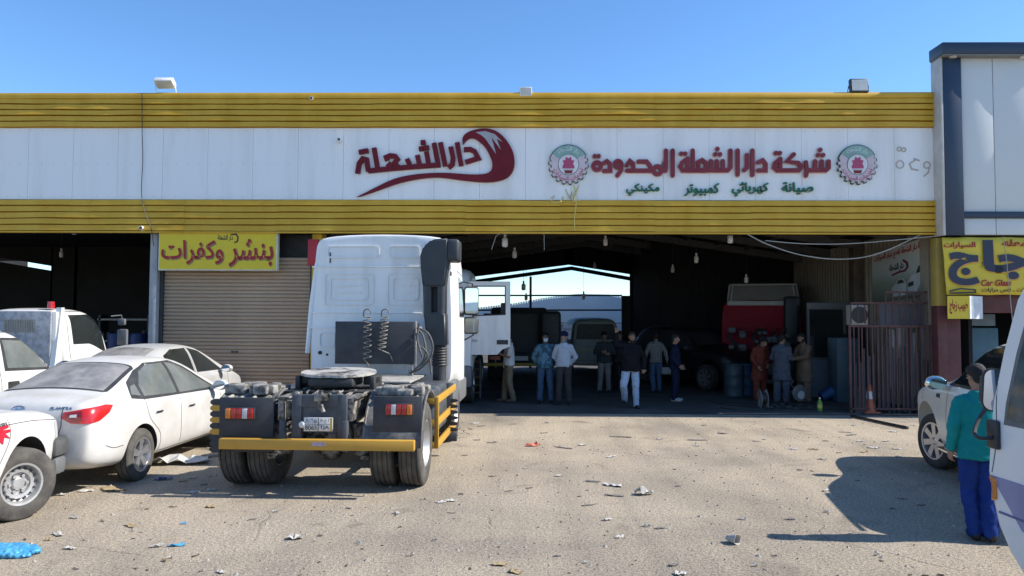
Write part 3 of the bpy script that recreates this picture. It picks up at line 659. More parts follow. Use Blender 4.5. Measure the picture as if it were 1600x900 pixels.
# round gear emblems
pale_green = mat('pale_green_enamel', (.22, .40, .34), .5); pale_pink = mat('pale_pink_enamel', (.58, .47, .50), .5); rose = mat('rose_enamel', (.42, .06, .14), .5); off_white = mat('off_white_enamel', (.66, .64, .66), .5); dk_green = mat('dark_green_edge', (.02, .09, .06), .5)
def emblem(cx, cy, lab):
    E_ = thing('emblem_sign', lab, 'sign', tuple(fac(cx, cy + 31, 0)), group='round gear emblems')
    def gear(r0, r1):
        P = []; n = 18
        for i in range(n):
            a0 = 2 * math.pi * i / n
            up = math.sin(a0 + .1) < -.35
            for da, r in ((-.02, r0), (.02, r1), (.15, r1), (.19, r0)):
                rr = (r1 if up else r); P.append((cx + rr * math.cos(a0 + da), cy + rr * math.sin(a0 + da)))
        return P
    mb = MB(); mb.prism(gear(27.5, 31.5), fac, 0, .05); lp(E_, 'gear_back', mb, dk_green, smooth=0)
    mb = MB(); mb.prism(gear(26.2, 30), fac, .0505, .056); lp(E_, 'gear_face', mb, pale_pink, smooth=0)
    mb = MB(); P = [(cx + 29.5 * math.cos(R(a)), cy - 29.5 * math.sin(R(a))) for a in range(32, 149, 6)] + [(cx + 17 * math.cos(R(a)), cy - 17 * math.sin(R(a))) for a in range(148, 31, -6)]
    mb.prism(P, fac, .0562, .060); lp(E_, 'upper_band', mb, pale_green, smooth=0)
    mb = MB(); mb.prism(circ((cx, cy), 16.5, 28), fac, .0565, .061); lp(E_, 'ring', mb, dk_green, smooth=0)
    mb = MB(); mb.prism(circ((cx, cy), 15.6, 28), fac, .0612, .064); lp(E_, 'centre_disc', mb, off_white, smooth=0)
    mb = MB(); P = []
    for i in range(11):
        a = R(200 - 22 * i); r = 12 if i % 2 == 0 else 8.5
        P.append((cx + r * .85 * math.cos(a), cy - 1 - r * math.sin(a)))
    mb.prism(P + [(cx + 9, cy + 6), (cx - 9, cy + 6)], fac, .0642, .068); mb.prism([(cx - 7, cy + 9), (cx + 7, cy + 9), (cx + 5, cy + 14), (cx - 5, cy + 14)], fac, .0642, .068, 1)
    mb.prism([(cx - 8.5, cy + 6.4), (cx + 8.5, cy + 6.4), (cx + 7.5, cy + 8.4), (cx - 7.5, cy + 8.4)], fac, .0642, .0675, 2)
    lp(E_, 'torch', mb, [rose, faded, pale_pink], smooth=0)
    def arc(r, flip):
        def f(u, v, w_):   # u along the arc (degrees), v radial
            a = R(u); rr = r + v; return fac(cx + rr * math.sin(a), cy - rr * math.cos(a) if not flip else cy + rr * math.cos(a), w_)
        return f
    mb = MB(); text(mb, 'دار الشعلة', (-42, 42, 5, -3.5), arc(23, False), .0602, .0645, .01); lp(E_, 'upper_lettering', mb, off_white, smooth=0)
    mb = MB(); text(mb, 'لخدمات السيارات', (-72, 72, -3.5, 5), arc(22, True), .0562, .0605, .012); lp(E_, 'lower_lettering', mb, rose, smooth=0)
emblem(888, 258, 'round green and pink gear emblem left of the maroon lettering')
emblem(1338, 258, 'round green and pink gear emblem right of the maroon lettering')
# yellow scrawl and ghost letters
mb = MB(); paintY = mat('yellow_spray_paint', (.60, .50, .16), .7)
for i, pts in enumerate(([(866, 306), (860, 313), (866, 318), (876, 316), (880, 308)], [(884, 296), (890, 312), (893, 300), (897, 314), (903, 292)], [(897, 290), (900, 318), (897, 345), (898, 360)], [(905, 290), (899, 300), (894, 316), (905, 314)])):
    mb.stroke(pts, 1.4, lambda u, v, w_: fac(u, v, w_ + (.075 if v > 312 else 0)), .002, .004 + i * .0006)
tag(mb.obj('graffiti', paintY, smooth=0), 'faint yellow sprayed scrawl under the left round emblem', 'graffiti')
mb = MB(); glue = mat('old_glue', (.48, .44, .39), .8, scale=60, bump=.4)
for i, (c, r) in enumerate((((1405, 233), 3.2), ((1412, 234), 3), ((1406, 257), 6), ((1448, 258), 5))): mb.stroke(circ(c, r, 10), 2.2, fac, .001, .006 + i * .0007, closed=True)
for i, pts in enumerate(([(1430, 250), (1421, 256), (1424, 264), (1434, 266)], [(1452, 262), (1450, 270), (1444, 275)], [(1436, 251), (1428, 248)])): mb.stroke(pts, 2.4, fac, .001, .009 + i * .0007)
tag(mb.obj('glue_marks', glue, smooth=0), 'grey glue marks of removed letters at the far right of the panel', 'glue marks')

# floodlights
lamp_white = mat('white_lamp_housing', (.72, .72, .70), .4); lens_m = mat('floodlight_lens', (.5, .52, .5), .15, coat=.3)
def flood(px0, px1, py0, py1, wm, lab, tilt):
    p = at((px0 + px1) / 2, (py0 + py1) / 2, YF - .05); wd = (px1 - px0) / 2 / FPX * YF; hh = (py1 - py0) / 2 / FPX * YF
    T = thing('floodlight', lab, 'lamp', (p.x, YF + .05, Z1), 0, 'floodlights on the roof edge')
    q = Vector((0, -.12, p.z - Z1)); Mx = Matrix.Translation(q) @ Matrix.Rotation(tilt, 4, 'X')
    mb = MB(); mb.b(-wd, wd, -.05, .05, -hh, hh, bev=.012, M=Mx)
    for i in range(7): mb.b(-wd * .9 + i * wd * .3, -wd * .9 + i * wd * .3 + .01, .05, .085, -hh * .8, hh * .8, M=Mx)
    mb.obj('housing', wm, T)
    mb = MB(); mb.b(-wd * .86, wd * .86, -.056, -.048, -hh * .82, hh * .82, M=Mx); mb.obj('lens', lens_m, T, smooth=0)
    mb = MB(); mb.tube([(-wd - .02, -.12, q.z), (-wd - .02, -.05, .02), (wd + .02, -.05, .02), (wd + .02, -.12, q.z)], .012, n=6); mb.obj('bracket', wm, T)
flood(244, 273, 122, 139, lamp_white, 'white floodlight tipped down on the left roof edge', R(55))
flood(812, 831, 137, 151, lamp_white, 'small white floodlight in the middle of the roof edge', R(10))
flood(1327, 1355, 124, 146, black_plastic, 'black framed floodlight near the right end of the roof edge', R(-8))
def cctv(px, py, lab):
    p = at(px, py, YF - .05); T = thing('security_camera', lab, 'camera', tuple(p))
    mb = MB(); mb.b(-.03, .03, -.02, .04, -.05, -.0, bev=.008); mb.obj('bracket', lamp_white, T)
    mb = MB(); mb.cyl((0, .0, .03), (.03, -.15, .01), .04, n=14); mb.obj('housing', lamp_white, T)
    mb = MB(); mb.cyl((.03, -.15, .01), (.032, -.158, .009), .03, n=14); mb.obj('lens', black_plastic, T)
cctv(530, 221, 'tiny white camera on the panel left of the swoosh logo'); cctv(487, 157, 'tiny white camera on the upper yellow band'); cctv(223, 358, 'tiny white camera at the grey column top')
# ================================================================ shop signs
lemon = mat('lemon_sign_face', (.70, .52, .012), .4, var=.05); sign_red = mat('sign_red', (.34, .008, .015), .5, var=.05); ink = mat('black_ink', (.02, .02, .02), .5, var=0); navy = mat('navy_letter', (.025, .03, .06), .5, var=.1)
gold = mat('yellow_banner_cloth', (.62, .47, .04), .6, scale=1.5, bump=.1, bscale=4, col2=(.68, .53, .06)); orange_edge = mat('orange_letter_edge', (.60, .30, .06), .5)
def plane_f(Y):
    def f(u, v, w_):
        p = at(u, v, Y); return Vector((p.x, p.y - w_, p.z))
    return f
T1 = thing('shop_sign', 'lemon yellow tyre shop sign with red Arabic words above the shutter', 'sign', tuple(at(340, 422, 15.98)))
f1 = plane_f(15.98)
mb = MB(); a = at(248, 361, 15.98); b2 = at(433, 423, 15.98); mb.b(a.x, b2.x, 15.985, 16.12, b2.z, a.z, bev=.01); lp(T1, 'frame', mb, mat('pale_sign_frame', (.62, .62, .5), .5))
mb = MB(); mb.b(a.x + .03, b2.x - .03, 15.975, 15.99, b2.z + .03, a.z - .03); lp(T1, 'face', mb, lemon, smooth=0)
f1 = plane_f(15.974)
mb = MB(); text(mb, 'بنشر', (357.5, 427.5, 373.5, 418), lambda u, v, w_: f1(u + .8, v + .8, w_), .0, .002, .03); text(mb, 'وكفرات', (253, 350, 376, 414), lambda u, v, w_: f1(u + .8, v + .8, w_), 0, .002, .03); lp(T1, 'letter_shadow', mb, mat('letter_shadow_print', (.28, .2, .06), .5), smooth=0)
mb = MB(); text(mb, 'بنشر', (357, 427, 373, 417), f1, .0022, .005, .018); text(mb, 'وكفرات', (252, 349, 375, 413), f1, .0022, .005, .018); lp(T1, 'lettering', mb, sign_red, smooth=0)
mb = MB(); text(mb, 'دار الشعلة', (340, 364, 367, 377), f1, 0, .003, .02); mb.stroke([(362, 366.5), (369, 366), (372, 371), (371, 377), (367, 379)], 2.2, f1, 0, .0035); lp(T1, 'small_lettering', mb, ink, smooth=0)

# ================================================================ neighbour building on the right
NB = thing('neighbour_building', 'modern shop front of white panels in a dark navy frame', 'building', (0, 0, 0))
navy_m = mat('navy_cladding', (.022, .038, .07), .35, var=.1, scale=1); nb_white = mat('gloss_white_panel', (.60, .63, .63), .7, var=.03, scale=.6, spec=.08); beige_c = mat('beige_side_panel', (.5, .48, .45), .5)
YN = 15.70
xL = at(1457, 230, 16.0).x; xa = xL + .055; xw = at(1502, 230, YN).x; zN = at(1520, 66, YN - .2).z; zb = at(1520, 368, YN).z; zm0 = at(1550, 341, YN).z; zm1 = at(1550, 331, YN).z; xj = at(1553, 200, YN).x
XE = 16.0
mb = MB(); mb.b(xa, xw, YN - .06, YN + .3, zb, zN - .25, bev=.01); mb.b(xw, XE, YN - .05, YN + .3, zm0, zm1, bev=.008); mb.obj('navy_frame', navy_m, NB)
mb = MB(); mb.b(xL - .03, XE, YN - .22, 16.02, zN - .25, zN, bev=.015); mb.obj('cornice', navy_m, NB)
mb = MB(); mb.b(xL - .01, XE, YN - .20, 16.0, zN - .275, zN - .252); mb.obj('soffit', mat('grey_soffit', (.2, .2, .2), .6), NB, smooth=0)
mb = MB()
for x0_, x1_ in ((xw + .005, xj - .008), (xj + .008, xj + 1.25), (xj + 1.266, xj + 2.6)):
    mb.b(x0_, x1_, YN, YN + .3, zm1 + .004, zN - .26, bev=.006); mb.b(x0_, x1_, YN, YN + .3, zb + .02, zm0 - .004, bev=.006)
mb.obj('white_panel', nb_white, NB)
mb = MB(); mb.b(xL, xa - .003, YN - .05, 16.01, zb, zN - .277, bev=.004); mb.obj('side_panel', beige_c, NB)
mb = MB(); mb.b(xa + .02, XE, YN + .31, YN + .4, 3.4, zN - .3); mb.b(9.72, XE, 22, 22.1, 0, 5); mb.b(9.72, XE, 16.4, 22, 3.9, 4.0); mb.b(XE - .1, XE, YN, 22, 0, 5); mb.obj('inner_wall', grey_in, NB, smooth=0)
mb = MB()
for px, py in ((1489, 89), (1600, 90)):
    p = at(px, py, YN - .1); mb.cyl((p.x, YN - .1, zN - .29), (p.x, YN - .1, zN - .274), .075, n=20)
mb.obj('downlight', lamp_white, NB)
mar = mat('maroon_painted_steel', (.085, .022, .025), .6, scale=3, col2=(.13, .05, .045)); yel_col = mat('worn_yellow_column', (.45, .33, .06), .6, scale=3, col2=(.33, .25, .08))
mb = MB(); p0 = at(1461, 400, 16.0).x; p1 = at(1476, 400, 16.0).x; mb.b(p0, p1, 15.95, 16.2, at(1470, 478, 16).z, zb - .02, bev=.01); mb.obj('column', yel_col, NB)
mb = MB(); mb.b(p0, p1, 15.95, 16.2, 0, at(1470, 478, 16).z - .003, bev=.01); mb.b(at(1482, 500, 15.9).x, at(1503, 500, 15.9).x, 15.95, 16.05, 0, at(1490, 497, 15.95).z, bev=.01); mb.obj('column', mar, NB)
mb = MB(); mb.b(p1 + .02, XE, 15.9, 16.1, at(1550, 489, 15.9).z, at(1550, 455, 15.9).z, bev=.01); mb.obj('beam', mar, NB)
blue_sh = mat('blue_metal_sheet', (.05, .12, .17), .5, scale=2, col2=(.09, .18, .23))
mb = MB(); p = at(1502, 540, 16.9); q = at(1561, 540, 16.9); mb.b(p.x, q.x, 16.9, 17.3, 0, at(1530, 512, 16.9).z, bev=.03); cab_o = mb.obj('cabinet', blue_sh)
tag(cab_o, 'tall teal blue metal cabinet inside the neighbour shop', 'cabinet')
mb = MB(); mb.b(at(1500, 500, 16.7).x, at(1555, 500, 16.7).x, 16.7, 16.75, at(1530, 509, 16.7).z, at(1530, 491, 16.7).z); tag(mb.obj('metal_sheet', mat('grey_blue_sheet', (.13, .17, .21), .5)), 'grey blue sheet above the teal cabinet', 'panel')
# the car-glass banner
T2 = thing('shop_banner', 'big yellow car glass banner with navy Arabic letters', 'banner', tuple(at(1530, 460, 15.7)))
fb = plane_f(15.72)
mb = MB()
U = [1472 + i * (1665 - 1472) / 24 for i in range(25)]; V = [371 + j * 11.2 for j in range(9)]
gr = [[None] * 9 for _ in U]
for i, u in enumerate(U):
    for j, v in enumerate(V):
        sh = (j / 8) * 7 * max(0, 1 - i / 8); w_ = .018 * noise.noise((i * .4, j * .5, 2))
        gr[i][j] = mb.bm.verts.new(fb(u + sh, v + .4 * math.sin(i * .9), w_))
for i in range(24):
    for j in range(8): mb.bm.faces.new((gr[i][j], gr[i + 1][j], gr[i + 1][j + 1], gr[i][j + 1]))
bo = lp(T2, 'cloth', mb, gold, smooth=60); sm_ = bo.modifiers.new('thick', 'SOLIDIFY'); sm_.thickness = .004; sm_.offset = 1
def bigtext(off, w0, w1, m, nm):
    mb = MB(); g2 = lambda u, v, w_: fb(u + off, v + off, w_)
    text(mb, 'ج', (1481, 1530, 394, 446), g2, w0, w1, .05); text(mb, 'زجا', (1534, 1640, 375, 440), g2, w0, w1, .05); lp(T2, nm, mb, m, smooth=0)
bigtext(1.6, .022, .026, orange_edge, 'letter_edge'); bigtext(0, .0265, .03, navy, 'lettering')
mb = MB(); text(mb, 'السيارات', (1473.5, 1523, 378, 389), fb, .024, .028, .03); lp(T2, 'small_lettering', mb, sign_red, smooth=0)
mb = MB(); text(mb, 'الشعله', (1565, 1622, 374, 385), fb, .024, .028, .03); lp(T2, 'small_lettering', mb, sign_red, smooth=0)
mb = MB(); text(mb, 'Car Glass', (1532, 1579, 437, 447), fb, .024, .028, .02, slant=.25); lp(T2, 'small_lettering', mb, sign_red, smooth=0)
mb = MB(); text(mb, 'قطع السيارات ، قص مرايات', (1533, 1640, 449.5, 459), fb, .024, .028, .015); text(mb, '. 7', (1529, 1535, 410, 418), fb, .024, .027, .0); lp(T2, 'line_lettering', mb, ink, smooth=0)
mb = MB(); mb.stroke([(1483, 455), (1500, 451), (1523, 453), (1523, 457), (1484, 458)], 2, fb, .024, .028); lp(T2, 'car_outline', mb, navy, smooth=0)
# the small box sign
T3 = thing('box_sign', 'small yellow box sign with red letters and a white side', 'sign', tuple(at(1505, 498, 15.6)))
P0 = at(1480, 464, 15.55); P1 = at(1515, 460, 15.45); P2 = at(1535, 460, 15.75); zt0, zb0 = P0.z, at(1480, 498, 15.55).z
d1 = Vector((P1.x - P0.x, P1.y - P0.y, 0)); d2 = Vector((P2.x - P1.x, P2.y - P1.y, 0))
mb = MB(); c4 = [Vector((P0.x, P0.y, 0)), Vector((P1.x, P1.y, 0)), Vector((P2.x, P2.y, 0)), Vector((P0.x, P0.y, 0)) + d2]
A = [mb.bm.verts.new((c.x, c.y, zb0)) for c in c4]; B = [mb.bm.verts.new((c.x, c.y, zt0 + .02)) for c in c4]
for i in range(4): mb.bm.faces.new((A[i], A[(i + 1) % 4], B[(i + 1) % 4], B[i])).material_index = 0 if i in (0, 2) else 1
mb.bm.faces.new(A[::-1]); mb.bm.faces.new(B); lp(T3, 'box', mb, [gold, mat('white_light_panel', (.7, .72, .74), .35)], smooth=0)
dd = d1.length; ux = d1.normalized(); nn_ = Vector((ux.y, -ux.x, 0))
def f3(u, v, w_): return Vector((P0.x, P0.y, zb0)) + ux * u + Vector((0, 0, v)) + nn_ * w_
mb = MB(); text(mb, 'طبيب زجاج', (.04, dd - .04, .40, .1), f3, .003, .006, .03); lp(T3, 'lettering', mb, sign_red, smooth=0)
# banner hung on the hall's side wall
XBn = HX1 - .10
b_tl, b_tr = atX(1363, 397, XBn), atX(1449, 370, XBn); b_bl, b_br = atX(1364, 473, XBn), atX(1453, 459, XBn)
def f4(u, v, w_):   # u 0..1 left-right, v 0..1 top-bottom
    p = (b_tl * (1 - u) + b_tr * u) * (1 - v) + (b_bl * (1 - u) + b_br * u) * v; return Vector((p.x - w_, p.y, p.z))
T4 = thing('parts_banner', 'pale printed parts banner with red letters hung on the inner side wall', 'banner', tuple(f4(.5, 1, 0)))
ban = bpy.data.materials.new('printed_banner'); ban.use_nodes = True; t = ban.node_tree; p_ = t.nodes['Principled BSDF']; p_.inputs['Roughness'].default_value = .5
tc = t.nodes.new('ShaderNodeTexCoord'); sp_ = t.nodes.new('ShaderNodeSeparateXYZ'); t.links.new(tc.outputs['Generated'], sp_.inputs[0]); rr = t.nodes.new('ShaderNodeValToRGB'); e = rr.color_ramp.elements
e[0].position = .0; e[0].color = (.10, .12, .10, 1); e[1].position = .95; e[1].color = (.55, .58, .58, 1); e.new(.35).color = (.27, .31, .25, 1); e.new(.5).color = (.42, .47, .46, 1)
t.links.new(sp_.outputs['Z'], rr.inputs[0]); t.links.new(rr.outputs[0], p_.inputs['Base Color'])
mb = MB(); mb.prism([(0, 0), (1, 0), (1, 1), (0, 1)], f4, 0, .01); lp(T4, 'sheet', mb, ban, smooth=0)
mb = MB(); text(mb, 'شركة دار الشعلة لقطع غيار السيارات', (.04, .99, .05, .22), f4, .012, .016, .03); lp(T4, 'lettering', mb, sign_red, smooth=0)
mb = MB(); text(mb, 'دار الشعلة', (.34, .60, .32, .48), f4, .012, .016, .03); lp(T4, 'logo_lettering', mb, ink, smooth=0)
mb = MB(); mb.stroke([(.40, .53), (.52, .5), (.62, .5), (.67, .44), (.66, .36), (.60, .3)], .035, f4, .012, .016); lp(T4, 'logo_swoosh', mb, maroon, smooth=0)
car_print = mat('white_car_print', (.5, .52, .53), .5); mb = MB()
mb.prism([(.66, .93), (.66, .72), (.72, .62), (.79, .6), (.84, .45), (.99, .40), (.99, .9), (.9, .88), (.86, .8), (.82, .88), (.8, .95)], f4, .0105, .013)
mb.prism([(.38, .95), (.38, .78), (.44, .72), (.49, .64), (.58, .63), (.63, .72), (.64, .95)], f4, .0105, .013); lp(T4, 'printed_car', mb, car_print, smooth=0)
mb = MB(); mb.prism([(.80, .6), (.85, .47), (.91, .455), (.9, .58)], f4, .0135, .015); mb.prism([(.92, .575), (.925, .45), (.985, .435), (.985, .56)], f4, .0135, .015); mb.prism([(.67, .74), (.76, .72), (.76, .8), (.67, .82)], f4, .0135, .015)
mb.prism([(.47, .72), (.5, .655), (.57, .65), (.61, .72)], f4, .0135, .015); lp(T4, 'printed_window', mb, ink, smooth=0)

# ================================================================ gate, side furniture
G1 = thing('metal_gate', 'rusty maroon barred gate standing at the right of the hall opening', 'gate', tuple(gp(1400, 645)))
G1.location = (0, 0, 0); yg = 16.4
bar_m = mat('rusty_maroon_bar', (.075, .03, .032), .7, scale=6, col2=(.13, .06, .05)); bar_d = mat('dark_blue_grey_bar', (.035, .042, .055), .6, scale=5, col2=(.06, .065, .075))
gx0 = at(1327, 560, yg).x; gx1 = at(1478, 560, yg).x; gz = at(1400, 508, yg).z; zsp = at(1400, 562, yg).z
mb = MB()
mb.b(gx0, gx1, yg, yg + .05, gz - .05, gz, bev=.006); mb.b(gx0, gx1, yg, yg + .05, .07, .12, bev=.006); mb.b(gx0, gx0 + .05, yg, yg + .05, .02, gz - .052, bev=.006); mb.b(gx1 - .05, gx1, yg, yg + .05, .02, gz - .052, bev=.006)
mb.obj('frame', bar_m, G1)
mb = MB(); md_ = MB(); n = 19
for i in range(n):
    x_ = gx0 + .1 + (gx1 - gx0 - .2) * i / (n - 1) + random.uniform(-.02, .02); wd = random.choice((.012, .015, .02, .035))
    lean = random.uniform(-.012, .012)
    mb.b(x_ - .012, x_ + .012, yg + .012, yg + .036, .122, gz - .052)
    md_.b(x_ + .06 - wd, x_ + .06 + wd, yg + .07, yg + .09, .03, random.uniform(.9, 2.0), M=Matrix.Rotation(lean, 4, 'Y'))
mb.obj('bar', bar_m, G1); md_.obj('leaning_strip', bar_d, G1)
mb = MB()
for px0, px1, y0, y1 in ((1403, 1416, 512, 606), (1439, 1447, 513, 600), (1390, 1398, 515, 606), (1424, 1431, 520, 620)):
    mb.b(at(px0, 550, 16.6).x, at(px1, 550, 16.6).x, 16.6, 16.64, at(1400, y1, 16.6).z, at(1400, y0, 16.6).z)
mb.obj('backing_board', mat('grey_board', (.22, .22, .22), .6, scale=4), G1)
mb = MB(); zt2 = at(1400, 472, 16.5).z; z02 = gz + .03
xq0 = at(1330, 480, 16.5).x; xq1 = gx1
mb.b(xq0, xq1, 16.5, 16.54, zt2 - .04, zt2, bev=.005)
for i in range(14):
    x_ = xq0 + (xq1 - xq0) * i / 13; mb.b(x_ - .012, x_ + .012, 16.51, 16.53, z02, zt2 + (.0 if i < 5 else .2))
mb.b(xq0 + (xq1 - xq0) * .38, xq1, 16.505, 16.535, zt2 + .2, zt2 + .24); mb.obj('upper_railing', bar_m, G1)
mb = MB(); mb.b(at(1375, 490, 16.7).x, at(1450, 490, 16.7).x, 16.7, 16.73, at(1400, 508, 16.7).z, at(1400, 474, 16.7).z); mb.obj('sheet_infill', mat('grey_blue_infill', (.10, .105, .125), .6), G1)
# brown post in the side wall
mb = MB(); p = at(1334, 400, 19.9); mb.b(HX1 - .3, HX1 - .05, 19.8, 20.1, 0, 4.3, bev=.01); mb.obj('pillar', mat('brown_painted_steel', (.1, .07, .05)), W)
mb = MB(); mb.b(HX1 - .15, HX1 - .02, 16.45, 16.8, 0, 4.1); mb.obj('pillar', beige_sheet, W)
AC = thing('air_conditioner', 'beige outdoor air conditioner unit behind the gate railing', 'air conditioner', tuple(at(1332, 508, 16.8)))
ac_m = mat('beige_ac_case', (.36, .34, .29), .55, scale=4); wd = .22
mb = MB(); mb.b(-.02, .36, 0, .3, 0, .46, bev=.02); mb.obj('case', ac_m, AC)
mb = MB(); M2 = Matrix.Translation((-.0, -.0, .23)) @ Matrix.Rotation(R(90), 4, 'X'); mb.lathe([(.0, .012), (.05, .012), (.055, .004), (.17, .004), (.175, .015), (.185, .015), (.185, 0)], Matrix.Translation((.16, -.0, .23)) @ Matrix.Rotation(R(90), 4, 'X'), 28); mb.obj('fan_grille', black_plastic, AC)
# office with counters in the back right corner of the hall
OF = thing('office_booth', 'dim glass fronted office booth against the right side wall', 'booth', (0, 0, 0))
ox0 = at(1262, 560, 19.6).x; ox1 = HX1 - .05
alu = mat('dull_aluminium', (.13, .13, .13), .5, metal=.4)
mb = MB(); mb.b(ox0, ox1, 19.6, 19.68, 2.32, 2.5, bev=.01)
for x_ in (ox0, ox0 + .95, ox1 - .06): mb.b(x_, x_ + .06, 19.6, 19.66, 0, 2.32)
mb.b(ox0 + .06, ox1, 19.6, 19.66, 1.0, 1.06); mb.obj('frame', alu, OF)
mb = MB(); mb.b(ox0 + .06, ox1, 19.63, 19.64, 1.06, 2.32); mb.obj('pane', glass, OF, smooth=0)
mb = MB(); mb.b(ox0 + .06, ox1, 19.62, 19.66, 0.02, 1.0); mb.obj('lower_panel', mat('grey_blue_sheet', (.13, .17, .21)), OF, smooth=0)
mb = MB(); p = at(1300, 545, 18.9); mb.b(p.x, p.x + .55, 18.6, 19.2, 0, 1.6, bev=.03); fr = mb.obj('fridge', mat('dim_blue_fridge', (.06, .10, .13), .4)); tag(fr, 'tall blue fridge by the office booth', 'fridge')

# traffic cone and leaning board
con = thing('traffic_cone', 'worn orange traffic cone with a white band before the gate', 'cone', tuple(gp(1359, 645)))
org = mat('faded_orange_plastic', (.42, .085, .03), .6, scale=5, col2=(.5, .13, .06))
mb = MB(); mb.b(-.17, .17, -.17, .17, 0, .035, bev=.012); mb.obj('base', org, con)
hc = .66
mb = MB(); mb.lathe([(.125, .036), (.035, hc - .02), (.028, hc), (0, hc)], Matrix(), 28); mb.obj('cone', org, con)
mb = MB(); mb.lathe([(.088, .30), (.0885, .302), (.0615, .46), (.061, .461)], Matrix.Scale(1.03, 4), 28); mb.obj('reflective_band', mat('white_reflective', (.62, .62, .6), .4), con)
mb = MB(); p = gp(1346, 645); Mx = Matrix.Translation((p.x, p.y - .05, .0)) @ Matrix.Rotation(R(-8), 4, 'X'); mb.b(-.16, .16, 0, .03, 0, .56, bev=.006, M=Mx)
tag(mb.obj('leaning_board', mat('dark_worn_board', (.06, .055, .05), .8, scale=6, col2=(.12, .11, .1))), 'dark worn board leaning beside the traffic cone', 'board')
mb = MB(); a = gp(1330, 652); b2 = gp(1418, 671); mb.tube([(a.x, a.y, .03), (b2.x, b2.y, .03)], .03, n=6); mb.tube([(a.x, a.y, .03), (a.x, a.y, .16)], .02, n=6)
tag(mb.obj('steel_bar', dark_iron), 'dark steel bar lying on the ground in front of the gate', 'bar')
# bulbs hanging from the beams
def bulb(px, py, Y, lab, s_=1.0):
    p = at(px, py, Y); T = thing('hanging_lamp', lab, 'lamp', (p.x, p.y, p.z), 0, 'lamps hanging from the roof')
    mb = MB(); r = .055 * s_; mb.lathe([(0, -.10 * s_), (r * .8, -.09 * s_), (r, -.06 * s_), (r, .05 * s_), (r * .7, .075 * s_), (.0, .08 * s_)], Matrix(), 14); mb.obj('bulb', mat('white_lamp_glass', (.6, .6, .6), .3), T)
    mb = MB(); mb.cyl((0, 0, .08 * s_), (0, 0, .15 * s_), .024 * s_, n=10); mb.obj('socket', black_plastic if py > 425 and px > 780 and px < 940 and py > 440 else lamp_white, T)
    mb = MB(); zt3 = 5.05 - abs(p.x - AX) / (HX1 - AX) * .95 if p.x > HX0 else 4.35; mb.cyl((0, 0, .15 * s_), (0, 0, max(.2, zt3 - p.z)), .006, n=5); mb.obj('cord', black_plastic, T, smooth=0)
for a in ((789, 378, 16.6, 'white bulb hanging at the hall front above the open truck door', 1.25), (1141, 373, 16.6, 'white bulb hanging near the middle of the hall opening', 1.1), (1088, 405, 20, 'dim white bulb above the black car', 1.1), (1051, 421, 23, 'small dim bulb deeper in the hall right of the back opening', 1), (946, 378, 18, 'dim bulb under the roof ridge', 1),
          (804, 397, 19, 'dim bulb above the roof truss on the left of the hall', 1.1), (929, 416, 26, 'small bulb just above the back opening', 1), (818, 448, 25, 'dark lamp hanging in the left of the back opening', 1.3), (822, 465, 28, 'small dark lamp hanging in front of the pale fence', 1.1), (912, 463, 27, 'dark lamp hanging in the middle of the back opening', 1.2), (1166, 437, 21, 'dim bulb hanging over the red truck cab', 1),
          (53, 358, 16.7, 'white bulb at the top left under the yellow band', 1.1), (116, 360, 16.7, 'dim bulb second from the left under the yellow band', 1), (96, 397, 20, 'dim bulb deep in the left bay', 1), (1562, 480, 16.2, 'white bulb hanging under the car glass banner', 1.3)): bulb(*a)
mb = MB(); pale_wire = mat('pale_cable', (.35, .34, .3), .6)
mb.tube(crom([at(1168, 366, 15.95), at(1200, 382, 15.9), at(1250, 398, 15.9), at(1310, 405, 15.9), at(1370, 397, 15.9), at(1440, 366, 15.95)]), .012, n=5); tag(mb.obj('cable', pale_wire), 'pale cable sagging in a deep loop across the right of the opening', 'cable')
mb = MB(); mb.tube(crom([at(1196, 376, 15.93), at(1260, 381, 15.85), at(1340, 380, 15.85), at(1462, 369, 15.9)]), .010, n=5); tag(mb.obj('cable', pale_wire), 'thin pale cable running nearly level to the car glass banner', 'cable')
mb = MB(); mb.tube(crom([at(768, 390, 15.95), at(772, 378, 15.95), at(776, 368, 15.95), at(785, 365, 15.95), at(792, 368, 15.95)]), .007, n=5); tag(mb.obj('cable', pale_wire), 'short pale wire end dangling by the front bulb', 'cable')
mb = MB(); mb.tube([at(850, 363, 15.95), at(850.5, 391, 15.95)], .006, n=5); tag(mb.obj('cable', pale_wire), 'straight thin wire hanging in the middle of the yellow band edge', 'cable')
mb = MB(); mb.tube(crom([at(1567, 370, 15.5), at(1572, 400, 15.5), at(1577, 450, 15.5), at(1583, 510, 15.6)]), .008, n=5); tag(mb.obj('cable', pale_wire), 'pale cord hanging down over the car glass banner', 'cable')

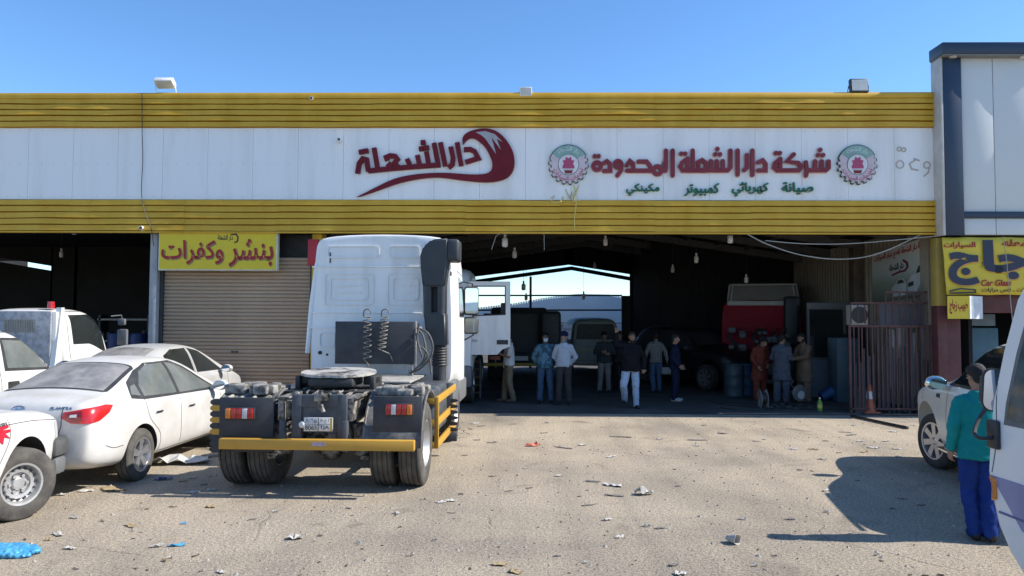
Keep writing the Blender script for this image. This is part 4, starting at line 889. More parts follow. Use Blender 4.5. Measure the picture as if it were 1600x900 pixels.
# ================================================================ beyond the back opening
FW = thing('sheet_fence', 'pale ribbed sheet wall with a toothed top edge behind the hall', 'fence', (0, 0, 0))
fm = mat('pale_galvanised_sheet', (.68, .67, .64), .55, scale=.8, col2=(.78, .77, .74))
mb = MB(); px = 700
while px < 1010:
    yt = 493 - 30 * math.exp(-((px - 915) / 75) ** 2) - 4
    yt = np.interp(px, [700, 800, 850, 900, 950, 985, 1010], [486, 474, 465, 459, 460, 466, 470])
    p = at(px, yt, 43); q = at(px + 3.9, yt, 43); mb.b(p.x, q.x - .035, 43, 43.06, 0, p.z); mb.b(q.x - .034, q.x, 43.03, 43.06, 0, p.z - .1); px += 3.9
mb.obj('sheet', fm, FW, smooth=0)
mb = MB(); xx0, xx1 = at(700, 500, 42.5).x, at(1010, 500, 42.5).x
pts = [(xx0 + (xx1 - xx0) * i / 12, 42.7, at(700 + 310 * i / 12, 503 + 7 * math.sin(i * 1.05) ** 2 - 4, 42.7).z) for i in range(13)]; mb.tube(crom([Vector(p) for p in pts]), .03, n=5); tag(mb.obj('cable', black_plastic), 'black cable drooping along the pale fence behind the hall', 'cable')
mb = MB(); px = 872
while px < 900:
    p = at(px, 506 + random.uniform(-1, 1), 36); mb.b(p.x, p.x + .1, 36, 36.1, 0, p.z); px += 3.4
dk = mb.obj('scrap_stack', dusty_steel); tag(dk, 'ragged pile top of pale sheets just outside the back opening', 'scrap')
# a ceiling-dark wall stub: blue drums, bench and scrap in the left bay
blue_d = mat('blue_plastic_drum', (.02, .035, .13), .5, var=.2, scale=6)
for i, (px, Y) in enumerate(((183, 18.6), (201, 18.9), (218, 18.5), (233, 18.8))):
    p = at(px, 520, Y); T = thing('plastic_drum', 'blue plastic drum in the row inside the dark left bay', 'drum', (p.x, Y, 0), 0, 'blue drums in the left bay'); 
    mb = MB(); r = .22; h = at(px, 521, Y).z; mb.lathe([(0, 0), (r * .9, 0), (r, .06), (r, h * .33), (r * .95, h * .35), (r, h * .37), (r, h * .63), (r * .95, h * .65), (r, h * .67), (r, h - .08), (r * .88, h), (0, h)], Matrix(), 24); mb.obj('drum', blue_d, T)
SHf = thing('shelf_unit', 'dark shelf unit standing behind the blue drums', 'shelf', (at(200, 500, 20.5).x, 20.5, 0))
mb = MB()
for z in (.7, 1.35, 1.95): mb.b(-.75, .7, -.2, .2, z, z + .05)
mb.obj('board', dusty_steel, SHf)
mb = MB()
for x_ in (-.72, .64): mb.b(x_, x_ + .06, -.2, .2, 0, 2.1)
mb.obj('post', dark_iron, SHf)
mb = MB(); random.seed(3)
for i in range(9):
    x_ = -.65 + i * .14; mb.b(x_, x_ + random.uniform(.06, .12), -.15, .1, 1.401, 1.401 + random.uniform(.1, .3), bev=.01)
tag(mb.obj('parts_row', dark_iron), 'row of dark parts on the shelf behind the blue drums', 'parts').location = SHf.location
# ================================================================ wheels
def wheel(parent, x, y, r, wd, rr, kind, rimm, tyrem=rubber, steer=0., name='wheel'):
    """axle along y; the outside is +y when y>0"""
    sg = 1 if y > 0 else -1
    Mx = Matrix.Translation((x, y, r)) @ Matrix.Rotation(steer, 4, 'Z') @ Matrix.Rotation(R(-90 * sg), 4, 'X')      # local z -> outwards
    h = wd / 2; mb = MB()
    n = 64
    if kind == 'truck':
        mb.lathe([(rr - .01, -h * .8), (rr, -h * .8), (rr, h * .86), (rr - .015, h * .9), (rr - .05, h * .5), (rr - .075, h * .2), (rr * .62, h * .05), (rr * .55, -.02), (rr * .40, -.02), (rr * .38, .03), (.0, .05)], Mx, n)
        for i in range(10):
            a = 2 * math.pi * i / 10; q = Vector((math.cos(a) * rr * .5, math.sin(a) * rr * .5, -.02)); mb.cyl(Mx @ q, Mx @ (q + Vector((0, 0, .045))), .016, n=6)
    elif kind == 'steel':
        mb.lathe([(rr - .005, -h * .8), (rr, h * .8), (rr + .008, h * .95), (rr - .012, h * .92), (rr - .03, h * .45), (rr - .045, h * .35), (rr * .72, h * .55), (rr * .56, h * .5), (rr * .5, h * .25), (rr * .34, h * .22), (rr * .3, h * .42), (rr * .26, h * .48), (0, h * .5)], Mx, n)
        for i in range(16):
            a = 2 * math.pi * i / 16; q = Vector((math.cos(a) * rr * .755, math.sin(a) * rr * .755, h * .47)); mb.cyl(Mx @ q, Mx @ (q + Vector((0, 0, .012))), .0125, n=10, mi=1)
        for i in range(6):
            a = 2 * math.pi * i / 6; q = Vector((math.cos(a) * rr * .42, math.sin(a) * rr * .42, h * .2)); mb.cyl(Mx @ q, Mx @ (q + Vector((0, 0, .03))), .017, n=6)
    else:
        ns = int(kind[5:])
        mb.lathe([(rr - .005, -h * .8), (rr, h * .8), (rr + .006, h * .95), (rr - .016, h * .93), (rr - .03, h * .5), (rr - .04, -h * .1)], Mx, n)
        mb.lathe([(rr - .04, h * .12), (rr * .2, h * .12), (0, h * .12)], Mx, n, mi=1)
        mb.lathe([(rr * .26, h * .2), (rr * .25, h * .72), (rr * .16, h * .8), (0, h * .82)], Mx, 28)
        for i in range(ns):
            a = 2 * math.pi * (i + .25) / ns; c, s_ = math.cos(a), math.sin(a)
            w0, w1 = rr * .15, rr * (.24 if ns == 5 else .17)
            def pt(rad, lat, hh): return Mx @ Vector((c * rad - s_ * lat, s_ * rad + c * lat, hh))
            P = [pt(rr * .18, -w0, h * .74), pt(rr * .18, w0, h * .74), pt(rr - .022, w1, h * .86), pt(rr - .022, -w1, h * .86)]; Q = [pt(rr * .18, -w0, h * .3), pt(rr * .18, w0, h * .3), pt(rr - .022, w1, h * .45), pt(rr - .022, -w1, h * .45)]
            V = [mb.bm.verts.new(q) for q in P + Q]
            for fi in ((0, 1, 2, 3), (0, 4, 5, 1), (1, 5, 6, 2), (2, 6, 7, 3), (3, 7, 4, 0)): mb.bm.faces.new([V[k] for k in fi])
    wo = mb.obj(name, [rimm, seam_mat], parent, smooth=30)
    mb = MB(); g = .012; prof = [(rr - .004, -h * .82), (rr + .02, -h * .96), ((r + rr) / 2, -h * 1.0), (r - .025, -h * .9), (r - .006, -h * .8)]
    ng = 4 if kind == 'truck' else 3
    for i in range(ng):
        c = -h * .62 + i * (h * 1.24) / (ng - 1); gw = .007 if kind == 'truck' else .006
        prof += [(r, c - gw), (r - g, c - gw * .7), (r - g, c + gw * .7), (r, c + gw)]
    prof += [(r - .006, h * .8), (r - .025, h * .9), ((r + rr) / 2, h * 1.0), (rr + .02, h * .97), (rr - .004, h * .86)]
    mb.lathe(prof, Mx, 72)
    # cross sipes
    mb.obj('tyre', tyrem, wo, smooth=50)
    return wo

def side_dec(parent, bvh, sg, name, polys, m, off=.004, cell=.06, sub=None):
    mb = MB()
    for P in polys: decal(mb, bvh, P, lambda u, v: (u, sg * 3, v), (0, -sg, 0), off, cell)
    return mb.obj(name, m, parent, smooth=40)
def top_dec(parent, bvh, name, polys, m, off=.004, cell=.06):
    mb = MB()
    for P in polys: decal(mb, bvh, P, lambda u, v: (u, v, 5), (0, 0, -1), off, cell)
    return mb.obj(name, m, parent, smooth=40)
def end_dec(parent, bvh, sg, name, polys, m, off=.004, cell=.05):
    mb = MB()
    for P in polys: decal(mb, bvh, P, lambda u, v: (sg * 9, u, v), (-sg, 0, 0), off, cell)
    return mb.obj(name, m, parent, smooth=40)
def seams(parent, bvh, sg, lines, wd=.007):
    mb = MB()
    for Ln in lines:
        L2_ = crom([Vector((a, b2)) for a, b2 in Ln], 4) if len(Ln) > 2 else [Vector(q) for q in Ln]
        decal(mb, bvh, ribbon([(q[0], q[1]) for q in L2_], wd), lambda u, v: (u, sg * 3, v), (0, -sg, 0), .0022, .09)
    return mb.obj('panel_seam', seam_mat, parent, smooth=0)
def handle(parent, bvh, sg, x, z, m, w_=.09):
    h = bvh.ray_cast(Vector((x, sg * 3, z)), Vector((0, -sg, 0)))[0]
    if h is None: return
    mb = MB(); mb.b(x - w_, x + w_, h.y - .004 * sg - .022, h.y + .022, z - .014, z + .014, bev=.01); return mb.obj('door_handle', m, parent)
def door_mirror(parent, x, y, z, sg, m, sc=1., glassm=mirror):
    mb = MB(); mb.ell((x + .02, y + sg * .13 * sc, z + .02), (.075 * sc, .115 * sc, .08 * sc)); mb.cyl((x + .02, y - sg * .06, z - .05), (x + .02, y + sg * .05, z - .01), .025, n=8)
    o = mb.obj('door_mirror', m, parent, smooth=60)
    mb = MB(); mb.lathe([(0, .01), (.062 * sc, .01), (.07 * sc, 0)], Matrix.Translation((x - .05 * sc, y + sg * .13 * sc, z + .02)) @ Matrix.Rotation(R(-90), 4, 'Y') @ Matrix.Diagonal((.95, 1.4, 1, 1)), 24); mb.obj('mirror_glass', glassm, o); return o

# ---------------------------------------------------------------- saloon
def place(T, rz, local, world):
    T.rotation_euler = (0, 0, rz); q = Matrix.Rotation(rz, 3, 'Z') @ Vector(local); T.location = (world.x - q.x, world.y - q.y, 0)
def sedan(name, label, cat, paint):
    T = thing(name, label, cat)
    st = [(3.50, .36, .58, .62, .42, .34), (3.46, .28, .62, .68, .62, .48), (3.33, .24, .68, .78, .76, .58), (3.05, .22, .78, .87, .84, .66), (2.7, .2, .87, .96, .878, .69), (2.42, .2, .90, 1.04, .885, .65), (2.0, .2, .915, 1.27, .8875, .585), (1.62, .2, .92, 1.43, .8875, .56), (1.1, .2, .93, 1.485, .8875, .57), (.6, .2, .95, 1.475, .8875, .575),
          (.18, .2, .965, 1.38, .8875, .585), (-.22, .22, .98, 1.21, .885, .61), (-.5, .24, .99, 1.12, .878, .65), (-.78, .27, .99, 1.10, .86, .68), (-.94, .32, .97, 1.075, .83, .66), (-1.0, .36, .90, 1.0, .79, .61), (-1.02, .44, .80, .88, .70, .52)]
    me, bv = shell(st)
    ar = [(x, .32, .375, sg, .8875) for x in (0, 2.62) for sg in (1, -1)]
    body_obj(me, ar, [paint, seam_mat], T)
    front_win = [(1.02, .985), (2.12, .965), (1.86, 1.10), (1.58, 1.26), (1.32, 1.365), (1.10, 1.39)]; rear_win = [(.12, 1.02), (.94, .99), (1.02, 1.39), (.62, 1.385), (.36, 1.31), (.16, 1.15)]; quarter = [(-.1, 1.06), (.06, 1.03), (.10, 1.17), (.0, 1.15)]
    for sg in (1, -1):
        side_dec(T, bv, sg, 'window_frame', [[(-.16, 1.02), (.1, .985), (2.26, .93), (1.92, 1.13), (1.6, 1.31), (1.3, 1.41), (.62, 1.41), (.3, 1.33), (.0, 1.2)]], black_plastic, .003)
        side_dec(T, bv, sg, 'window', [front_win, rear_win, quarter], pale_glass, .006)
        seams(T, bv, sg, [[(2.2, .30), (2.28, .6), (2.26, .9)], [(1.0, .28), (.98, .6), (.98, .98)], [(.98, .98), (1.06, 1.41)], [(.08, .99), (.16, .75), (.42, .52), (.44, .3)], [(.44, .28), (2.2, .28)], [(-.75, .55), (-.6, .5), (-.42, .5)]])
        handle(T, bv, sg, .38, .80, chrome); handle(T, bv, sg, 1.28, .78, chrome)
        door_mirror(T, 1.98, sg * .86, .985, sg, paint)
    top_dec(T, bv, 'rear_window_seal', [[(-.42, -.60), (-.42, .60), (-.38, .635), (.34, .545), (.38, .5), (.38, -.5), (.34, -.545), (-.38, -.635)]], black_plastic, .003)
    top_dec(T, bv, 'rear_window', [[(-.385, -.585), (-.385, .585), (.32, .505), (.34, .44), (.34, -.44), (.32, -.505)]], dust_glass, .006)
    top_dec(T, bv, 'windscreen', [[(2.42, -.62), (2.42, .62), (1.64, .5), (1.64, -.5)]], glass, .004)
    # tail lights wrap round the corners
    for sg in (1, -1):
        d = Vector((1, -sg * .75, 0)).normalized(); ax = Vector((.6, sg * .8, 0)); ax = Vector((-d.y, d.x, 0)) * (1 if sg > 0 else 1)
        c0 = Vector((-.86, sg * .72, 0)) - d * 2
        f = lambda u, v: c0 + ax * (u * (-1)) * (-1) + Vector((0, 0, v))
        k = sg
        P = [(-.26, .885), (-.245, .95), (-.05, .985), (.16, 1.005), (.245, .99), (.20, .92), (.10, .85), (-.02, .825), (-.18, .835)]
        s0 = 1 if (ax.x * 1) > 0 else -1                       # u grows forwards along the flank
        mb = MB(); decal(mb, bv, [(u * s0, v) for u, v in P], f, d, .012, .05); lt = mb.obj('tail_light', red_lens, T)
        mb = MB(); decal(mb, bv, [(u * s0, v) for u, v in [(-.225, .885), (-.215, .935), (-.075, .96), (-.08, .855), (-.16, .86)]], f, d, .016, .05); mb.obj('inner_lens', mat('dark_red_lens', (.22, .008, .01), .2, coat=.5), lt)
        mb = MB(); decal(mb, bv, [(u * s0, v) for u, v in [(-.19, .897), (-.18, .925), (-.12, .93), (-.125, .897)]], f, d, .019, .05); mb.obj('reverse_lens', clear_lens, lt)
    end_dec(T, bv, -1, 'boot_seam', [ribbon([(-.5, 1.0), (-.5, .8), (-.42, .56), (.42, .56), (.5, .8), (.5, 1.0)], .008)], seam_mat, .003)
    end_dec(T, bv, -1, 'boot_handle', [[(-.38, .905), (.38, .905), (.35, .86), (-.35, .86)]], paint, .03)
    end_dec(T, bv, -1, 'number_plate', [[(-.26, .78), (.26, .78), (.26, .66), (-.26, .66)]], mat('plate_white', (.65, .65, .63), .4), .008)
    return T, bv
SD, bvS = sedan('saloon_car', 'dusty white saloon with red tail lights parked left of the truck', 'car', dusty_white)
for sg in (1, -1):
    wheel(SD, 0, sg * .785, .318, .2, .205, 'alloy5', alloy, dusty_rubber); wheel(SD, 2.62, sg * .785, .318, .2, .205, 'alloy5', alloy, dusty_rubber)
place(SD, R(90 - 1.0), (0, -.885, 0), gp(222, 750))
# badges on the boot lid
mb = MB()
def bdec(poly, off=.006): decal(mb, bvS, poly, lambda u, v: (-9, u, v), (1, 0, 0), off, .2, grid=False)
n = 24
for i in range(n):
    a0, a1 = 2 * math.pi * i / n, 2 * math.pi * (i + 1) / n; g = lambda a, k: (.075 * k * math.cos(a),   .985 + .036 * k * math.sin(a)); bdec([g(a0, 1), g(a1, 1), g(a1, .84), g(a0, .84)])
bdec([(.030, .965), (.042, .97), (.026, 1.005), (.014, 1.005)]); bdec([(-.014, .965), (-.026, .965), (-.042, 1.0), (-.030, 1.005)]); bdec([(-.03, .981), (.03, .986), (.028, .994), (-.03, .989)])
mb.obj('badge', chrome, SD, smooth=0)
mb = MB()
def fS(u, v, w_):
    h = bvS.ray_cast(Vector((-9, u, v)), Vector((1, 0, 0)))[0]; return (h if h else Vector((-.95, u, v))) - Vector((w_, 0, 0))
text(mb, 'ELANTRA', (-.36, -.60, 1.012, .985), fS, .002, .006, .01); mb.obj('badge_lettering', chrome, SD, smooth=0)

# ---------------------------------------------------------------- silver hatchback behind it
HB = thing('hatchback_car', 'dusty silver hatchback half hidden behind the white saloon', 'car')
st = [(3.26, .34, .62, .66, .5, .4), (3.2, .27, .68, .74, .68, .52), (3.0, .22, .78, .88, .79, .6), (2.65, .2, .88, .99, .84, .64), (2.4, .2, .92, 1.08, .845, .62), (2.0, .2, .93, 1.32, .8475, .57), (1.6, .2, .94, 1.48, .8475, .55), (1.1, .2, .95, 1.535, .8475, .56), (.5, .2, .98, 1.52, .8475, .565), (.05, .22, 1.0, 1.44, .845, .56), (-.3, .24, 1.0, 1.26, .835, .58), (-.52, .28, .98, 1.08, .80, .6), (-.6, .34, .86, .94, .74, .56), (-.62, .42, .74, .8, .64, .46)]
me, bvH = shell(st); body_obj(me, [(x, .3, .36, sg, .8475) for x in (0, 2.55) for sg in (1, -1)], [silver_paint, seam_mat], HB)
for sg in (1, -1):
    side_dec(HB, bvH, sg, 'window', [[(1.12, 1.0), (2.12, .99), (1.84, 1.2), (1.56, 1.38), (1.2, 1.45)], [(.2, 1.05), (1.03, 1.01), (1.1, 1.45), (.6, 1.44), (.28, 1.34)], [(-.2, 1.1), (.1, 1.06), (.18, 1.31), (-.02, 1.25)]], glass, .006)
    seams(HB, bvH, sg, [[(2.2, .3), (2.28, .6), (2.26, .95)], [(1.06, .28), (1.06, .98)], [(1.06, .98), (1.14, 1.46)], [(.12, 1.0), (.2, .75), (.4, .5), (.42, .3)]])
    handle(HB, bvH, sg, .5, .86, silver_paint); handle(HB, bvH, sg, 1.36, .85, silver_paint); door_mirror(HB, 1.98, sg * .82, 1.0, sg, silver_paint)
    wheel(HB, 0, sg * .74, .3, .19, .19, 'alloy7', alloy); wheel(HB, 2.55, sg * .74, .3, .19, .19, 'alloy7', alloy)
    end_dec(HB, bvH, -1, 'tail_light', [[(sg * .55, .8), (sg * .74, .85), (sg * .72, 1.05), (sg * .6, 1.0)]], red_lens, .008)
top_dec(HB, bvH, 'rear_window', [[(-.4, -.5), (-.4, .5), (.28, .44), (.28, -.44)]], dust_glass, .005); top_dec(HB, bvH, 'windscreen', [[(2.38, -.6), (2.38, .6), (1.64, .5), (1.64, -.5)]], glass, .004)
p = at(352, 615, 13.3); place(HB, R(90 - 4), (2.55, -.84, 0), Vector((at(365, 650, 15.3).x, 15.3, 0)))

# ---------------------------------------------------------------- big white SUV on the right
def suv(name, label, cat, paint, lod=False):
    chrome = globals()['chrome'] if not lod else black_plastic; clear_lens = globals()['clear_lens'] if not lod else black_plastic; glass = globals()['glass'] if not lod else black_plastic; alloy = globals()['alloy'] if not lod else mat('dim_rim', (.15, .15, .15), .5)
    T = thing(name, label, cat)
    T.scale = (.93,) * 3; st = [(3.95, .46, .78, .84, .66, .52), (3.9, .38, .88, .95, .82, .64), (3.75, .34, .98, 1.06, .93, .74), (3.4, .32, 1.07, 1.15, .985, .8), (2.95, .32, 1.11, 1.2, 1.0, .82), (2.55, .32, 1.13, 1.24, 1.0, .8), (2.2, .32, 1.13, 1.5, 1.0, .75), (1.8, .32, 1.14, 1.79, 1.0, .73), (1.2, .32, 1.14, 1.87, 1.0, .73), (.2, .32, 1.15, 1.89, 1.0, .735), (-.3, .34, 1.15, 1.87, .995, .73), (-.58, .38, 1.14, 1.72, .98, .71), (-.74, .42, 1.1, 1.5, .95, .7), (-.8, .5, 1.0, 1.2, .88, .66)]
    st = [(a, b_, c + .08, d + .08, e, g_) for a, b_, c, d, e, g_ in st]; U = lambda L_: [[(u, v + .08) for u, v in P] for P in L_]
    me, bv = shell(st); body_obj(me, [(x, .40, .49, sg, 1.0) for x in (0, 2.95) for sg in (1, -1)], [paint, seam_mat], T)
    for sg in (1, -1):
        side_dec(T, bv, sg, 'window_frame', U([[(-.55, 1.2), (2.42, 1.18), (2.1, 1.46), (1.78, 1.69), (1.55, 1.77), (-.45, 1.77)]]), black_plastic, .003)
        side_dec(T, bv, sg, 'window', U([[(1.02, 1.23), (2.28, 1.22), (2.0, 1.46), (1.72, 1.66), (1.5, 1.73), (1.02, 1.735)], [(.02, 1.24), (.94, 1.23), (.94, 1.735), (.1, 1.735)], [(-.5, 1.26), (-.06, 1.25), (-.0, 1.73), (-.42, 1.73)]]), glass, .007)
        seams(T, bv, sg, [[(2.28, .48), (2.34, .8), (2.3, 1.16)], [(.98, .46), (.98, 1.2)], [(.0, 1.2), (.1, .95), (.42, .7), (.46, .46)], [(3.3, .98), (3.36, 1.02), (3.32, 1.12)]])
        handle(T, bv, sg, .32, 1.0, chrome); handle(T, bv, sg, 1.28, 1.0, chrome)
        side_dec(T, bv, sg, 'side_strip', [[(.5, .70), (2.3, .70), (2.3, .665), (.5, .665)], [(.5, .585), (2.3, .585), (2.3, .52), (.5, .52)]], chrome if not lod else paint, .012)
        side_dec(T, bv, sg, 'fender_vent', U([[(2.52, .985), (2.68, .99), (2.66, 1.045), (2.52, 1.04)]]), chrome, .02); side_dec(T, bv, sg, 'vent_slot', U([[(2.53, .995), (2.65, .998), (2.64, 1.025), (2.53, 1.022)]]), black_plastic, .024)
        side_dec(T, bv, sg, 'head_light', U([[(3.62, .80), (3.84, .80), (3.80, .98), (3.66, 1.02)]]), clear_lens, .008)
        door_mirror(T, 2.3, sg * .97, 1.28, sg, chrome, 1.25, mat('green_tinted_mirror', (.55, .75, .66), .05, metal=1, var=0))
        mb = MB(); mb.b(.5, 2.45, sg * .92, sg * 1.08, .34, .40, bev=.02); mb.obj('running_board', chrome if not lod else paint, T)
        mb = MB(); mb.tube(crom([(-.4, sg * .62, 1.93), (-.3, sg * .60, 1.955), (.2, sg * .60, 1.965), (1.1, sg * .60, 1.955), (1.3, sg * .62, 1.92)]), .022, n=8); mb.obj('roof_rail', chrome, T)
        wheel(T, 0, sg * .86, .40, .27, .265, 'alloy7', alloy); wheel(T, 2.95, sg * .86, .40, .27, .265, 'alloy7', alloy, steer=R(14) if not lod else 0)
        end_dec(T, bv, -1, 'tail_light', U([[(sg * .72, .9), (sg * .86, .9), (sg * .82, 1.5), (sg * .72, 1.5)]]), red_lens, .008)
    top_dec(T, bv, 'windscreen', [[(2.46, -.74), (2.46, .74), (1.82, .66), (1.82, -.66)]], glass, .004)
    end_dec(T, bv, -1, 'rear_window', U([[(-.66, 1.2), (.66, 1.2), (.6, 1.68), (-.6, 1.68)]]), glass, .006)
    return T, bv
SV, bvV = suv('suv_car', 'pearl white SUV with chrome mirror behind the man in teal', 'car', mat('pearl_white_paint', (.66, .61, .52), .32, scale=1.5, coat=.4, col2=(.76, .71, .62)))
place(SV, R(90 - 10), (2.95 * .93, .99 * .93, 0), gp(1456, 731))
DK, _ = suv('suv_car', 'dark car standing in the gloom between the black clothed man and the red cab', 'car', mat('black_car_paint', (.008, .008, .009), .5), True)
place(DK, R(-60), (2.95 * .93, -.99 * .93, 0), gp(1100, 610))

# ---------------------------------------------------------------- pickup at the left edge
PK = thing('pickup_truck', 'white pickup nose with steel wheel and red star sticker at the left edge', 'pickup')
st = [(3.66, .5, .78, .82, .62, .5), (3.62, .42, .86, .92, .76, .6), (3.48, .38, .94, 1.0, .81, .66), (3.1, .36, 1.0, 1.07, .835, .7), (2.6, .36, 1.035, 1.11, .8425, .71), (2.1, .36, 1.05, 1.14, .845, .68), (1.7, .36, 1.06, 1.45, .845, .64), (1.35, .36, 1.06, 1.68, .845, .62), (.9, .36, 1.06, 1.74, .845, .62), (.45, .36, 1.06, 1.72, .845, .62), (.2, .38, 1.06, 1.5, .845, .64), (.12, .4, 1.0, 1.1, .84, .68), (-.3, .4, .95, 1.0, .84, .72), (-1.1, .42, .94, .98, .83, .72), (-1.2, .5, .9, .94, .78, .66)]
me, bvP = shell(st); WBP = 2.85
body_obj(me, [(x, .36, .455, sg, .8425) for x in (0, WBP) for sg in (1, -1)], [white_paint, seam_mat], PK)
for sg in (1, -1):
    side_dec(PK, bvP, sg, 'window', [[(.5, 1.12), (1.86, 1.1), (1.62, 1.36), (1.34, 1.6), (.5, 1.64)]], pale_glass, .006)
    seams(PK, bvP, sg, [[(2.26, .45), (2.34, .6), (2.53, .86), (2.50, 1.06)], [(.45, .45), (.45, 1.1)], [(2.2, .985), (2.9, .965), (3.5, .90)]], .006)
    wheel(PK, 0, sg * .735, .355, .22, .20, 'steel', steel_rim, dusty_rubber); wheel(PK, WBP, sg * .735, .355, .22, .20, 'steel', steel_rim, dusty_rubber, R(-32))
    handle(PK, bvP, sg, .65, .98, black_plastic)
    side_dec(PK, bvP, sg, 'head_light', [[(3.45, .71), (3.60, .71), (3.61, .86), (3.49, .90), (3.43, .88)]], clear_lens, .008, .04)
    door_mirror(PK, 1.8, sg * .83, 1.12, sg, black_plastic)
side_dec(PK, bvP, -1, 'star_sticker', [[(x + .60, z + .05) for x, z in [(1.45, .92), (1.90, .93), (1.90, .905), (1.78, .895), (1.93, .885), (1.93, .862), (1.84, .855), (1.92, .80), (1.82, .825), (1.80, .76), (1.72, .81), (1.45, .72)]]], mat('red_sticker', (.5, .02, .04), .4), .006)
side_dec(PK, bvP, -1, 'green_sticker', [[(2.08, .49), (2.22, .50), (2.22, .57), (2.08, .56)]], mat('green_sticker', (.05, .3, .17), .4), .006)
def fP(u, v, w_):
    h = bvP.ray_cast(Vector((u, -3, v)), Vector((0, 1, 0)))[0]; return (h if h else Vector((u, -.84, v))) - Vector((0, w_, 0))
mb = MB(); text(mb, 'DIESEL', (2.28, 2.50, 1.01, .98), fP, .003, .006, .01); mb.obj('badge_lettering', seam_mat, PK, smooth=0)
mb = MB(); text(mb, 'TEL', (2.08, 2.25, .645, .605), fP, .003, .006, .02); mb.obj('sticker_lettering', mat('red_sticker', (.5, .02, .04)), PK, smooth=0)
mb = MB(); mb.b(3.40, 3.74, -.85, -.62, .50, .70, bev=.05); mb.b(3.66, 3.78, -.62, .62, .50, .70, bev=.03); mb.b(3.40, 3.74, .62, .85, .50, .70, bev=.05); mb.obj('bumper', mat('grey_bumper', (.055, .055, .056), .55, scale=5, col2=(.10, .10, .098)), PK)
mb = MB(); mb.b(3.44, 3.68, -.835, -.6, .30, .497, bev=.05); mb.b(3.44, 3.68, .6, .835, .30, .497, bev=.05); mb.obj('bumper_lower', grey_plastic, PK)
top_dec(PK, bvP, 'windscreen', [[(2.04, -.64), (2.04, .64), (1.4, .56), (1.4, -.56)]], glass, .004)
place(PK, R(90 + 7), (WBP, -.85, 0), gp(42, 811))

# ---------------------------------------------------------------- white van behind the saloon
VN = thing('white_van', 'white van with dark door handle behind the white saloon at the left edge', 'van')
st = [(0.0, .4, .7, .74, .6, .5), (-.06, .34, .84, .9, .76, .64), (-.2, .3, .98, 1.06, .83, .70), (-.42, .3, 1.1, 1.25, .845, .70), (-.7, .3, 1.15, 1.52, .845, .68), (-1.0, .3, 1.16, 1.76, .845, .67), (-1.35, .3, 1.16, 1.87, .845, .68), (-2.2, .3, 1.16, 1.91, .845, .69), (-3.6, .3, 1.16, 1.91, .845, .69), (-4.4, .32, 1.14, 1.88, .84, .68), (-4.6, .4, 1.1, 1.7, .8, .66)]
me, bvN = shell(st); body_obj(me, [(x, .33, .41, sg, .845) for x in (-1.0, -3.55) for sg in (1, -1)], [white_paint, seam_mat], VN)
for sg in (1, -1):
    side_dec(VN, bvN, sg, 'window_frame', [[(-.40, 1.20), (-1.52, 1.24), (-1.52, 1.72), (-1.0, 1.70), (-.72, 1.50)]], black_plastic, .003)
    side_dec(VN, bvN, sg, 'window', [[(-.56, 1.24), (-1.46, 1.28), (-1.48, 1.68), (-1.02, 1.66), (-.78, 1.49)], [(-1.85, 1.28), (-3.0, 1.28), (-3.0, 1.7), (-1.85, 1.7)]], pale_glass, .006)
    seams(VN, bvN, sg, [[(-.5, .45), (-.44, .8), (-.38, 1.2)], [(-1.62, .4), (-1.62, 1.78)], [(-1.72, .4), (-1.72, 1.8)], [(-.7, 1.58), (-1.0, 1.77), (-1.62, 1.79)]], .009)
    side_dec(VN, bvN, sg, 'door_handle', [rrect(-1.50, -1.28, .985, 1.085, .02)], black_plastic, .012); side_dec(VN, bvN, sg, 'vent', [rrect(-1.84, -1.76, .93, 1.11, .015)], black_plastic, .008)
    wheel(VN, -1.0, sg * .75, .33, .2, .19, 'steel', steel_rim); wheel(VN, -3.55, sg * .75, .33, .2, .19, 'steel', steel_rim)
    door_mirror(VN, -.48, sg * .82, 1.22, sg, black_plastic, 1.2)
top_dec(VN, bvN, 'windscreen', [[(-.40, -.62), (-.40, .62), (-1.0, .58), (-1.0, -.58)]], glass, .004)
rzv = R(90 - 2); pv = at(92, 585, 11.6); place(VN, rzv, (-.42, -.845, 0), Vector((pv.x, pv.y, 0)))

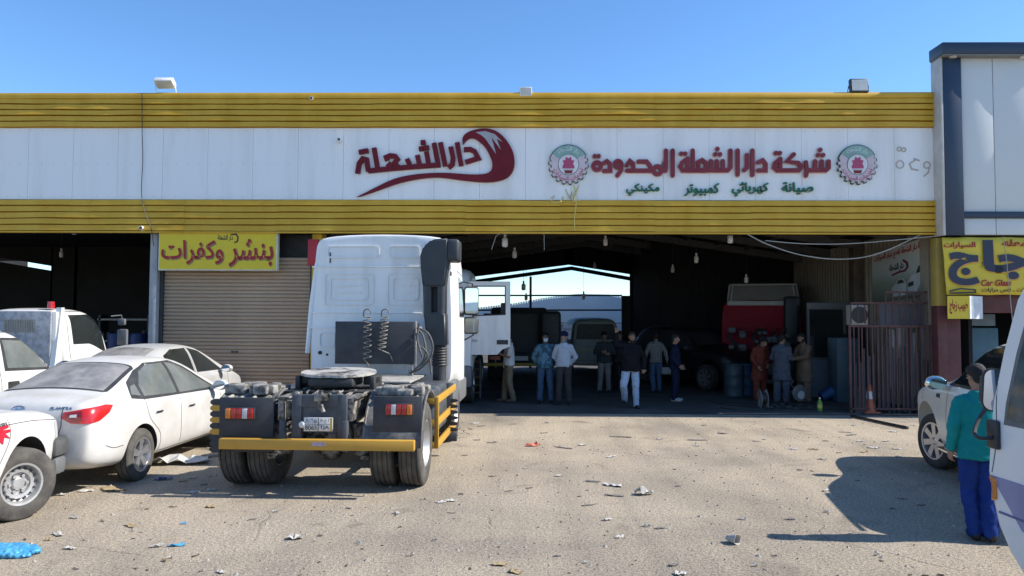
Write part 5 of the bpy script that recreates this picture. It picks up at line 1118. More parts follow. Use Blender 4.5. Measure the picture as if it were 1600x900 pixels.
# ---------------------------------------------------------------- flatbed truck behind
TW = thing('flatbed_truck', 'white recovery truck with red roof beacon and grey scratched headboard', 'truck')
st = [(0, .5, 1.1, 1.15, .86, .8), (-.04, .46, 1.2, 1.3, .9, .82), (-.12, .46, 1.25, 1.62, .92, .80), (-.24, .46, 1.25, 1.98, .92, .78), (-.42, .46, 1.25, 2.16, .92, .77), (-.9, .46, 1.25, 2.2, .92, .77), (-1.36, .46, 1.25, 2.18, .92, .77), (-1.46, .5, 1.24, 2.12, .90, .76)]
me, bvT = shell(st); body_obj(me, [(-.85, .4, .5, sg, .92) for sg in (1, -1)], [white_paint, seam_mat], TW, 'cab')
for sg in (1, -1):
    side_dec(TW, bvT, sg, 'window', [[(-.16, 1.30), (-.52, 1.46), (-.66, 1.5), (-1.12, 1.5), (-1.14, 2.06), (-.40, 2.08), (-.26, 1.92)]], glass, .006)
    seams(TW, bvT, sg, [[(-1.24, .6), (-1.24, 2.1)], [(-.12, .7), (-.1, 1.2)], [(-1.24, 2.12), (-.4, 2.13), (-.2, 1.95)]], .01)
    side_dec(TW, bvT, sg, 'door_handle', [rrect(-1.16, -1.03, 1.0, 1.14, .02)], black_plastic, .012)
    wheel(TW, -.85, sg * .8, .4, .22, .23, 'truck', steel_rim); wheel(TW, -2.6, sg * .8, .4, .22, .23, 'truck', steel_rim)
    mb = MB(); mb.tube([(.0, sg * .86, 2.05), (.14, sg * 1.0, 2.07), (.14, sg * 1.02, 1.98)], .012, n=6); mb.b(.08, .16, sg * .94, sg * 1.16, 1.44, 1.78, bev=.03); mb.b(.06, .14, sg * .96, sg * 1.12, 1.86, 2.0, bev=.03); mb.obj('door_mirror', grey_plastic, TW)
end_dec(TW, bvT, 1, 'windscreen', [rrect(-.74, .74, 1.32, 1.98, .06)], glass, .006)
mb = MB(); mb.b(-1.82, -1.74, -1.0, 1.0, .7, 2.12, bev=.01); mb.prism([(-1.95, .6), (-1.70, .6), (-1.66, 2.2), (-1.74, 2.2)], lambda u, v, w_: Vector((u, w_, v)), -1.04, -.94); mb.prism([(-1.95, .6), (-1.70, .6), (-1.66, 2.2), (-1.74, 2.2)], lambda u, v, w_: Vector((u, w_, v)), .94, 1.04); mb.obj('bulkhead', white_paint, TW)
mb = MB(); mb.b(-3.1, -1.86, -1.0, 1.0, .75, .9, bev=.01); mb.b(-3.0, -1.3, -.4, .4, .55, .74); mb.obj('bed', dusty_steel, TW)
scr = mat('scratched_grey_board', (.20, .215, .24), .6, scale=7, col2=(.30, .32, .35), lo=.42, hi=.55)
mb = MB(); mb.b(-1.87, -1.831, -.93, .93, .92, 2.13, bev=.006); sbd = mb.obj('side_board', scr, TW)
mb = MB()
for i in range(18): mb.b(-1.885, -1.872, -.62 + i * .034, -.605 + i * .034, 1.74, 1.98)
mb.obj('vent_slat', mat('rusty_beige_slat', (.36, .33, .27), .7), sbd, smooth=0)
mb = MB(); mb.b(-1.65, -1.50, -.9, .9, .7, 2.0); mb.obj('cab_gap_box', grey_plastic, TW)
mb = MB(); mb.cyl((-1.3, -.5, 2.19), (-1.3, -.5, 2.32), .07, .06, n=18); mb.obj('beacon', red_lens, TW)
rzt = R(90 - 4); pt_ = at(172, 530, 15.2); place(TW, rzt, (-.1, -.92, 0), Vector((pt_.x, pt_.y, 0)))

# ---------------------------------------------------------------- minibus close to the camera on the right
BS = thing('minibus', 'white minibus with lavender lower side and big mirror at the right edge', 'minibus')
lav = mat('lavender_paint', (.17, .19, .36), .35, scale=2, coat=.3, col2=(.26, .28, .50))
bus_white = mat('bus_white_paint', (.76, .75, .74), .35, scale=1.3, coat=.4, col2=(.82, .81, .80))
sil = [(-.32, .30), (-.17, .42), (-.05, .58), (-.0, .72), (.0, .95), (-.02, 1.15), (-.07, 1.45), (-.19, 1.8), (-.34, 2.15), (-.5, 2.45), (-.75, 2.62), (-6.6, 2.62), (-6.7, 2.5), (-6.7, .4), (-6.6, .30)]
mb = MB(); mb.prism(sil, lambda u, v, w_: Vector((u, w_, v)), -1.02, 1.02)
eds = [e for e in mb.bm.edges if abs(e.verts[0].co.y - e.verts[1].co.y) < .01]
bmesh.ops.bevel(mb.bm, geom=eds, offset=.07, segments=4, affect='EDGES', profile=.5)
me = mb.mesh('body'); bvB = bvh_of(me); me.materials.append(bus_white); me.polygons.foreach_set('use_smooth', [True] * len(me.polygons)); me.set_sharp_from_angle(angle=R(35)); bo = link(bpy.data.objects.new('body', me), BS)
side_dec(BS, bvB, 1, 'lavender_band', [[(-.27, .32), (-.16, .42), (-.05, .58), (-.012, .72), (-.012, .93), (-6.65, .93), (-6.65, .45), (-6.5, .32)]], lav, .003, .3)
side_dec(BS, bvB, 1, 'band_line', [[(-.10, .70), (-6.5, .70), (-6.5, .685), (-.10, .685)], [(-.12, .52), (-.4, .58), (-.7, .6), (-.7, .56), (-.4, .54), (-.12, .48)]], mat('dark_lavender', (.09, .10, .26), .4), .006, .3)
side_dec(BS, bvB, 1, 'window_rubber', [[(-1.3, 1.30), (-.17, 1.30), (-.2, 1.45), (-.32, 1.8), (-.46, 2.12), (-.60, 2.36), (-1.3, 2.36)]], grey_plastic, .004, .2); side_dec(BS, bvB, 1, 'window', [[(-1.26, 1.34), (-.21, 1.34), (-.24, 1.47), (-.36, 1.8), (-.5, 2.12), (-.62, 2.32), (-1.26, 2.32)], rrect(-2.5, -1.4, 1.34, 2.32, .06), rrect(-3.7, -2.6, 1.34, 2.32, .06), rrect(-4.9, -3.8, 1.34, 2.32, .06)], mat('teal_tinted_glass', (.03, .06, .07), .08, var=.6, scale=5, coat=.4, col2=(.10, .16, .18)), .008, .2)
end_dec(BS, bvB, 1, 'windscreen', [rrect(-.9, .9, 1.25, 2.35, .08)], glass, .005)
mb = MB(); decal(mb, bvB, rrect(-.06, .06, .76, .92, .02), lambda u, v: Vector((.2, 1.2, v)) + Vector((.707, -.707, 0)) * u, (-.707, -.707, 0), .02, .05); mb.obj('indicator_light', amber_lens, BS)
mb = MB(); mb.b(-.135, -.015, 1.018, 1.05, 1.12, 1.32, bev=.02); mb.obj('mirror_mount', black_plastic, BS)
mb = MB(); mb.tube(crom([(-.09, 1.05, 1.2), (-.05, 1.11, 1.19), (.0, 1.12, 1.22), (.06, 1.04, 1.32), (.085, .95, 1.42)]), .014, n=8); mb.obj('mirror_arm', black_plastic, BS)
Mm = Matrix.Translation((.06, .925, 1.515)) @ Matrix.Rotation(R(4), 4, 'X') @ Matrix.Rotation(R(-12), 4, 'Z')
mb = MB(); P = rrect(-.085, .085, -.155, .155, .065, 5)
mb.prism(P, lambda u, v, w_: Mm @ Vector((w_, u, v)), -.0, .05); bmesh.ops.bevel(mb.bm, geom=[e for e in mb.bm.edges if all((Mm.inverted() @ v.co).x > .03 for v in e.verts)], offset=.03, segments=3, affect='EDGES'); mo = mb.obj('mirror_housing', black_plastic, BS, smooth=50)
mb = MB(); mb.prism(rrect(-.076, .076, -.145, .145, .058, 5), lambda u, v, w_: Mm @ Vector((w_, u, v)), -.006, -.0005); mb.obj('mirror_glass', mirror, mo, smooth=0)
for sg in (1, -1): wheel(BS, -1.3, sg * .88, .38, .22, .24, 'truck', steel_rim); wheel(BS, -5.2, sg * .88, .38, .22, .24, 'truck', steel_rim)
seams(BS, bvB, 1, [[(-.03, .95), (-.09, 1.2), (-.10, 1.5), (-.2, 2.0), (-.3, 2.3)]], .006)
q = at(1545, 700, 5.33); place(BS, R(90 + 1.0), (0, 1.02, 0), Vector((q.x, q.y, 0)))

# ---------------------------------------------------------------- van seen from behind inside the hall
RV = thing('parked_van', 'pale grey minibus seen from behind with a yellow strip inside the hall', 'van')
gv = mat('pale_grey_van_paint', (.34, .35, .33), .5, scale=2)
st = [(0, .42, 1.0, 1.9, .86, .74), (.05, .36, 1.05, 2.02, .9, .78), (.3, .34, 1.1, 2.1, .93, .8), (1.5, .34, 1.1, 2.12, .94, .8), (3.8, .34, 1.1, 2.1, .94, .8), (4.6, .36, 1.05, 1.5, .9, .8), (4.75, .45, .9, 1.0, .8, .7)]
me, bvR = shell(st); body_obj(me, [(x, .33, .41, sg, .94) for x in (1.0, 3.8) for sg in (1, -1)], [gv, seam_mat], RV)
end_dec(RV, bvR, -1, 'rear_window', [[(-.72, 1.32), (.72, 1.32), (.68, 1.82), (.6, 1.88), (-.6, 1.88), (-.68, 1.82)]], black_plastic, .006)
end_dec(RV, bvR, -1, 'yellow_strip', [[(-.5 + k * .16, .93), (-.39 + k * .16, .93), (-.39 + k * .16, .97), (-.5 + k * .16, .97)] for k in range(7)], mat('yellow_tape', (.6, .55, .1), .4), .006, .2)
for sg in (1, -1):
    end_dec(RV, bvR, -1, 'tail_light', [[(sg * .72, .60), (sg * .82, .60), (sg * .82, 1.0), (sg * .72, 1.0)]], mat('dark_red_lens', (.22, .008, .01)), .01)
    side_dec(RV, bvR, sg, 'window', [rrect(.4, 1.4, 1.3, 1.85, .06), rrect(1.5, 2.5, 1.3, 1.85, .06), rrect(2.6, 3.6, 1.3, 1.85, .06)], glass, .006)
    wheel(RV, 1.0, sg * .82, .33, .2, .19, 'steel', steel_rim); wheel(RV, 3.8, sg * .82, .33, .2, .19, 'steel', steel_rim)
end_dec(RV, bvR, -1, 'tailgate_seam', [ribbon([(-.78, 1.25), (-.7, .55), (.7, .55), (.78, 1.25)], .012)], seam_mat, .004)
q = at(931, 500, 27.0); place(RV, R(90 + 3), (0, 0, 0), Vector((q.x, 27.0, 0)))
# dark box truck left of it
BT = thing('box_truck', 'dark box truck with a yellow rear bar behind the standing men', 'truck')
dkb = mat('dark_truck_box', (.06, .06, .06), .7, scale=2)
mb = MB(); mb.b(0, 4.5, -1.2, 1.2, .95, 2.22, bev=.03); mb.obj('cargo_box', dkb, BT)
mb = MB(); mb.b(0.2, 4.9, -.45, .45, .6, .949); mb.obj('chassis', dark_iron, BT)
mb = MB(); mb.b(-.05, .02, -1.2, 1.2, .52, .62, bev=.01); mb.obj('rear_bar', mat('yellow_bar_paint', (.5, .34, .05), .5), BT)
mb = MB(); mb.b(4.8, 6.4, -1.1, 1.1, .6, 2.5, bev=.12); mb.obj('cab', dkb, BT)
mb = MB(); mb.b(-.35, .0, -1.3, -.62, .8, 2.3, bev=.12, seg=3); mb.obj('tank', black_plastic, BT)
mb = MB(); mb.b(-.03, -.0, -.25, .25, .70, .84); mb.obj('number_plate', mat('plate_white', (.65, .65, .63)), BT)
for sg in (1, -1):
    for yy in (.95, .68): wheel(BT, 1.0, sg * yy, .48, .25, .28, 'truck', steel_rim)
    mb = MB(); mb.b(-.03, -.0, sg * .65, sg * 1.0, .72, .84); mb.obj('tail_light', red_lens, BT)
q = at(813, 560, 24.0); place(BT, R(90 + 1), (0, 0, 0), Vector((q.x, 24.0, 0)))
# ================================================================ the white tractor unit
TR = thing('tractor_truck', 'white tractor truck without trailer showing its rear axle and fifth wheel', 'truck', tuple(gp(515, 755)), R(90 - 1.4))
TM = LM(TR)
def rc(px0, px1, py0, py1, xl):
    a = lhit(px0, py0, TM, xl); b2 = lhit(px1, py1, TM, xl); return min(a.y, b2.y), max(a.y, b2.y), min(a.z, b2.z), max(a.z, b2.z)
def pt(px, py, xl): return lhit(px, py, TM, xl)
snork = mat('charcoal_intake_plastic', (.022, .026, .033), .5, scale=3, col2=(.04, .045, .052), bump=.04)
flap = mat('dark_mud_flap', (.026, .03, .036), .65, scale=4, col2=(.055, .058, .062), bump=.05)
bar_y = mat('ochre_bar_paint', (.46, .245, .03), .5, scale=7, col2=(.50, .28, .04), lo=.2, hi=.5)
fr_m = mat('slate_frame_paint', (.045, .055, .07), .55, scale=5, col2=(.10, .105, .11), lo=.4, hi=.7)
def cab_builder(T, x0, paint, deep=2.2, zt=3.36, z0=.95, mirrors=True, roofm=None, wt=1.0, sub=2):
    """x0 is the rear wall; the cab runs forwards"""
    hw = 1.15
    st = []
    for x, kb, kz, zb in ((x0 - .0, .965, -.035, .04), (x0 + .01, .992, -.008, .01), (x0 + .06, 1, 0, 0), (x0 + .4, 1, .02, 0), (x0 + deep * .5, 1, .03, 0), (x0 + deep * .78, 1, .0, -.3), (x0 + deep * .9, .99, -.22, -.45), (x0 + deep - .06, .97, -.95, -.45), (x0 + deep, .92, -1.3, -.40)):
        st.append((x, z0 + zb, zt + kz, hw * kb))
    bm_ = MB(); rings = []
    for x, zb, z1, h in st:
        c = .08; zs = min(z1 - .2, 2.35 + 0 * x)
        half = [(0, zb), (h * .9, zb), (h, zb + .05), (h, zb + .4), (h, min(2.0, z1 - .6)), (h * .985, min(zs, z1 - .45)), (h * .955, z1 - .22), (h * .925, z1 - .09), (h * .84, z1 - .02), (h * .5, z1 + .015), (0, z1 + .03)]
        L = [bm_.bm.verts.new((x, y, z)) for y, z in half]; rings.append((L, [L[0]] + [bm_.bm.verts.new((x, -y, z)) for y, z in half[1:-1]] + [L[-1]]))
    for (A, A2), (B, B2) in zip(rings, rings[1:]):
        for i in range(len(A) - 1): bm_.bm.faces.new((A[i], A[i + 1], B[i + 1], B[i])); bm_.bm.faces.new((A2[i + 1], A2[i], B2[i], B2[i + 1]))
    for L, Rv in (rings[0], rings[-1]):
        bm_.bm.faces.new((L[0], L[1], Rv[1]))
        for i in range(1, len(L) - 2): bm_.bm.faces.new((L[i], L[i + 1], Rv[i + 1], Rv[i]))
        bm_.bm.faces.new((L[-2], L[-1], Rv[-2]))
    o = bm_.obj('cab', paint, T, smooth=60)
    md = o.modifiers.new('s', 'SUBSURF'); md.levels = 1; md.render_levels = 1
    me = evald(o); o.modifiers.clear(); o.data = me
    me.set_sharp_from_angle(angle=R(40)); return o, bvh_of(me)
XC = 2.78
cabo, bvC = cab_builder(TR, XC, truck_white)
def emb(parent, y0, y1, z0, z1, xw, m, louv=3):
    """pressed rectangle with louvres on a rear wall at x = xw"""
    mb = MB(); f = lambda u, v, w_: Vector((xw - w_, u, v))
    P = rrect(y0, y1, z0, z1, .05, 4); mb.stroke(P, .03, f, -.005, .014, closed=True)
    for k in range(louv):
        z = z0 + (z1 - z0) * (k + 1) / (louv + 1); mb.stroke([(y0 + .12, z), (y1 - .12, z)], .03, f, -.005, .011 + k * .001)
    bmesh.ops.bevel(mb.bm, geom=[e for e in mb.bm.edges if all(v.co.x < xw - .008 for v in e.verts)], offset=.006, segments=2, affect='EDGES')
    return mb.obj('pressed_panel', m, parent, smooth=50)
def wall_z(py): return pt(590, py, XC).z
for a in ((508, 583, 428, 476), (606, 662, 428, 476)):
    y0, y1, z0, z1 = rc(*a, XC); emb(cabo, y0, y1, z0, z1, XC, truck_white, 0); emb(cabo, y0 + .09, y1 - .09, z0 + .08, z1 - .07, XC, truck_white, 2)
for a in ((512, 592, 385, 402), (608, 655, 385, 402)):
    y0, y1, z0, z1 = rc(*a, XC); emb(cabo, y0, y1, z0, z1, XC - .004, truck_white, 0)
mb = MB(); ya, yb = pt(486, 416, XC).y, pt(660, 416, XC).y; z = wall_z(417)
mb.b(XC - .02, XC + .04, yb, ya - .02, z - .012, z + .012, bev=.006); z = wall_z(489); mb.b(XC - .014, XC + .04, yb, ya + .02, z - .01, z + .01, bev=.005); z = wall_z(512); mb.b(XC - .014, XC + .04, yb, ya + .03, z - .01, z + .01, bev=.005); mb.obj('wall_seam', truck_white, cabo)
mb = MB()
for a in ((500, 522, 520, 542),): y0, y1, z0, z1 = rc(*a, XC); mb.stroke(rrect(y0, y1, z0, z1, .04), .02, lambda u, v, w_: Vector((XC - w_, u, v)), -.01, .012, closed=True)
mb.obj('lower_recess', truck_white, cabo)
mb = MB()
for px, py in ((500, 551), (511, 554)): p = pt(px, py, XC); mb.cyl((XC - .012, p.y, p.z), (XC + .02, p.y, p.z), .03 if px < 505 else .018, n=14)
p = pt(516, 402, XC); mb.b(XC - .008, XC + .01, p.y - .008, p.y + .008, p.z - .09, p.z + .08); mb.obj('hole', seam_mat, cabo)
# white outer skirt along the left edge of the rear wall
mb = MB(); e0 = [pt(504, 372, XC - .05), pt(492, 415, XC - .05), pt(484, 480, XC - .05), pt(478, 552, XC - .05)]
mb.tube([(XC + .03, p.y, p.z) for p in e0], [.02, .035, .04, .04], n=8); mb.obj('edge_trim', truck_white, cabo)
# cab side: windows, door seams, mirrors
for sg in (1, -1):
    side_dec(TR, bvC, sg, 'window', [[(XC + 1.06, 2.05), (XC + 1.9, 2.05), (XC + 1.78, 2.7), (XC + 1.1, 2.75)]], glass, .006, .1)
    seams(TR, bvC, sg, [[(XC + .95, 1.3), (XC + .95, 2.85)], [(XC + .95, 2.85), (XC + 1.8, 2.8)]], .012)
MIR = Matrix.Translation((XC + 1.98, -1.25, 0)) @ Matrix.Rotation(R(14), 4, 'Z') @ Matrix.Translation((-XC - 1.98, 1.40, 0))
mb = MB()
for zc, hh in ((2.36, .27), (1.90, .16)):
    mb.b(XC + 1.93, XC + 2.05, -1.55, -1.27, zc - hh, zc + hh, bev=.05, seg=3, M=MIR)
mb.tube([(XC + 1.98, -1.1, 2.72), (XC + 1.99, -1.28, 2.68), (XC + 2.0, -1.30, 1.72), (XC + 1.98, -1.12, 1.62)], .018, n=8); mo = mb.obj('door_mirror', black_plastic, TR)
mb = MB()
for zc, hh in ((2.36, .235), (1.90, .13)): mb.prism(rrect(-1.53, -1.29, zc - hh, zc + hh, .04), lambda u, v, w_: MIR @ Vector((XC + 1.93 - w_, u, v)), -.004, .003)
mb.obj('mirror_glass', mirror, mo, smooth=0)
mb = MB(); mb.b(XC + .1, XC + .8, -1.17, -1.02, .5, 1.0, bev=.03); mb.b(XC + .1, XC + .8, 1.02, 1.17, .5, 1.0, bev=.03); mb.b(XC + .2, XC + 2.2, -1.16, 1.16, .55, .94, bev=.05); mb.obj('lower_skirt', grey_plastic, TR)
for zz in (2.72, 1.35): pass
mb = MB()
for py in (428, 470, 519): p = pt(699, py, XC + .1); mb.b(XC + .02, XC + .14, p.y - .07, p.y + .03, p.z - .045, p.z + .045, bev=.02)
mb.obj('hinge', black_plastic, TR)
# air intake stack
IN = MB()
def yz(px, py, x): p = pt(px, py, x); return p.y, p.z
xi = XC - .32
y0, z0 = yz(657, 404, xi); y1, z1 = yz(700, 373, xi)
P = [yz(657, 420, xi), yz(656, 400, xi), yz(661, 385, xi), yz(674, 374, xi), yz(700, 371, xi), yz(700, 405, xi), yz(697, 430, xi), yz(695, 448, xi), yz(660, 448, xi)]
IN.prism(P, lambda u, v, w_: Vector((xi + w_, u, v)), 0, .3)
P = [yz(660, 447, xi), yz(695, 447, xi), yz(696, 495, xi), yz(698, 545, xi), yz(676, 545, xi), yz(664, 515, xi), yz(660, 490, xi)]
IN.prism([yz(661, 488, xi), yz(696, 488, xi), yz(698, 542, xi), yz(675, 542, xi), yz(664, 515, xi)][::-1], lambda u, v, w_: Vector((xi + .02 + w_, u, v)), 0, .26)
for pxa, pxb in ((668, 669), (690, 689)):
    a = pt(pxa, 432, xi + .1); b2 = pt(pxb, 495, xi + .1); IN.cyl((xi + .1, a.y, a.z), (xi + .1, b2.y, b2.z), .078, .07, n=18)
p = pt(670, 497, xi + .2); IN.b(xi + .18, xi + .28, pt(695, 470, xi).y, pt(661, 470, xi).y, pt(680, 500, xi).z, pt(680, 440, xi).z)
bmesh.ops.bevel(IN.bm, geom=[e for e in IN.bm.edges if e.calc_length() > .12 and len(e.link_faces) == 2 and e.calc_face_angle(0) > .5], offset=.03, segments=3, affect='EDGES')
ino = IN.obj('air_intake', snork, TR, smooth=50)
mb = MB(); y0, y1, z0, z1 = rc(697, 716, 374, 409, xi + .1); mb.b(xi + .02, xi + .42, y0 - .02, y1, z0, z1, bev=.05, seg=3); mb.obj('intake_head', snork, ino)
mb = MB(); pa = pt(687, 542, xi + .14); pb = pt(687, 572, xi + .14); nB = 7
prof = []
for i in range(nB * 2 + 1): prof.append((.125 if i % 2 else .108, i * (pa.z - pb.z) / (nB * 2)))
mb.lathe([(0, 0)] + prof + [(0, pa.z - pb.z)], Matrix.Translation((xi + .14, pa.y, pb.z)), 24); mb.cyl((xi + .14, pa.y, pb.z - .22), (xi + .14, pa.y, pb.z), .105, n=20); mb.obj('bellows', black_plastic, ino, smooth=20)
# dark bulkhead with coils
y0, y1, z0, z1 = rc(525, 647, 502, 569, XC - .42); mb = MB(); mb.b(XC - .46, XC - .42, y0, y1, z0, z1, bev=.008); mb.obj('headboard_plate', flap, TR)
mb = MB(); mb.b(XC - .43, XC - .39, y0 - .03, y0, z0 - .04, z1 + .01, bev=.004); mb.b(XC - .44, XC - .38, y0 + .02, y0 + .09, z0 - .18, z0 - .002, bev=.004); mb.obj('plate_bracket', dusty_steel, TR)
coil_m = mat('dusty_coil_hose', (.18, .17, .15), .7)
for px0, px1, tail in ((574, 574, 0), (602, 602, 1)):
    mb = MB(); a = pt(px0, 494, XC - .55); b2 = pt(px1 - (6 if tail else 0), 561 - (16 if tail else 0), XC - .55); P = []; n = 8 * 18
    for i in range(n + 1):
        t = i / n; q = a.lerp(b2, t); an = t * 2 * math.pi * 8; r = .058; P.append((q.x + math.sin(an) * r, q.y + math.cos(an) * r * (1 if t < .9 else 1), q.z + .04 * math.sin(t * 20) * .1))
    loop = [(a.x, a.y + .06 * math.cos(s_), a.z + .05 + .06 * math.sin(s_)) for s_ in [x_ * .5 for x_ in range(0, 8)]]
    P = P + [(b2.x + .05, b2.y + (-.0 if not tail else -.12), b2.z - .08), (b2.x + .1, b2.y - (.16 if tail else .0), b2.z - .2)]
    mb.tube(loop[::-1] + P, .0105, n=6); mb.obj('coil_hose', coil_m, TR, smooth=80)
mb = MB()
for i, pts in enumerate(([(651, 512), (668, 520), (676, 540), (672, 560), (655, 577), (640, 583)], [(653, 515), (661, 525), (665, 548), (660, 566), (645, 580)], [(650, 520), (654, 540), (662, 545), (668, 556), (658, 572)], [(671, 560), (674, 585)], [(655, 505), (652, 530), (660, 558)])):
    mb.tube(crom([pt(px, py, XC - .45 - .04 * i) for px, py in pts]), .016, n=7)
mb.obj('air_hose', mat('dusty_black_hose', (.05, .05, .048), .6, col2=(.14, .135, .12)), TR, smooth=80)
# chassis rails, crossmembers, axle
mb = MB()
for sg in (1, -1):
    y = sg * .40; mb.b(-.62, XC + 1.9, y - .035, y + .035, .84, 1.10, bev=.006); mb.b(-.6, XC, y - .075 * 1, y + .075, 1.085, 1.105, bev=.003)
for x in (-.55, -.1, .5, 1.2, 2.0): mb.b(x, x + .08, -.365, .365, .86, 1.06, bev=.01)
mb.obj('chassis', grease, TR)
mb = MB(); mb.cyl((0, -.62, .5), (0, .62, .5), .10, n=16); mb.ell((0.02, 0, .52), (.24, .25, .24)); mb.cyl((.2, 0, .55), (1.8, 0, .66), .06, n=12); mb.obj('rear_axle', grease, TR)
mb = MB()
for sg in (1, -1):
    mb.cyl((-.33, sg * .50, .42), (-.33, sg * .50, .70), .12, n=16); mb.cyl((-.33, sg * .50, .70), (-.33, sg * .50, .78), .135, n=16)
    mb.b(-.5, .6, sg * .55 - .05, sg * .55 + .05, .38, .43, bev=.01); mb.cyl((-.25, sg * .3, .55), (-.1, sg * .34, .95), .04, n=10)
    mb.cyl((.25, sg * .46, .6), (.42, sg * .46, .6), .11, n=14)
mb.obj('suspension', grease, TR)
random.seed(11); mb = MB()
for i in range(26):
    x = random.uniform(-.35, 1.6); y = random.uniform(-.34, .34); z = random.uniform(.9, 1.12); s_ = random.uniform(.03, .09); mb.b(x - s_, x + s_, y - s_ * .6, y + s_ * .6, z - s_ * .5, z + s_ * .4, bev=.012, M=Matrix.Rotation(random.uniform(-.02, .02), 4, 'Z'))
for i in range(9):
    y = random.uniform(-.36, .36); y2 = y + random.uniform(-.3, .3); mb.tube(crom([Vector((-.5, y, 1.0)), Vector((-.1, y2, 1.13)), Vector((.5, y, 1.09)), Vector((1.4, y2 * .8, 1.12))]), .012, n=6)
mb.obj('air_fittings', grease, TR)
for k in range(2): pass
# fifth wheel
fw = MB(); zf = pt(540, 580, .35).z
outer = []; inner = []
for i in range(0, 33):
    a = R(-72 + 324 * i / 32 + 0) + math.pi        # throat opens towards the rear
    outer.append((.35 + .50 * math.cos(a - 0) * -1 * -1, .50 * math.sin(a)))
P = []
for i in range(41):
    a = R(180 + 14) + R(332) * i / 40; P.append((.35 + .46 * math.cos(a), .47 * math.sin(a)))
P += [(.0, -.11), (.28, -.045), (.28, .045), (.0, .11)][::1] if False else [(-.02, -.10), (.30, -.04), (.30, .04), (-.02, .10)]
fw.prism(P, lambda u, v, w_: Vector((u, v, zf + w_ - (u - .35) * -.05)), -.032, .0)
bmesh.ops.bevel(fw.bm, geom=[e for e in fw.bm.edges if e.calc_length() < .12 and len(e.link_faces) == 2 and e.calc_face_angle(0) > 1.2], offset=.008, segments=2, affect='EDGES')
fw.obj('fifth_wheel', mat('worn_fifth_wheel_steel', (.03, .027, .024), .5, metal=.1, scale=3.2, col2=(.48, .45, .40), lo=.38, hi=.5, bump=.12), TR, smooth=40)
mb = MB()
for sg in (1, -1):
    mb.b(.15, .6, sg * .47 - .03, sg * .47 + .03, 1.12, zf - .05, bev=.01); mb.b(.22, .48, sg * .42 - .08, sg * .42 + .08, zf - .16, zf - .052, bev=.02)
mb.b(-.1, .9, -.55, .55, 1.106, 1.13, bev=.004); mb.b(-.05, .5, -.28, .28, zf - .17, zf - .06, bev=.03); mb.obj('coupling_base', dark_iron, TR)
# catwalk and side boxes between axle and cab
mb = MB(); mb.b(1.25, XC - .1, -.75, .75, 1.11, 1.14, bev=.005); mb.obj('catwalk', dusty_steel, TR)
mb = MB(); mb.b(.95, 2.3, -1.14, -.5, .42, 1.06, bev=.06, seg=3); mb.b(.95, 2.3, .5, 1.14, .42, 1.06, bev=.06, seg=3); mb.obj('side_tank', fr_m, TR)
# rear frame with plate
xr = -.66
mb = MB(); y0, y1, z0, z1 = rc(456, 470, 617, 690, xr); mb.b(xr, xr + .06, y0, y1, z0, z1 - .0, bev=.01); ya_ = y1
y0, y1, z0, z1 = rc(528, 541, 617, 690, xr); mb.b(xr, xr + .06, y0, y1, z0, z1, bev=.01); yb_ = y0; mb.b(xr + .005, xr + .09, yb_ + .002, ya_ - .002, pt(500, 637, xr).z, z1 - .002, bev=.01); mb.b(xr + .03, xr + .05, yb_ + .09, ya_ - .09, pt(500, 676, xr).z, pt(500, 637, xr).z); mb.obj('rear_frame', fr_m, TR)
mb = MB(); p = pt(503, 622, xr - .04); mb.b(xr - .12, xr - .002, p.y - .07, p.y + .07, p.z - .03, p.z + .05, bev=.015); mb.cyl((xr - .08, p.y, p.z - .12), (xr - .08, p.y, p.z + .09), .028, n=12); mb.cyl((xr - .10, p.y - .04, p.z - .15), (xr - .08, p.y + .02, p.z - .02), .022, n=8); mb.b(xr - .05, xr - .004, p.y - .1, p.y + .1, p.z + .03, p.z + .055, bev=.006); mb.obj('tow_hitch', grease, TR)
NP = rc(475, 520, 652, 674, xr - .03); mb = MB(); mb.b(xr - .035, xr - .025, NP[0], NP[1], NP[2], NP[3], bev=.004); npo = mb.obj('number_plate', mat('plate_white', (.65, .65, .63)), TR)
yw = NP[1] - NP[0]; zh = NP[3] - NP[2]
fpl = lambda u, v, w_: Vector((xr - .0355 - w_, NP[1] - u * yw, NP[2] + v * zh))
mb = MB(); text(mb, '٨٠٦٥', (.06, .44, .91, .60), fpl, .0, .003, .0); text(mb, 'ا ح ط', (.56, .86, .92, .60), fpl, .0, .003, .0); text(mb, '8065', (.05, .45, .42, .09), fpl, .0, .003, .0); text(mb, 'TJA', (.55, .87, .42, .09), fpl, .0, .003, .0)
mb.prism([(.01, .49), (.9, .49), (.9, .51), (.01, .51)], fpl, 0, .002); mb.prism([(.49, .02), (.51, .02), (.51, .98), (.49, .98)], fpl, 0, .0025); mb.obj('plate_lettering', ink, npo, smooth=0)
mb = MB(); mb.prism([(.91, .03), (.98, .03), (.98, .97), (.91, .97)], fpl, 0, .002); mb.obj('plate_strip', mat('plate_yellow', (.55, .4, .06), .4), npo, smooth=0)
mb = MB(); p = pt(473, 663, xr); mb.lathe([(0, 0), (.035, .0), (.04, .02), (.03, .035), (0, .04)], Matrix.Translation((xr - .01, p.y, p.z)) @ Matrix.Rotation(R(-90), 4, 'Y'), 16); mb.obj('plate_lamp', clear_lens, TR)
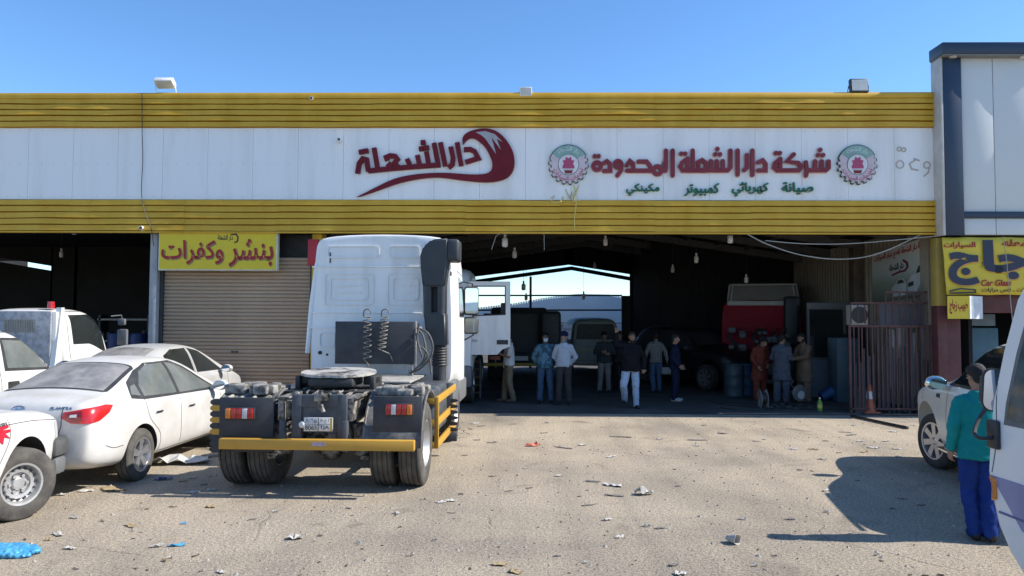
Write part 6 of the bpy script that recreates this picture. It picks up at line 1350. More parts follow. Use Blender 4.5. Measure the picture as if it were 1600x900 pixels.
# light panels
def panel(px0, px1, py0, py1, lx0, lx1, ly0, ly1, order, xl):
    y0, y1, z0, z1 = rc(px0, px1, py0, py1, xl); mb = MB(); mb.b(xl, xl + .03, y0, y1, z0, z1, bev=.008); mb.obj('light_panel', flap, TR)
    y0, y1, z0, z1 = rc(lx0, lx1, ly0, ly1, xl - .03); mb = MB(); mb.b(xl - .035, xl - .001, y0 - .012, y1 + .012, z0 - .012, z1 + .012, bev=.008); lt = mb.obj('tail_light', black_plastic, TR)
    n = len(order); wd = (y1 - y0) / n
    for i, c in enumerate(order):
        yy = y1 - i * wd; mb = MB(); mb.b(xl - .052, xl - .034, yy - wd + .002, yy - .002, z0, z1, bev=.006)
        for j in range(3): mb.b(xl - .055, xl - .05, yy - wd + .002, yy - .002, z0 + (z1 - z0) * (j + .85) / 3.6, z0 + (z1 - z0) * (j + 1.0) / 3.6)
        for j in range(2): mb.b(xl - .0555, xl - .051, yy - wd * (j + 1) / 3 - .003, yy - wd * (j + 1) / 3 + .003, z0 + .003, z1 - .003)
        mb.obj('lens', {'r': red_lens, 'a': amber_lens, 'w': clear_lens}[c], lt)
panel(343, 427, 621, 683, 353, 396, 638, 654, 'arrwr', -.62); panel(583, 659, 619, 683, 603, 644, 632, 648, 'rwrra', -.60)
y0, y1, z0, z1 = rc(327, 425, 688, 708, -.60); mb = MB(); mb.b(-.56, -.54, y0, y1 - .25, z0, z1 + .15, bev=.006); mb.obj('lower_flap', flap, TR)
mb = MB(); p0_, p1_ = pt(345, 694, -.74), pt(648, 694.5, -.74); y0, y1, z0, z1 = rc(345, 648, 686, 700, -.74); zc = (p0_.z + p1_.z) / 2
mb.b(-.80, -.70, y0, y1, zc - .058, zc + .058, bev=.008); mb.obj('under_run_bar', bar_y, TR)
mb = MB(); y0, y1, z0, z1 = rc(487, 508, 691, 697, -.80); mb.b(-.804, -.801, y0, y1, z0, z1); mb.obj('bar_sticker', mat('faded_sticker', (.45, .36, .42), .5, var=.3, scale=30), TR, smooth=0)
mb = MB()
for yy in (.36, -.36): mb.b(-.70, -.6, yy - .03, yy + .03, .5, .85, bev=.01)
mb.obj('bar_bracket', fr_m, TR)
# serrated rubber fins at both sides
mbs = [MB(), MB()]
yl = pt(343, 650, -.58).y
for i in range(9):
    z = pt(343, 628 + i * 9.2, -.58).z; P = [(yl - .02, z - .036), (yl + .07, z - .036), (yl + .10, z - .018), (yl + .105, z), (yl + .095, z + .02), (yl + .07, z + .034), (yl - .02, z + .034)]
    mbs[i % 2 if i < 6 else 0].prism(P, lambda u, v, w_: Vector((-.60 + w_, u, v)), 0, .05)
mbs[0].obj('rubber_fin', flap, TR, smooth=0); mbs[1].obj('rubber_fin', bar_y, TR, smooth=0)
mb = MB(); mb2 = MB(); yo = pt(690, 640, 1.0).y - .05
for zz in (.95, .66, .37):
    mb.b(.62, 2.6, -1.24, -1.20, zz - .045, zz + .045, bev=.006); mb.b(.62, .655, -1.20, -1.0, zz - .045, zz + .045, bev=.004)
mb.b(.618, .66, -1.245, -1.19, .33, .99, bev=.004)
mb.obj('side_guard', bar_y, TR)
for i in range(7):
    z = .3 + i * .085; mb2.prism([(-1.24, z - .03), (-1.33, z - .02), (-1.355, z), (-1.33, z + .02), (-1.24, z + .03)], lambda u, v, w_: Vector((1.9 + w_, u, v)), 0, .05)
mb2.b(1.86, 1.95, -1.34, -1.0, .22, .34, bev=.01); mb2.obj('rubber_fin', flap, TR)
# mudguards
def guard(sg, a0, a1, ro, m, y0, y1, nm):
    mb = MB(); n = 18
    Q = []
    for i in range(n + 1):
        a = R(a0 + (a1 - a0) * i / n); Q.append((math.cos(a) * ro, .5 + math.sin(a) * ro))
    Pp = Q + [(x * .965, .5 + (z - .5) * .965) for x, z in Q[::-1]]
    mb.prism(Pp, lambda u, v, w_: Vector((u, w_ * sg, v)), y0, y1)
    for yy in (y0, y1): mb.tube([(x, yy * sg, z) for x, z in Q], .016, n=6)
    return mb.obj(nm, m, TR, smooth=30)
guard_m = mat('dusty_mudguard', (.07, .07, .07), .6, scale=6, col2=(.27, .26, .23), lo=.4, hi=.7)
guard(-1, 55, 176, .64, guard_m, .56, 1.22, 'mudguard'); guard(1, 55, 150, .64, guard_m, .56, 1.22, 'mudguard')
random.seed(5); mb = MB()
for sg in (1, -1):
    for k in range(11):
        x = random.uniform(-.28, .32); y = sg * random.uniform(.66, 1.12); a_ = random.uniform(.05, .13); h_ = random.uniform(.03, .09); mb.b(x - a_, x + a_, y - a_ * 1.2, y + a_ * 1.2, 1.10, 1.13 + h_, bev=.022, seg=3)
    for k in range(4): y = sg * (.66 + k * .15); mb.cyl((-.42, y, 1.06), (.40, y, 1.15), .025, n=8)
mb.obj('mudguard_rib', mat('caked_mudguard', (.07, .066, .06), .8, scale=8, col2=(.36, .34, .30), lo=.4, hi=.6, bump=.3, bscale=40), TR)
for sg in (1, -1):
    wheel(TR, 0, sg * 1.06, .5, .28, .285, 'truck', steel_rim, dusty_rubber)
    wheel(TR, 0, sg * .72, .5, .28, .285, 'truck', steel_rim, dusty_rubber)
    wheel(TR, 3.35, sg * 1.02, .5, .30, .285, 'truck', steel_rim)

# ---------------------------------------------------------------- white truck facing it, door open
T2_ = thing('cab_truck', 'second white truck with its door open in the hall doorway', 'truck', (0, 0, 0), R(-90))
hd = Vector((0, -1, 0)); qd = at(739, 500, 17.2); T2_.location = (qd.x - 1.16, 17.0 + 2.4, 0)
cb, bv2 = cab_builder(T2_, .0, truck_white, 2.3, 3.25)
end_dec(T2_, bv2, 1, 'windscreen', [rrect(-.95, .95, 1.9, 2.75, .1)], glass, .006)
side_dec(T2_, bv2, 1, 'door_opening', [[(1.05, 1.15), (1.95, 1.15), (1.93, 2.1), (1.7, 2.75), (1.05, 2.8)]], seam_mat, .005)
mb = MB(); mb.b(1.9, 2.33, -1.14, 1.14, .45, .95, bev=.06); mb.obj('bumper', grey_plastic, T2_)
mb = MB(); mb.b(-2.6, 2.0, -.42, .42, .6, .94, bev=.02); mb.obj('chassis', dark_iron, T2_)
mb = MB(); mb.b(1.0, 1.9, .98, 1.15, .35, .42, bev=.01); mb.b(1.05, 1.9, 1.0, 1.15, .7, .76, bev=.01); mb.obj('step', grey_plastic, T2_)
for sg in (1, -1): wheel(T2_, 1.45, sg * 1.0, .5, .3, .285, 'truck', steel_rim); wheel(T2_, -2.2, sg * 1.0, .5, .3, .285, 'truck', steel_rim)
# the open door: front skin faces the camera
M2i = LM(T2_).inverted(); Yd = T2_.location.y - 2.0
def fd(u, v, w_):
    p = at(u, v, Yd); p.y -= w_; return M2i @ p
outl = [(733, 440), (797.5, 440), (797.5, 541), (785, 546), (777, 554), (731, 554), (733, 500)]; hole = [(741, 447), (790, 447), (790, 492), (740, 494)]
mb = MB()
def ringp(o_, h_, w0, w1, mi=0):
    pass
strips = [[(733, 440), (797.5, 440), (790, 447), (741, 447)], [(797.5, 440), (797.5, 492), (790, 492), (790, 447)], [(733, 440), (741, 447), (740, 494), (732, 494)], [(732, 494), (740, 494), (790, 492), (797.5, 492), (797.5, 541), (785, 546), (777, 554), (731, 554)]]
bmd = bmesh.new()
V = {}
for w_ in (0, .09):
    for P in strips:
        for q in P:
            if (q, w_) not in V: V[(q, w_)] = mb.bm.verts.new(fd(q[0], q[1], w_))
for P in strips:
    mb.bm.faces.new([V[(q, .09)] for q in P]); mb.bm.faces.new([V[(q, 0)] for q in P][::-1])
def loop(L):
    for a, b2 in zip(L, L[1:] + L[:1]): mb.bm.faces.new((V[(a, 0)], V[(b2, 0)], V[(b2, .09)], V[(a, .09)]))
loop([(733, 440), (797.5, 440), (797.5, 492), (797.5, 541), (785, 546), (777, 554), (731, 554), (732, 494)]); loop([(741, 447), (790, 447), (790, 492), (740, 494)])
dr = mb.obj('door', truck_white, T2_, smooth=0); bmd.free()
mb = MB(); mb.stroke([(741.5, 447.5), (789.5, 447.5), (789.5, 491.5), (740.5, 493.5)], 1.6, fd, .02, .095, closed=True); mb.obj('window_rubber', black_plastic, dr, smooth=0)
mb = MB(); mb.prism([(776, 544), (794, 544), (794, 550 - 1), (776, 550 - 1)] if False else [(776.5, 531), (794, 531), (794, 538), (776.5, 538)], fd, .09, .105); mb.obj('door_handle', black_plastic, dr)
mb = MB(); text(mb, 'Actros', (734, 746, 529, 534), fd, .09, .096, .0); mb.obj('door_lettering', grey_plastic, dr, smooth=0)
mb = MB(); mb.stroke([(733, 522), (797, 521)], .7, fd, .09, .098, round_=False); mb.stroke([(756, 500), (763, 522)], .6, fd, .09, .096, round_=False); mb.stroke([(776, 500), (768, 522)], .6, fd, .09, .0965, round_=False); mb.obj('door_crease', truck_white, dr)
mb = MB(); q = [fd(782, 481, -.06), fd(790, 494, -.06)]; mb.b(q[0].x - .05, q[0].x + .03, min(q[0].y, q[1].y), max(q[0].y, q[1].y), q[1].z, q[0].z + .12, bev=.03); mb.obj('seat_back', black_plastic, T2_)
# ladder rack by the doorway
RK = thing('ladder_rack', 'narrow rack with brown rungs standing below the open truck door', 'rack', tuple(gp(742, 622)))
mb = MB(); mb.b(-.16, -.12, -.02, .04, 0, 1.0); mb.b(.12, .16, -.02, .04, 0, 1.0); mb.obj('post', grey_plastic, RK)
mb = MB()
for k in range(5): mb.b(-.118, .118, -.015, .025, .12 + k * .2, .16 + k * .2)
mb.obj('rung', mat('brown_wood_rung', (.16, .08, .04), .7), RK)

# ---------------------------------------------------------------- red truck inside
RT = thing('red_truck', 'dark red truck cab seen from behind with a grey roof deflector', 'truck', (0, 0, 0), R(90 - 14))
q = at(1190, 560, 22.4); RT.location = (q.x, 22.4, 0); RMx = LM(RT)
red_p = mat('dark_red_paint', (.22, .008, .02), .55, scale=1.5, col2=(.28, .016, .03), spec=.15)
cbr, bvr = cab_builder(RT, .0, red_p, 2.2, 2.62)
def rr_(px0, px1, py0, py1, xl=0):
    a = lhit(px0, py0, RMx, xl); b2 = lhit(px1, py1, RMx, xl); return min(a.y, b2.y), max(a.y, b2.y), min(a.z, b2.z), max(a.z, b2.z)
for a in ((1141, 1188, 483, 508), (1194, 1226, 483, 508)):
    y0, y1, z0, z1 = rr_(*a); emb(cbr, y0, y1, z0, z1, 0, red_p, 0); emb(cbr, y0 + .1, y1 - .1, z0 + .06, z1 - .05, 0, red_p, 3)
for py in (513, 519, 524): y0, y1, z0, z1 = rr_(1136, 1228, py, py + 1); mb = MB(); mb.b(-.016, .02, y0, y1, z0, z0 + .03, bev=.008); mb.obj('wall_rib', red_p, cbr)
# deflector: tapered box with ribs
defl = mat('grey_deflector', (.17, .165, .155), .6, scale=2); y0, y1, z0, z1 = rr_(1135, 1250, 445, 470)
mb = MB()
zt_r = z1; zb_r = z0; V8 = [(.0, y0 + .02, zb_r), (.0, y1 - .02, zb_r), (1.4, y1 - .05, zb_r), (1.4, y0 + .05, zb_r), (.12, y0 + .08, zt_r), (.12, y1 - .08, zt_r), (.7, y1 - .15, zt_r + .1), (.7, y0 + .15, zt_r + .1)]
vv = [mb.bm.verts.new(p) for p in V8]
for fi in ((0, 1, 5, 4), (1, 2, 6, 5), (2, 3, 7, 6), (3, 0, 4, 7), (4, 5, 6, 7), (0, 3, 2, 1)): mb.bm.faces.new([vv[i] for i in fi])
bmesh.ops.bevel(mb.bm, geom=mb.bm.edges[:], offset=.04, segments=3, affect='EDGES'); mb.obj('roof_deflector', defl, RT)
mb = MB(); pale = mat('pale_trim', (.42, .42, .42), .5)
for sg, yy in ((1, y1 - .03), (-1, y0 + .03)):
    for dy in (0, .1): mb.tube([(-.03, yy - sg * dy, zb_r + .0), (.05, yy - sg * (dy + .06), zt_r - .02)], .02, n=6)
mb.tube([(.04, y0 + .09, zt_r), (.04, y1 - .09, zt_r)], .025, n=8); mb.b(-.05, .05, y0 + .3, y1 - .02, zb_r - .14, zb_r - .0, bev=.02); mb.obj('deflector_edge', pale, RT)
y0, y1, z0, z1 = rr_(1225, 1249, 463, 540, -.25); mb = MB(); mb.b(-.28, .0, y0, y1, z0, z1, bev=.08, seg=3); mb.b(-.3, -.02, y0 - .06, y0 + .1, z1 - .3, z1 - .02, bev=.05); mb.obj('air_intake', snork, RT)
mb = MB(); mb.b(-3.2, 1.9, -.4, .4, .62, .92, bev=.01); mb.obj('chassis', dark_iron, RT)
mb = MB(); random.seed(9)
for i in range(40):
    x = random.uniform(-1.0, -.12); y = random.uniform(-.75, .95); z = random.uniform(.9, 1.75); s_ = random.uniform(.05, .14); mb.b(x - s_ * .4, x + s_ * .4, y - s_, y + s_, z - s_ * .8, z + s_ * .8, bev=.02)
for i in range(8):
    y = random.uniform(-.7, .8); mb.tube(crom([Vector((-.3, y, 1.8)), Vector((-.6, y + .2, 1.5)), Vector((-.5, y - .1, 1.2)), Vector((-.9, y, .95))]), .025, n=6)
mb.obj('engine_parts', mat('dark_iron_parts', (.05, .055, .06), .5, metal=.4, scale=8, col2=(.11, .115, .12)), RT)
mb = MB(); y0, y1, z0, z1 = rr_(1148, 1240, 592, 600, -1.6); mb.b(-1.65, -1.55, y0, y1, z0, z1 + .0, bev=.01); mb.obj('rear_bar', alu, RT)
for sg in (1, -1):
    wheel(RT, 1.3, sg * 1.0, .5, .3, .285, 'truck', steel_rim)
    for yy in (1.0, .68): wheel(RT, -1.1, sg * yy, .5, .28, .285, 'truck', steel_rim)
for i, (px, Y, c, lab) in enumerate(((1147, 20.0, (.05, .08, .10), 'dark grey blue drum left of the man in red'), (1164, 20.3, (.02, .06, .13), 'blue topped drum right behind the man in red'))):
    p = at(px, 600, Y); h = at(px, 569, Y).z; T = thing('oil_drum', lab, 'drum', (p.x, Y, 0)); r = .25
    mb = MB(); mb.lathe([(0, 0), (r, 0), (r * 1.03, .02), (r, .04), (r, h * .33), (r * 1.03, h * .35), (r, h * .37), (r, h * .64), (r * 1.03, h * .66), (r, h * .68), (r, h - .02), (r * 1.03, h), (r * .97, h), (r * .96, h - .03), (0, h - .03)], Matrix(), 28); mb.obj('barrel', mat('drum_paint_%d' % i, c, .5, scale=5), T)
# ================================================================ people
skin_m = mat('brown_skin', (.30, .165, .11), .55, var=.12, scale=12); skin_d = mat('dark_skin', (.21, .115, .075), .55, var=.12, scale=12)
hair_m = mat('black_hair', (.010, .009, .008), .7, var=.4, scale=60, bump=.5, bscale=200); white_eye = mat('eye_white', (.55, .52, .5), .3, var=0)
shoe_b = mat('black_shoe', (.018, .018, .02), .5); shoe_w = mat('pale_shoe', (.40, .39, .37), .6); shoe_br = mat('brown_sandal', (.09, .055, .035), .6)
V3 = Vector
def remesh(mb, name, m, parent, vox, smooth_it=4, fold=0., seed=0, fs=7.):
    o = mb.obj(name, [], None, smooth=0)
    md = o.modifiers.new('r', 'REMESH'); md.mode = 'VOXEL'; md.voxel_size = vox
    s2 = o.modifiers.new('s', 'SMOOTH'); s2.iterations = smooth_it; s2.factor = .5
    me = evald(o); bpy.data.objects.remove(o)
    if fold:
        n = len(me.vertices); co = np.empty(n * 3); me.vertices.foreach_get('co', co); co = co.reshape(-1, 3); no = np.empty(n * 3); me.vertices.foreach_get('normal', no); no = no.reshape(-1, 3)
        d = np.array([noise.noise(V3((c[0] * fs + seed, c[1] * fs, c[2] * fs * .8))) * .7 + .5 * (1 - abs(noise.noise(V3((c[0] * fs * 1.3 + seed, c[1] * fs * 1.3 + c[2] * 4, c[2] * fs * 1.6))) * 2)) for c in co])
        co += no * (d * fold)[:, None]; me.vertices.foreach_set('co', co.ravel()); me.update()
    me.materials.clear(); me.materials.append(m)
    me.polygons.foreach_set('use_smooth', [True] * len(me.polygons))
    o2 = bpy.data.objects.new(name, me); link(o2, parent); return o2
def rings(mb, rs, n=18):
    """elliptic rings (centre, rx, ry) -> closed tube"""
    A = []
    for c, rx, ry in rs: A.append([mb.bm.verts.new((c[0] + rx * math.cos(2 * math.pi * k / n), c[1] + ry * math.sin(2 * math.pi * k / n), c[2])) for k in range(n)])
    for P, Q in zip(A, A[1:]):
        for k in range(n): mb.bm.faces.new((P[k], P[(k + 1) % n], Q[(k + 1) % n], Q[k]))
    mb.bm.faces.new(A[0][::-1]); mb.bm.faces.new(A[-1])
def hand(mb, wrist, d, nrm, sg, curl=.5, sc=1., vsign=False):
    d = d.normalized(); nrm = (nrm - d * nrm.dot(d)).normalized(); s_ = d.cross(nrm) * sg      # s_: towards the thumb
    c = wrist + d * .05 * sc
    q = Matrix((s_, nrm, d)).transposed()
    mb.ell(c, (.042 * sc, .017 * sc, .052 * sc), q, 12)
    for i, (off, ln) in enumerate(((.031, .072), (.011, .082), (-.011, .076), (-.031, .060))):
        b0 = wrist + d * .088 * sc + s_ * off * sc; cu = curl; sp = off * .5
        if vsign: cu = 0. if i < 2 else 2.2; sp = (.35 if i == 0 else -.3 if i == 1 else 0) * .1 * 3
        if vsign and i < 2: d1 = (d + s_ * (.28 if i == 0 else -.2)).normalized(); mb.chain([b0, b0 + d1 * ln * .5, b0 + d1 * ln], [.0105 * sc, .010 * sc, .009 * sc], 8); continue
        d1 = (d * math.cos(cu * .5) + nrm * math.sin(cu * .5) + s_ * sp).normalized(); d2 = (d * math.cos(cu * 1.3) + nrm * math.sin(cu * 1.3)).normalized()
        p1 = b0 + d1 * ln * .5 * sc; mb.chain([b0, p1, p1 + d2 * ln * .5 * sc], [.0105 * sc, .0100 * sc, .0088 * sc], 8)
    t0 = wrist + d * .03 * sc + s_ * .032 * sc; dt = (d * .7 + s_ * (.75 if not vsign else .1) + nrm * .35).normalized(); p1 = t0 + dt * .04 * sc
    mb.chain([t0, p1, p1 + (d * .8 + nrm * .5 + s_ * (.1 if not vsign else -.6)).normalized() * .032 * sc], [.014 * sc, .012 * sc, .0095 * sc], 8)
def person(label, loc, rz, J=None, shirt=None, pants=None, shoes=shoe_b, skin=skin_m, hair=hair_m, H=1.72, kind='shirt', long_sleeve=True, beard=False, cap=None, mask=None, turban=None, hyaw=0., hpitch=0., hem=.86, bulk=1., vox=.0125, curlL=.5, curlR=.5, vR=False, seed=0, nL=None, nR=None, group=None, belly=1., hroll=0.):
    Jd = dict(pel=(0, 0, .95), chest=(0, 0, 1.27), neck=(0, .01, 1.46), head=(0, -.015, 1.60), Ls=(.165, .0, 1.365), Le=(.235, .03, 1.12), Lw=(.245, -.03, .87), Rs=(-.165, .0, 1.365), Re=(-.235, .03, 1.12), Rw=(-.245, -.03, .87), Lh=(.09, 0, .93), Lk=(.105, -.015, .50), La=(.115, .02, .085), Rh=(-.09, 0, .93), Rk=(-.105, -.015, .50), Ra=(-.115, .02, .085), Lf=0., Rf=0.)
    Jd.update(J or {}); sc = H / 1.72
    P = {k: (V3(v) * sc if not isinstance(v, float) else v) for k, v in Jd.items()}
    hc = P['head']; HR = Matrix.Rotation(hyaw, 3, 'Z') @ Matrix.Rotation(hpitch, 3, 'X') @ Matrix.Rotation(hroll, 3, 'Y')
    def hp(x, y, z): return hc + HR @ (V3((x, y, z)) * sc)
    mb = MB()
    mb.ell(hp(0, .012, .03), (.074 * sc, .094 * sc, .088 * sc), HR, 18); mb.ell(hp(0, -.022, -.035), (.058 * sc, .068 * sc, .080 * sc), HR, 16); mb.ell(hp(0, -.048, -.078), (.034 * sc, .034 * sc, .032 * sc), HR, 12)
    mb.chain([hp(0, -.083, .022), hp(0, -.104, -.022)], [.011 * sc, .0165 * sc], 8); mb.ell(hp(0, -.083, -.055), (.024 * sc, .013 * sc, .011 * sc), HR, 10)
    mb.ell(hp(0, -.082, .035), (.05 * sc, .014 * sc, .010 * sc), HR, 10)
    for s_ in (1, -1): mb.ell(hp(.073 * s_, .008, .0), (.011 * sc, .022 * sc, .032 * sc), HR, 10)
    mb.chain([P['chest'] + V3((0, 0, .1)), P['neck'], hp(0, .01, -.04)], [.07 * sc, .058 * sc, .056 * sc], 14)
    mb.chain([P['pel'], P['chest']], [.09 * sc, .088 * sc], 14)
    for s_ in 'LR':
        sh, el, wr = P[s_ + 's'], P[s_ + 'e'], P[s_ + 'w']; mb.chain([P['chest'] + V3((0, 0, .06)), sh, el, wr], [.06 * sc, .044 * sc, .036 * sc, .028 * sc], 12)
        mid = el.lerp(wr, .3); mb.ell(mid, (.034 * sc,) * 3, n=12)
        d = (wr - el); nn = nL if s_ == 'L' else nR
        nn = V3(nn) if nn is not None else V3((-1 if s_ == 'L' else 1, -.25, 0)); sgx = 1
        dd_ = d.normalized(); nq = (nn - dd_ * nn.dot(dd_)); cr = dd_.cross(nq)
        want = V3((0, -1, .3)) if abs(dd_.y) < .6 else V3((0, 0, 1)); sgn = 1 if cr.dot(want) > 0 else -1
        hand(mb, wr, d, nn, sgn, curlL if s_ == 'L' else curlR, sc, vR and s_ == 'R')
        h, kn, an = P[s_ + 'h'], P[s_ + 'k'], P[s_ + 'a']; mb.chain([h, kn, an], [.078 * sc, .056 * sc, .036 * sc], 12)
        fa = P[s_ + 'f']; fd_ = V3((math.sin(fa), -math.cos(fa), 0)); mb.chain([an + V3((0, 0, -.03)) - fd_ * .03, V3((an.x, an.y, an.z - .045)) + fd_ * .13 * sc], [.034 * sc, .026 * sc], 10)
    o = remesh(mb, 'person', skin, None, min(vox, .0105), 2)
    o.location = loc; o.rotation_euler = (0, 0, rz); tag(o, label, 'person', group)
    # shirt or long tunic
    c, pe = P['chest'], P['pel']; b = bulk; zh = hem * sc
    mb = MB()
    if kind == 'shirt':
        rings(mb, [((pe.x, pe.y, zh), .188 * b * sc, .138 * b * belly * sc), ((pe.x, pe.y - .005, zh + .08), .188 * b * sc, .140 * b * belly * sc), ((pe.x * .6 + c.x * .4, pe.y * .6 + c.y * .4, 1.08 * sc), .176 * b * sc, .130 * b * belly * sc), ((c.x, c.y, c.z - .05 * sc), .185 * b * sc, .125 * b * sc), ((c.x, c.y, c.z + .06 * sc), .175 * b * sc, .115 * b * sc), ((P['neck'].x, P['neck'].y, 1.41 * sc + (P['neck'].z - 1.46 * sc)), .115 * sc, .08 * sc), ((P['neck'].x, P['neck'].y, P['neck'].z + .005), .072 * sc, .072 * sc)])
    else:
        rings(mb, [((pe.x, pe.y, zh), .235 * b * sc, .165 * b * sc), ((pe.x, pe.y, .80 * sc), .205 * b * sc, .150 * b * sc), ((pe.x * .6 + c.x * .4, pe.y * .6 + c.y * .4, 1.06 * sc), .178 * b * sc, .135 * b * sc), ((c.x, c.y, c.z), .185 * b * sc, .125 * b * sc), ((c.x, c.y, c.z + .07 * sc), .183 * b * sc, .112 * b * sc), ((P['neck'].x, P['neck'].y, 1.41 * sc + (P['neck'].z - 1.46 * sc)), .115 * sc, .08 * sc), ((P['neck'].x, P['neck'].y, P['neck'].z + .012), .070 * sc, .070 * sc)])
    for s_ in 'LR':
        sh, el, wr = P[s_ + 's'], P[s_ + 'e'], P[s_ + 'w']
        if long_sleeve: mb.chain([c + V3((0, 0, .09 * sc)), sh, el, wr - (wr - el).normalized() * .015], [.088 * sc, .064 * b * sc, .057 * b * sc, .042 * b * sc], 14)
        else: mb.chain([c + V3((0, 0, .09 * sc)), sh, sh.lerp(el, .72)], [.088 * sc, .066 * b * sc, .066 * b * sc], 14)
    remesh(mb, 'shirt' if kind == 'shirt' else 'tunic', shirt, o, vox, 4, .018 if kind == 'shirt' else .022, seed)
    mb = MB(); k = 1.0 if kind == 'shirt' else 1.28
    mb.ell(pe + V3((0, 0, -.01)), (.148 * sc * b, .108 * sc * b, .12 * sc), n=16)
    for s_ in 'LR':
        h, kn, an = P[s_ + 'h'], P[s_ + 'k'], P[s_ + 'a']; mb.chain([h, h.lerp(kn, .5), kn, kn.lerp(an, .5), an + V3((0, 0, -.005))], [.092 * sc * k, .088 * sc * k, .074 * sc * k, .070 * sc * k, .064 * sc * k], 14)
    remesh(mb, 'trousers', pants, o, vox, 4, .018, seed + 5, 9.)
    for s_ in 'LR':
        an = P[s_ + 'a']; fa = P[s_ + 'f']; fd_ = V3((math.sin(fa), -math.cos(fa), 0)); mb = MB(); zb = an.z - .085 * sc
        mb.ell((an.x - fd_.x * .02, an.y - fd_.y * .02, zb + .05), (.045, .05, .052), n=12); a0 = V3((an.x, an.y, zb + .045)) + fd_ * .06; a1 = V3((an.x, an.y, zb + .034)) + fd_ * .16
        mb.chain([V3((an.x, an.y, zb + .045)) - fd_ * .02, a0, a1], [.045, .046, .036], 12)
        for v in mb.bm.verts: v.co.z = max(v.co.z, zb + .002)
        remesh(mb, 'shoe', shoes, o, .009, 3)
    # hair, eyes and head wear
    if not turban:
        mb = MB(); mb.ell(hp(0, .026, .046), (.083 * sc, .094 * sc, .090 * sc), HR, 18); mb.ell(hp(0, .055, -.01), (.072 * sc, .058 * sc, .07 * sc), HR, 14); mb.ell(hp(0, -.03, .092), (.06 * sc, .06 * sc, .038 * sc), HR, 12)
        remesh(mb, 'hair' if not cap else 'cap', cap or hair, o, .011, 2, .006, seed, 40)
    else:
        mb = MB(); mb.ell(hp(0, .015, .065), (.102 * sc, .112 * sc, .070 * sc), HR, 18); mb.ell(hp(0, .01, .11), (.075 * sc, .08 * sc, .045 * sc), HR, 16)
        for t in (-.25, .25, .0): mb.lathe([(.0, -.02), (.1 * sc, -.022), (.11 * sc, 0), (.1 * sc, .022), (0, .02)], Matrix.Translation(hp(0, .012, .062 + t * .06)) @ HR.to_4x4() @ Matrix.Rotation(t, 4, 'Y'), 20)
        remesh(mb, 'turban', turban, o, .010, 1, .006, seed, 25)
    if beard:
        mb = MB(); mb.ell(hp(0, -.036, -.085), (.056 * sc, .055 * sc, .048 * sc), HR, 14); mb.ell(hp(0, -.088, -.038), (.03 * sc, .011 * sc, .008 * sc), HR, 10)
        for s_ in (1, -1): mb.ell(hp(.055 * s_, -.012, -.045), (.016 * sc, .034 * sc, .05 * sc), HR, 10)
        remesh(mb, 'beard', beard if beard is not True else hair_m, o, .008, 2, .004, seed, 50)
    if mask:
        mb = MB(); mb.ell(hp(0, -.052, -.052), (.062 * sc, .062 * sc, .058 * sc), HR, 16); remesh(mb, 'face_mask', mask, o, .009, 2)
    for s_ in (1, -1):
        mb = MB(); mb.ell(hp(.031 * s_, -.083, .008), (.013 * sc, .008 * sc, .008 * sc), HR, 10); e_ = mb.obj('eye', white_eye, o)
        mb = MB(); mb.ell(hp(.031 * s_, -.0895, .008), (.006 * sc, .004 * sc, .006 * sc), HR, 8); mb.obj('iris', seam_mat, e_)
    mb = MB()
    for s_ in (1, -1): mb.chain([hp(.012 * s_, -.0945, .034), hp(.034 * s_, -.092, .040), hp(.054 * s_, -.076, .032)], [.004 * sc, .006 * sc, .004 * sc], 8)
    mb.obj('eyebrow', hair_m, o)
    return o
def cloth(n, c, c2=None, **k): return mat(n, c, .9, scale=k.pop('scale', 6), col2=c2, bump=.2, bscale=140, spec=.12, **k)
jeans = cloth('blue_denim', (.045, .085, .15), (.075, .13, .21)); lightj = cloth('light_blue_denim', (.30, .40, .54), (.44, .54, .66)); khaki = cloth('khaki_cotton', (.19, .155, .10), (.235, .195, .13)); dkgrey = cloth('dark_grey_cotton', (.045, .042, .045), (.07, .065, .068)); black_c = cloth('black_cotton', (.008, .008, .011), (.015, .015, .02)); white_c = cloth('white_cotton', (.6, .6, .6), (.7, .7, .7))
navy_c = cloth('navy_cotton', (.010, .014, .032), (.018, .024, .05)); grey_tr = cloth('grey_cotton', (.17, .155, .15), (.23, .21, .2)); lblue = cloth('pale_blue_cotton', (.40, .46, .54), (.50, .55, .62))
camo = mat('blue_camouflage_cloth', (.03, .085, .13), .9, scale=9, col2=(.10, .22, .29), lo=.46, hi=.54)
teal = cloth('teal_shirt_cloth', (.008, .205, .215), (.014, .265, .265)); royal = cloth('royal_blue_cloth', (.012, .035, .17), (.02, .05, .24))
redk = cloth('rust_red_cloth', (.12, .03, .02), (.165, .045, .03)); greyk = cloth('slate_blue_cloth', (.065, .08, .105), (.09, .105, .135)); brownk = cloth('brown_tunic_cloth', (.15, .105, .07), (.19, .135, .095))
def onf(px, py): return gp(px, py, .004)
# man in teal
person('man in teal shirt and royal blue trousers walking away past the minibus mirror', gp(1532, 843), R(180 - 8), dict(Lf=-.1, Lk=(.075, -.06, .5), La=(.055, .02, .085), Lh=(.085, 0, .93), Rk=(-.075, .0, .50), Ra=(-.045, .12, .10), Le=(.225, .0, 1.12), Lw=(.23, -.06, .88), Re=(-.225, .02, 1.12), Rw=(-.235, -.01, .87)), teal, royal, shoe_b, skin_m, H=1.60, hem=.80, bulk=.97, vox=.009, hyaw=R(12), hpitch=R(16), curlL=.9, curlR=.9, seed=3)
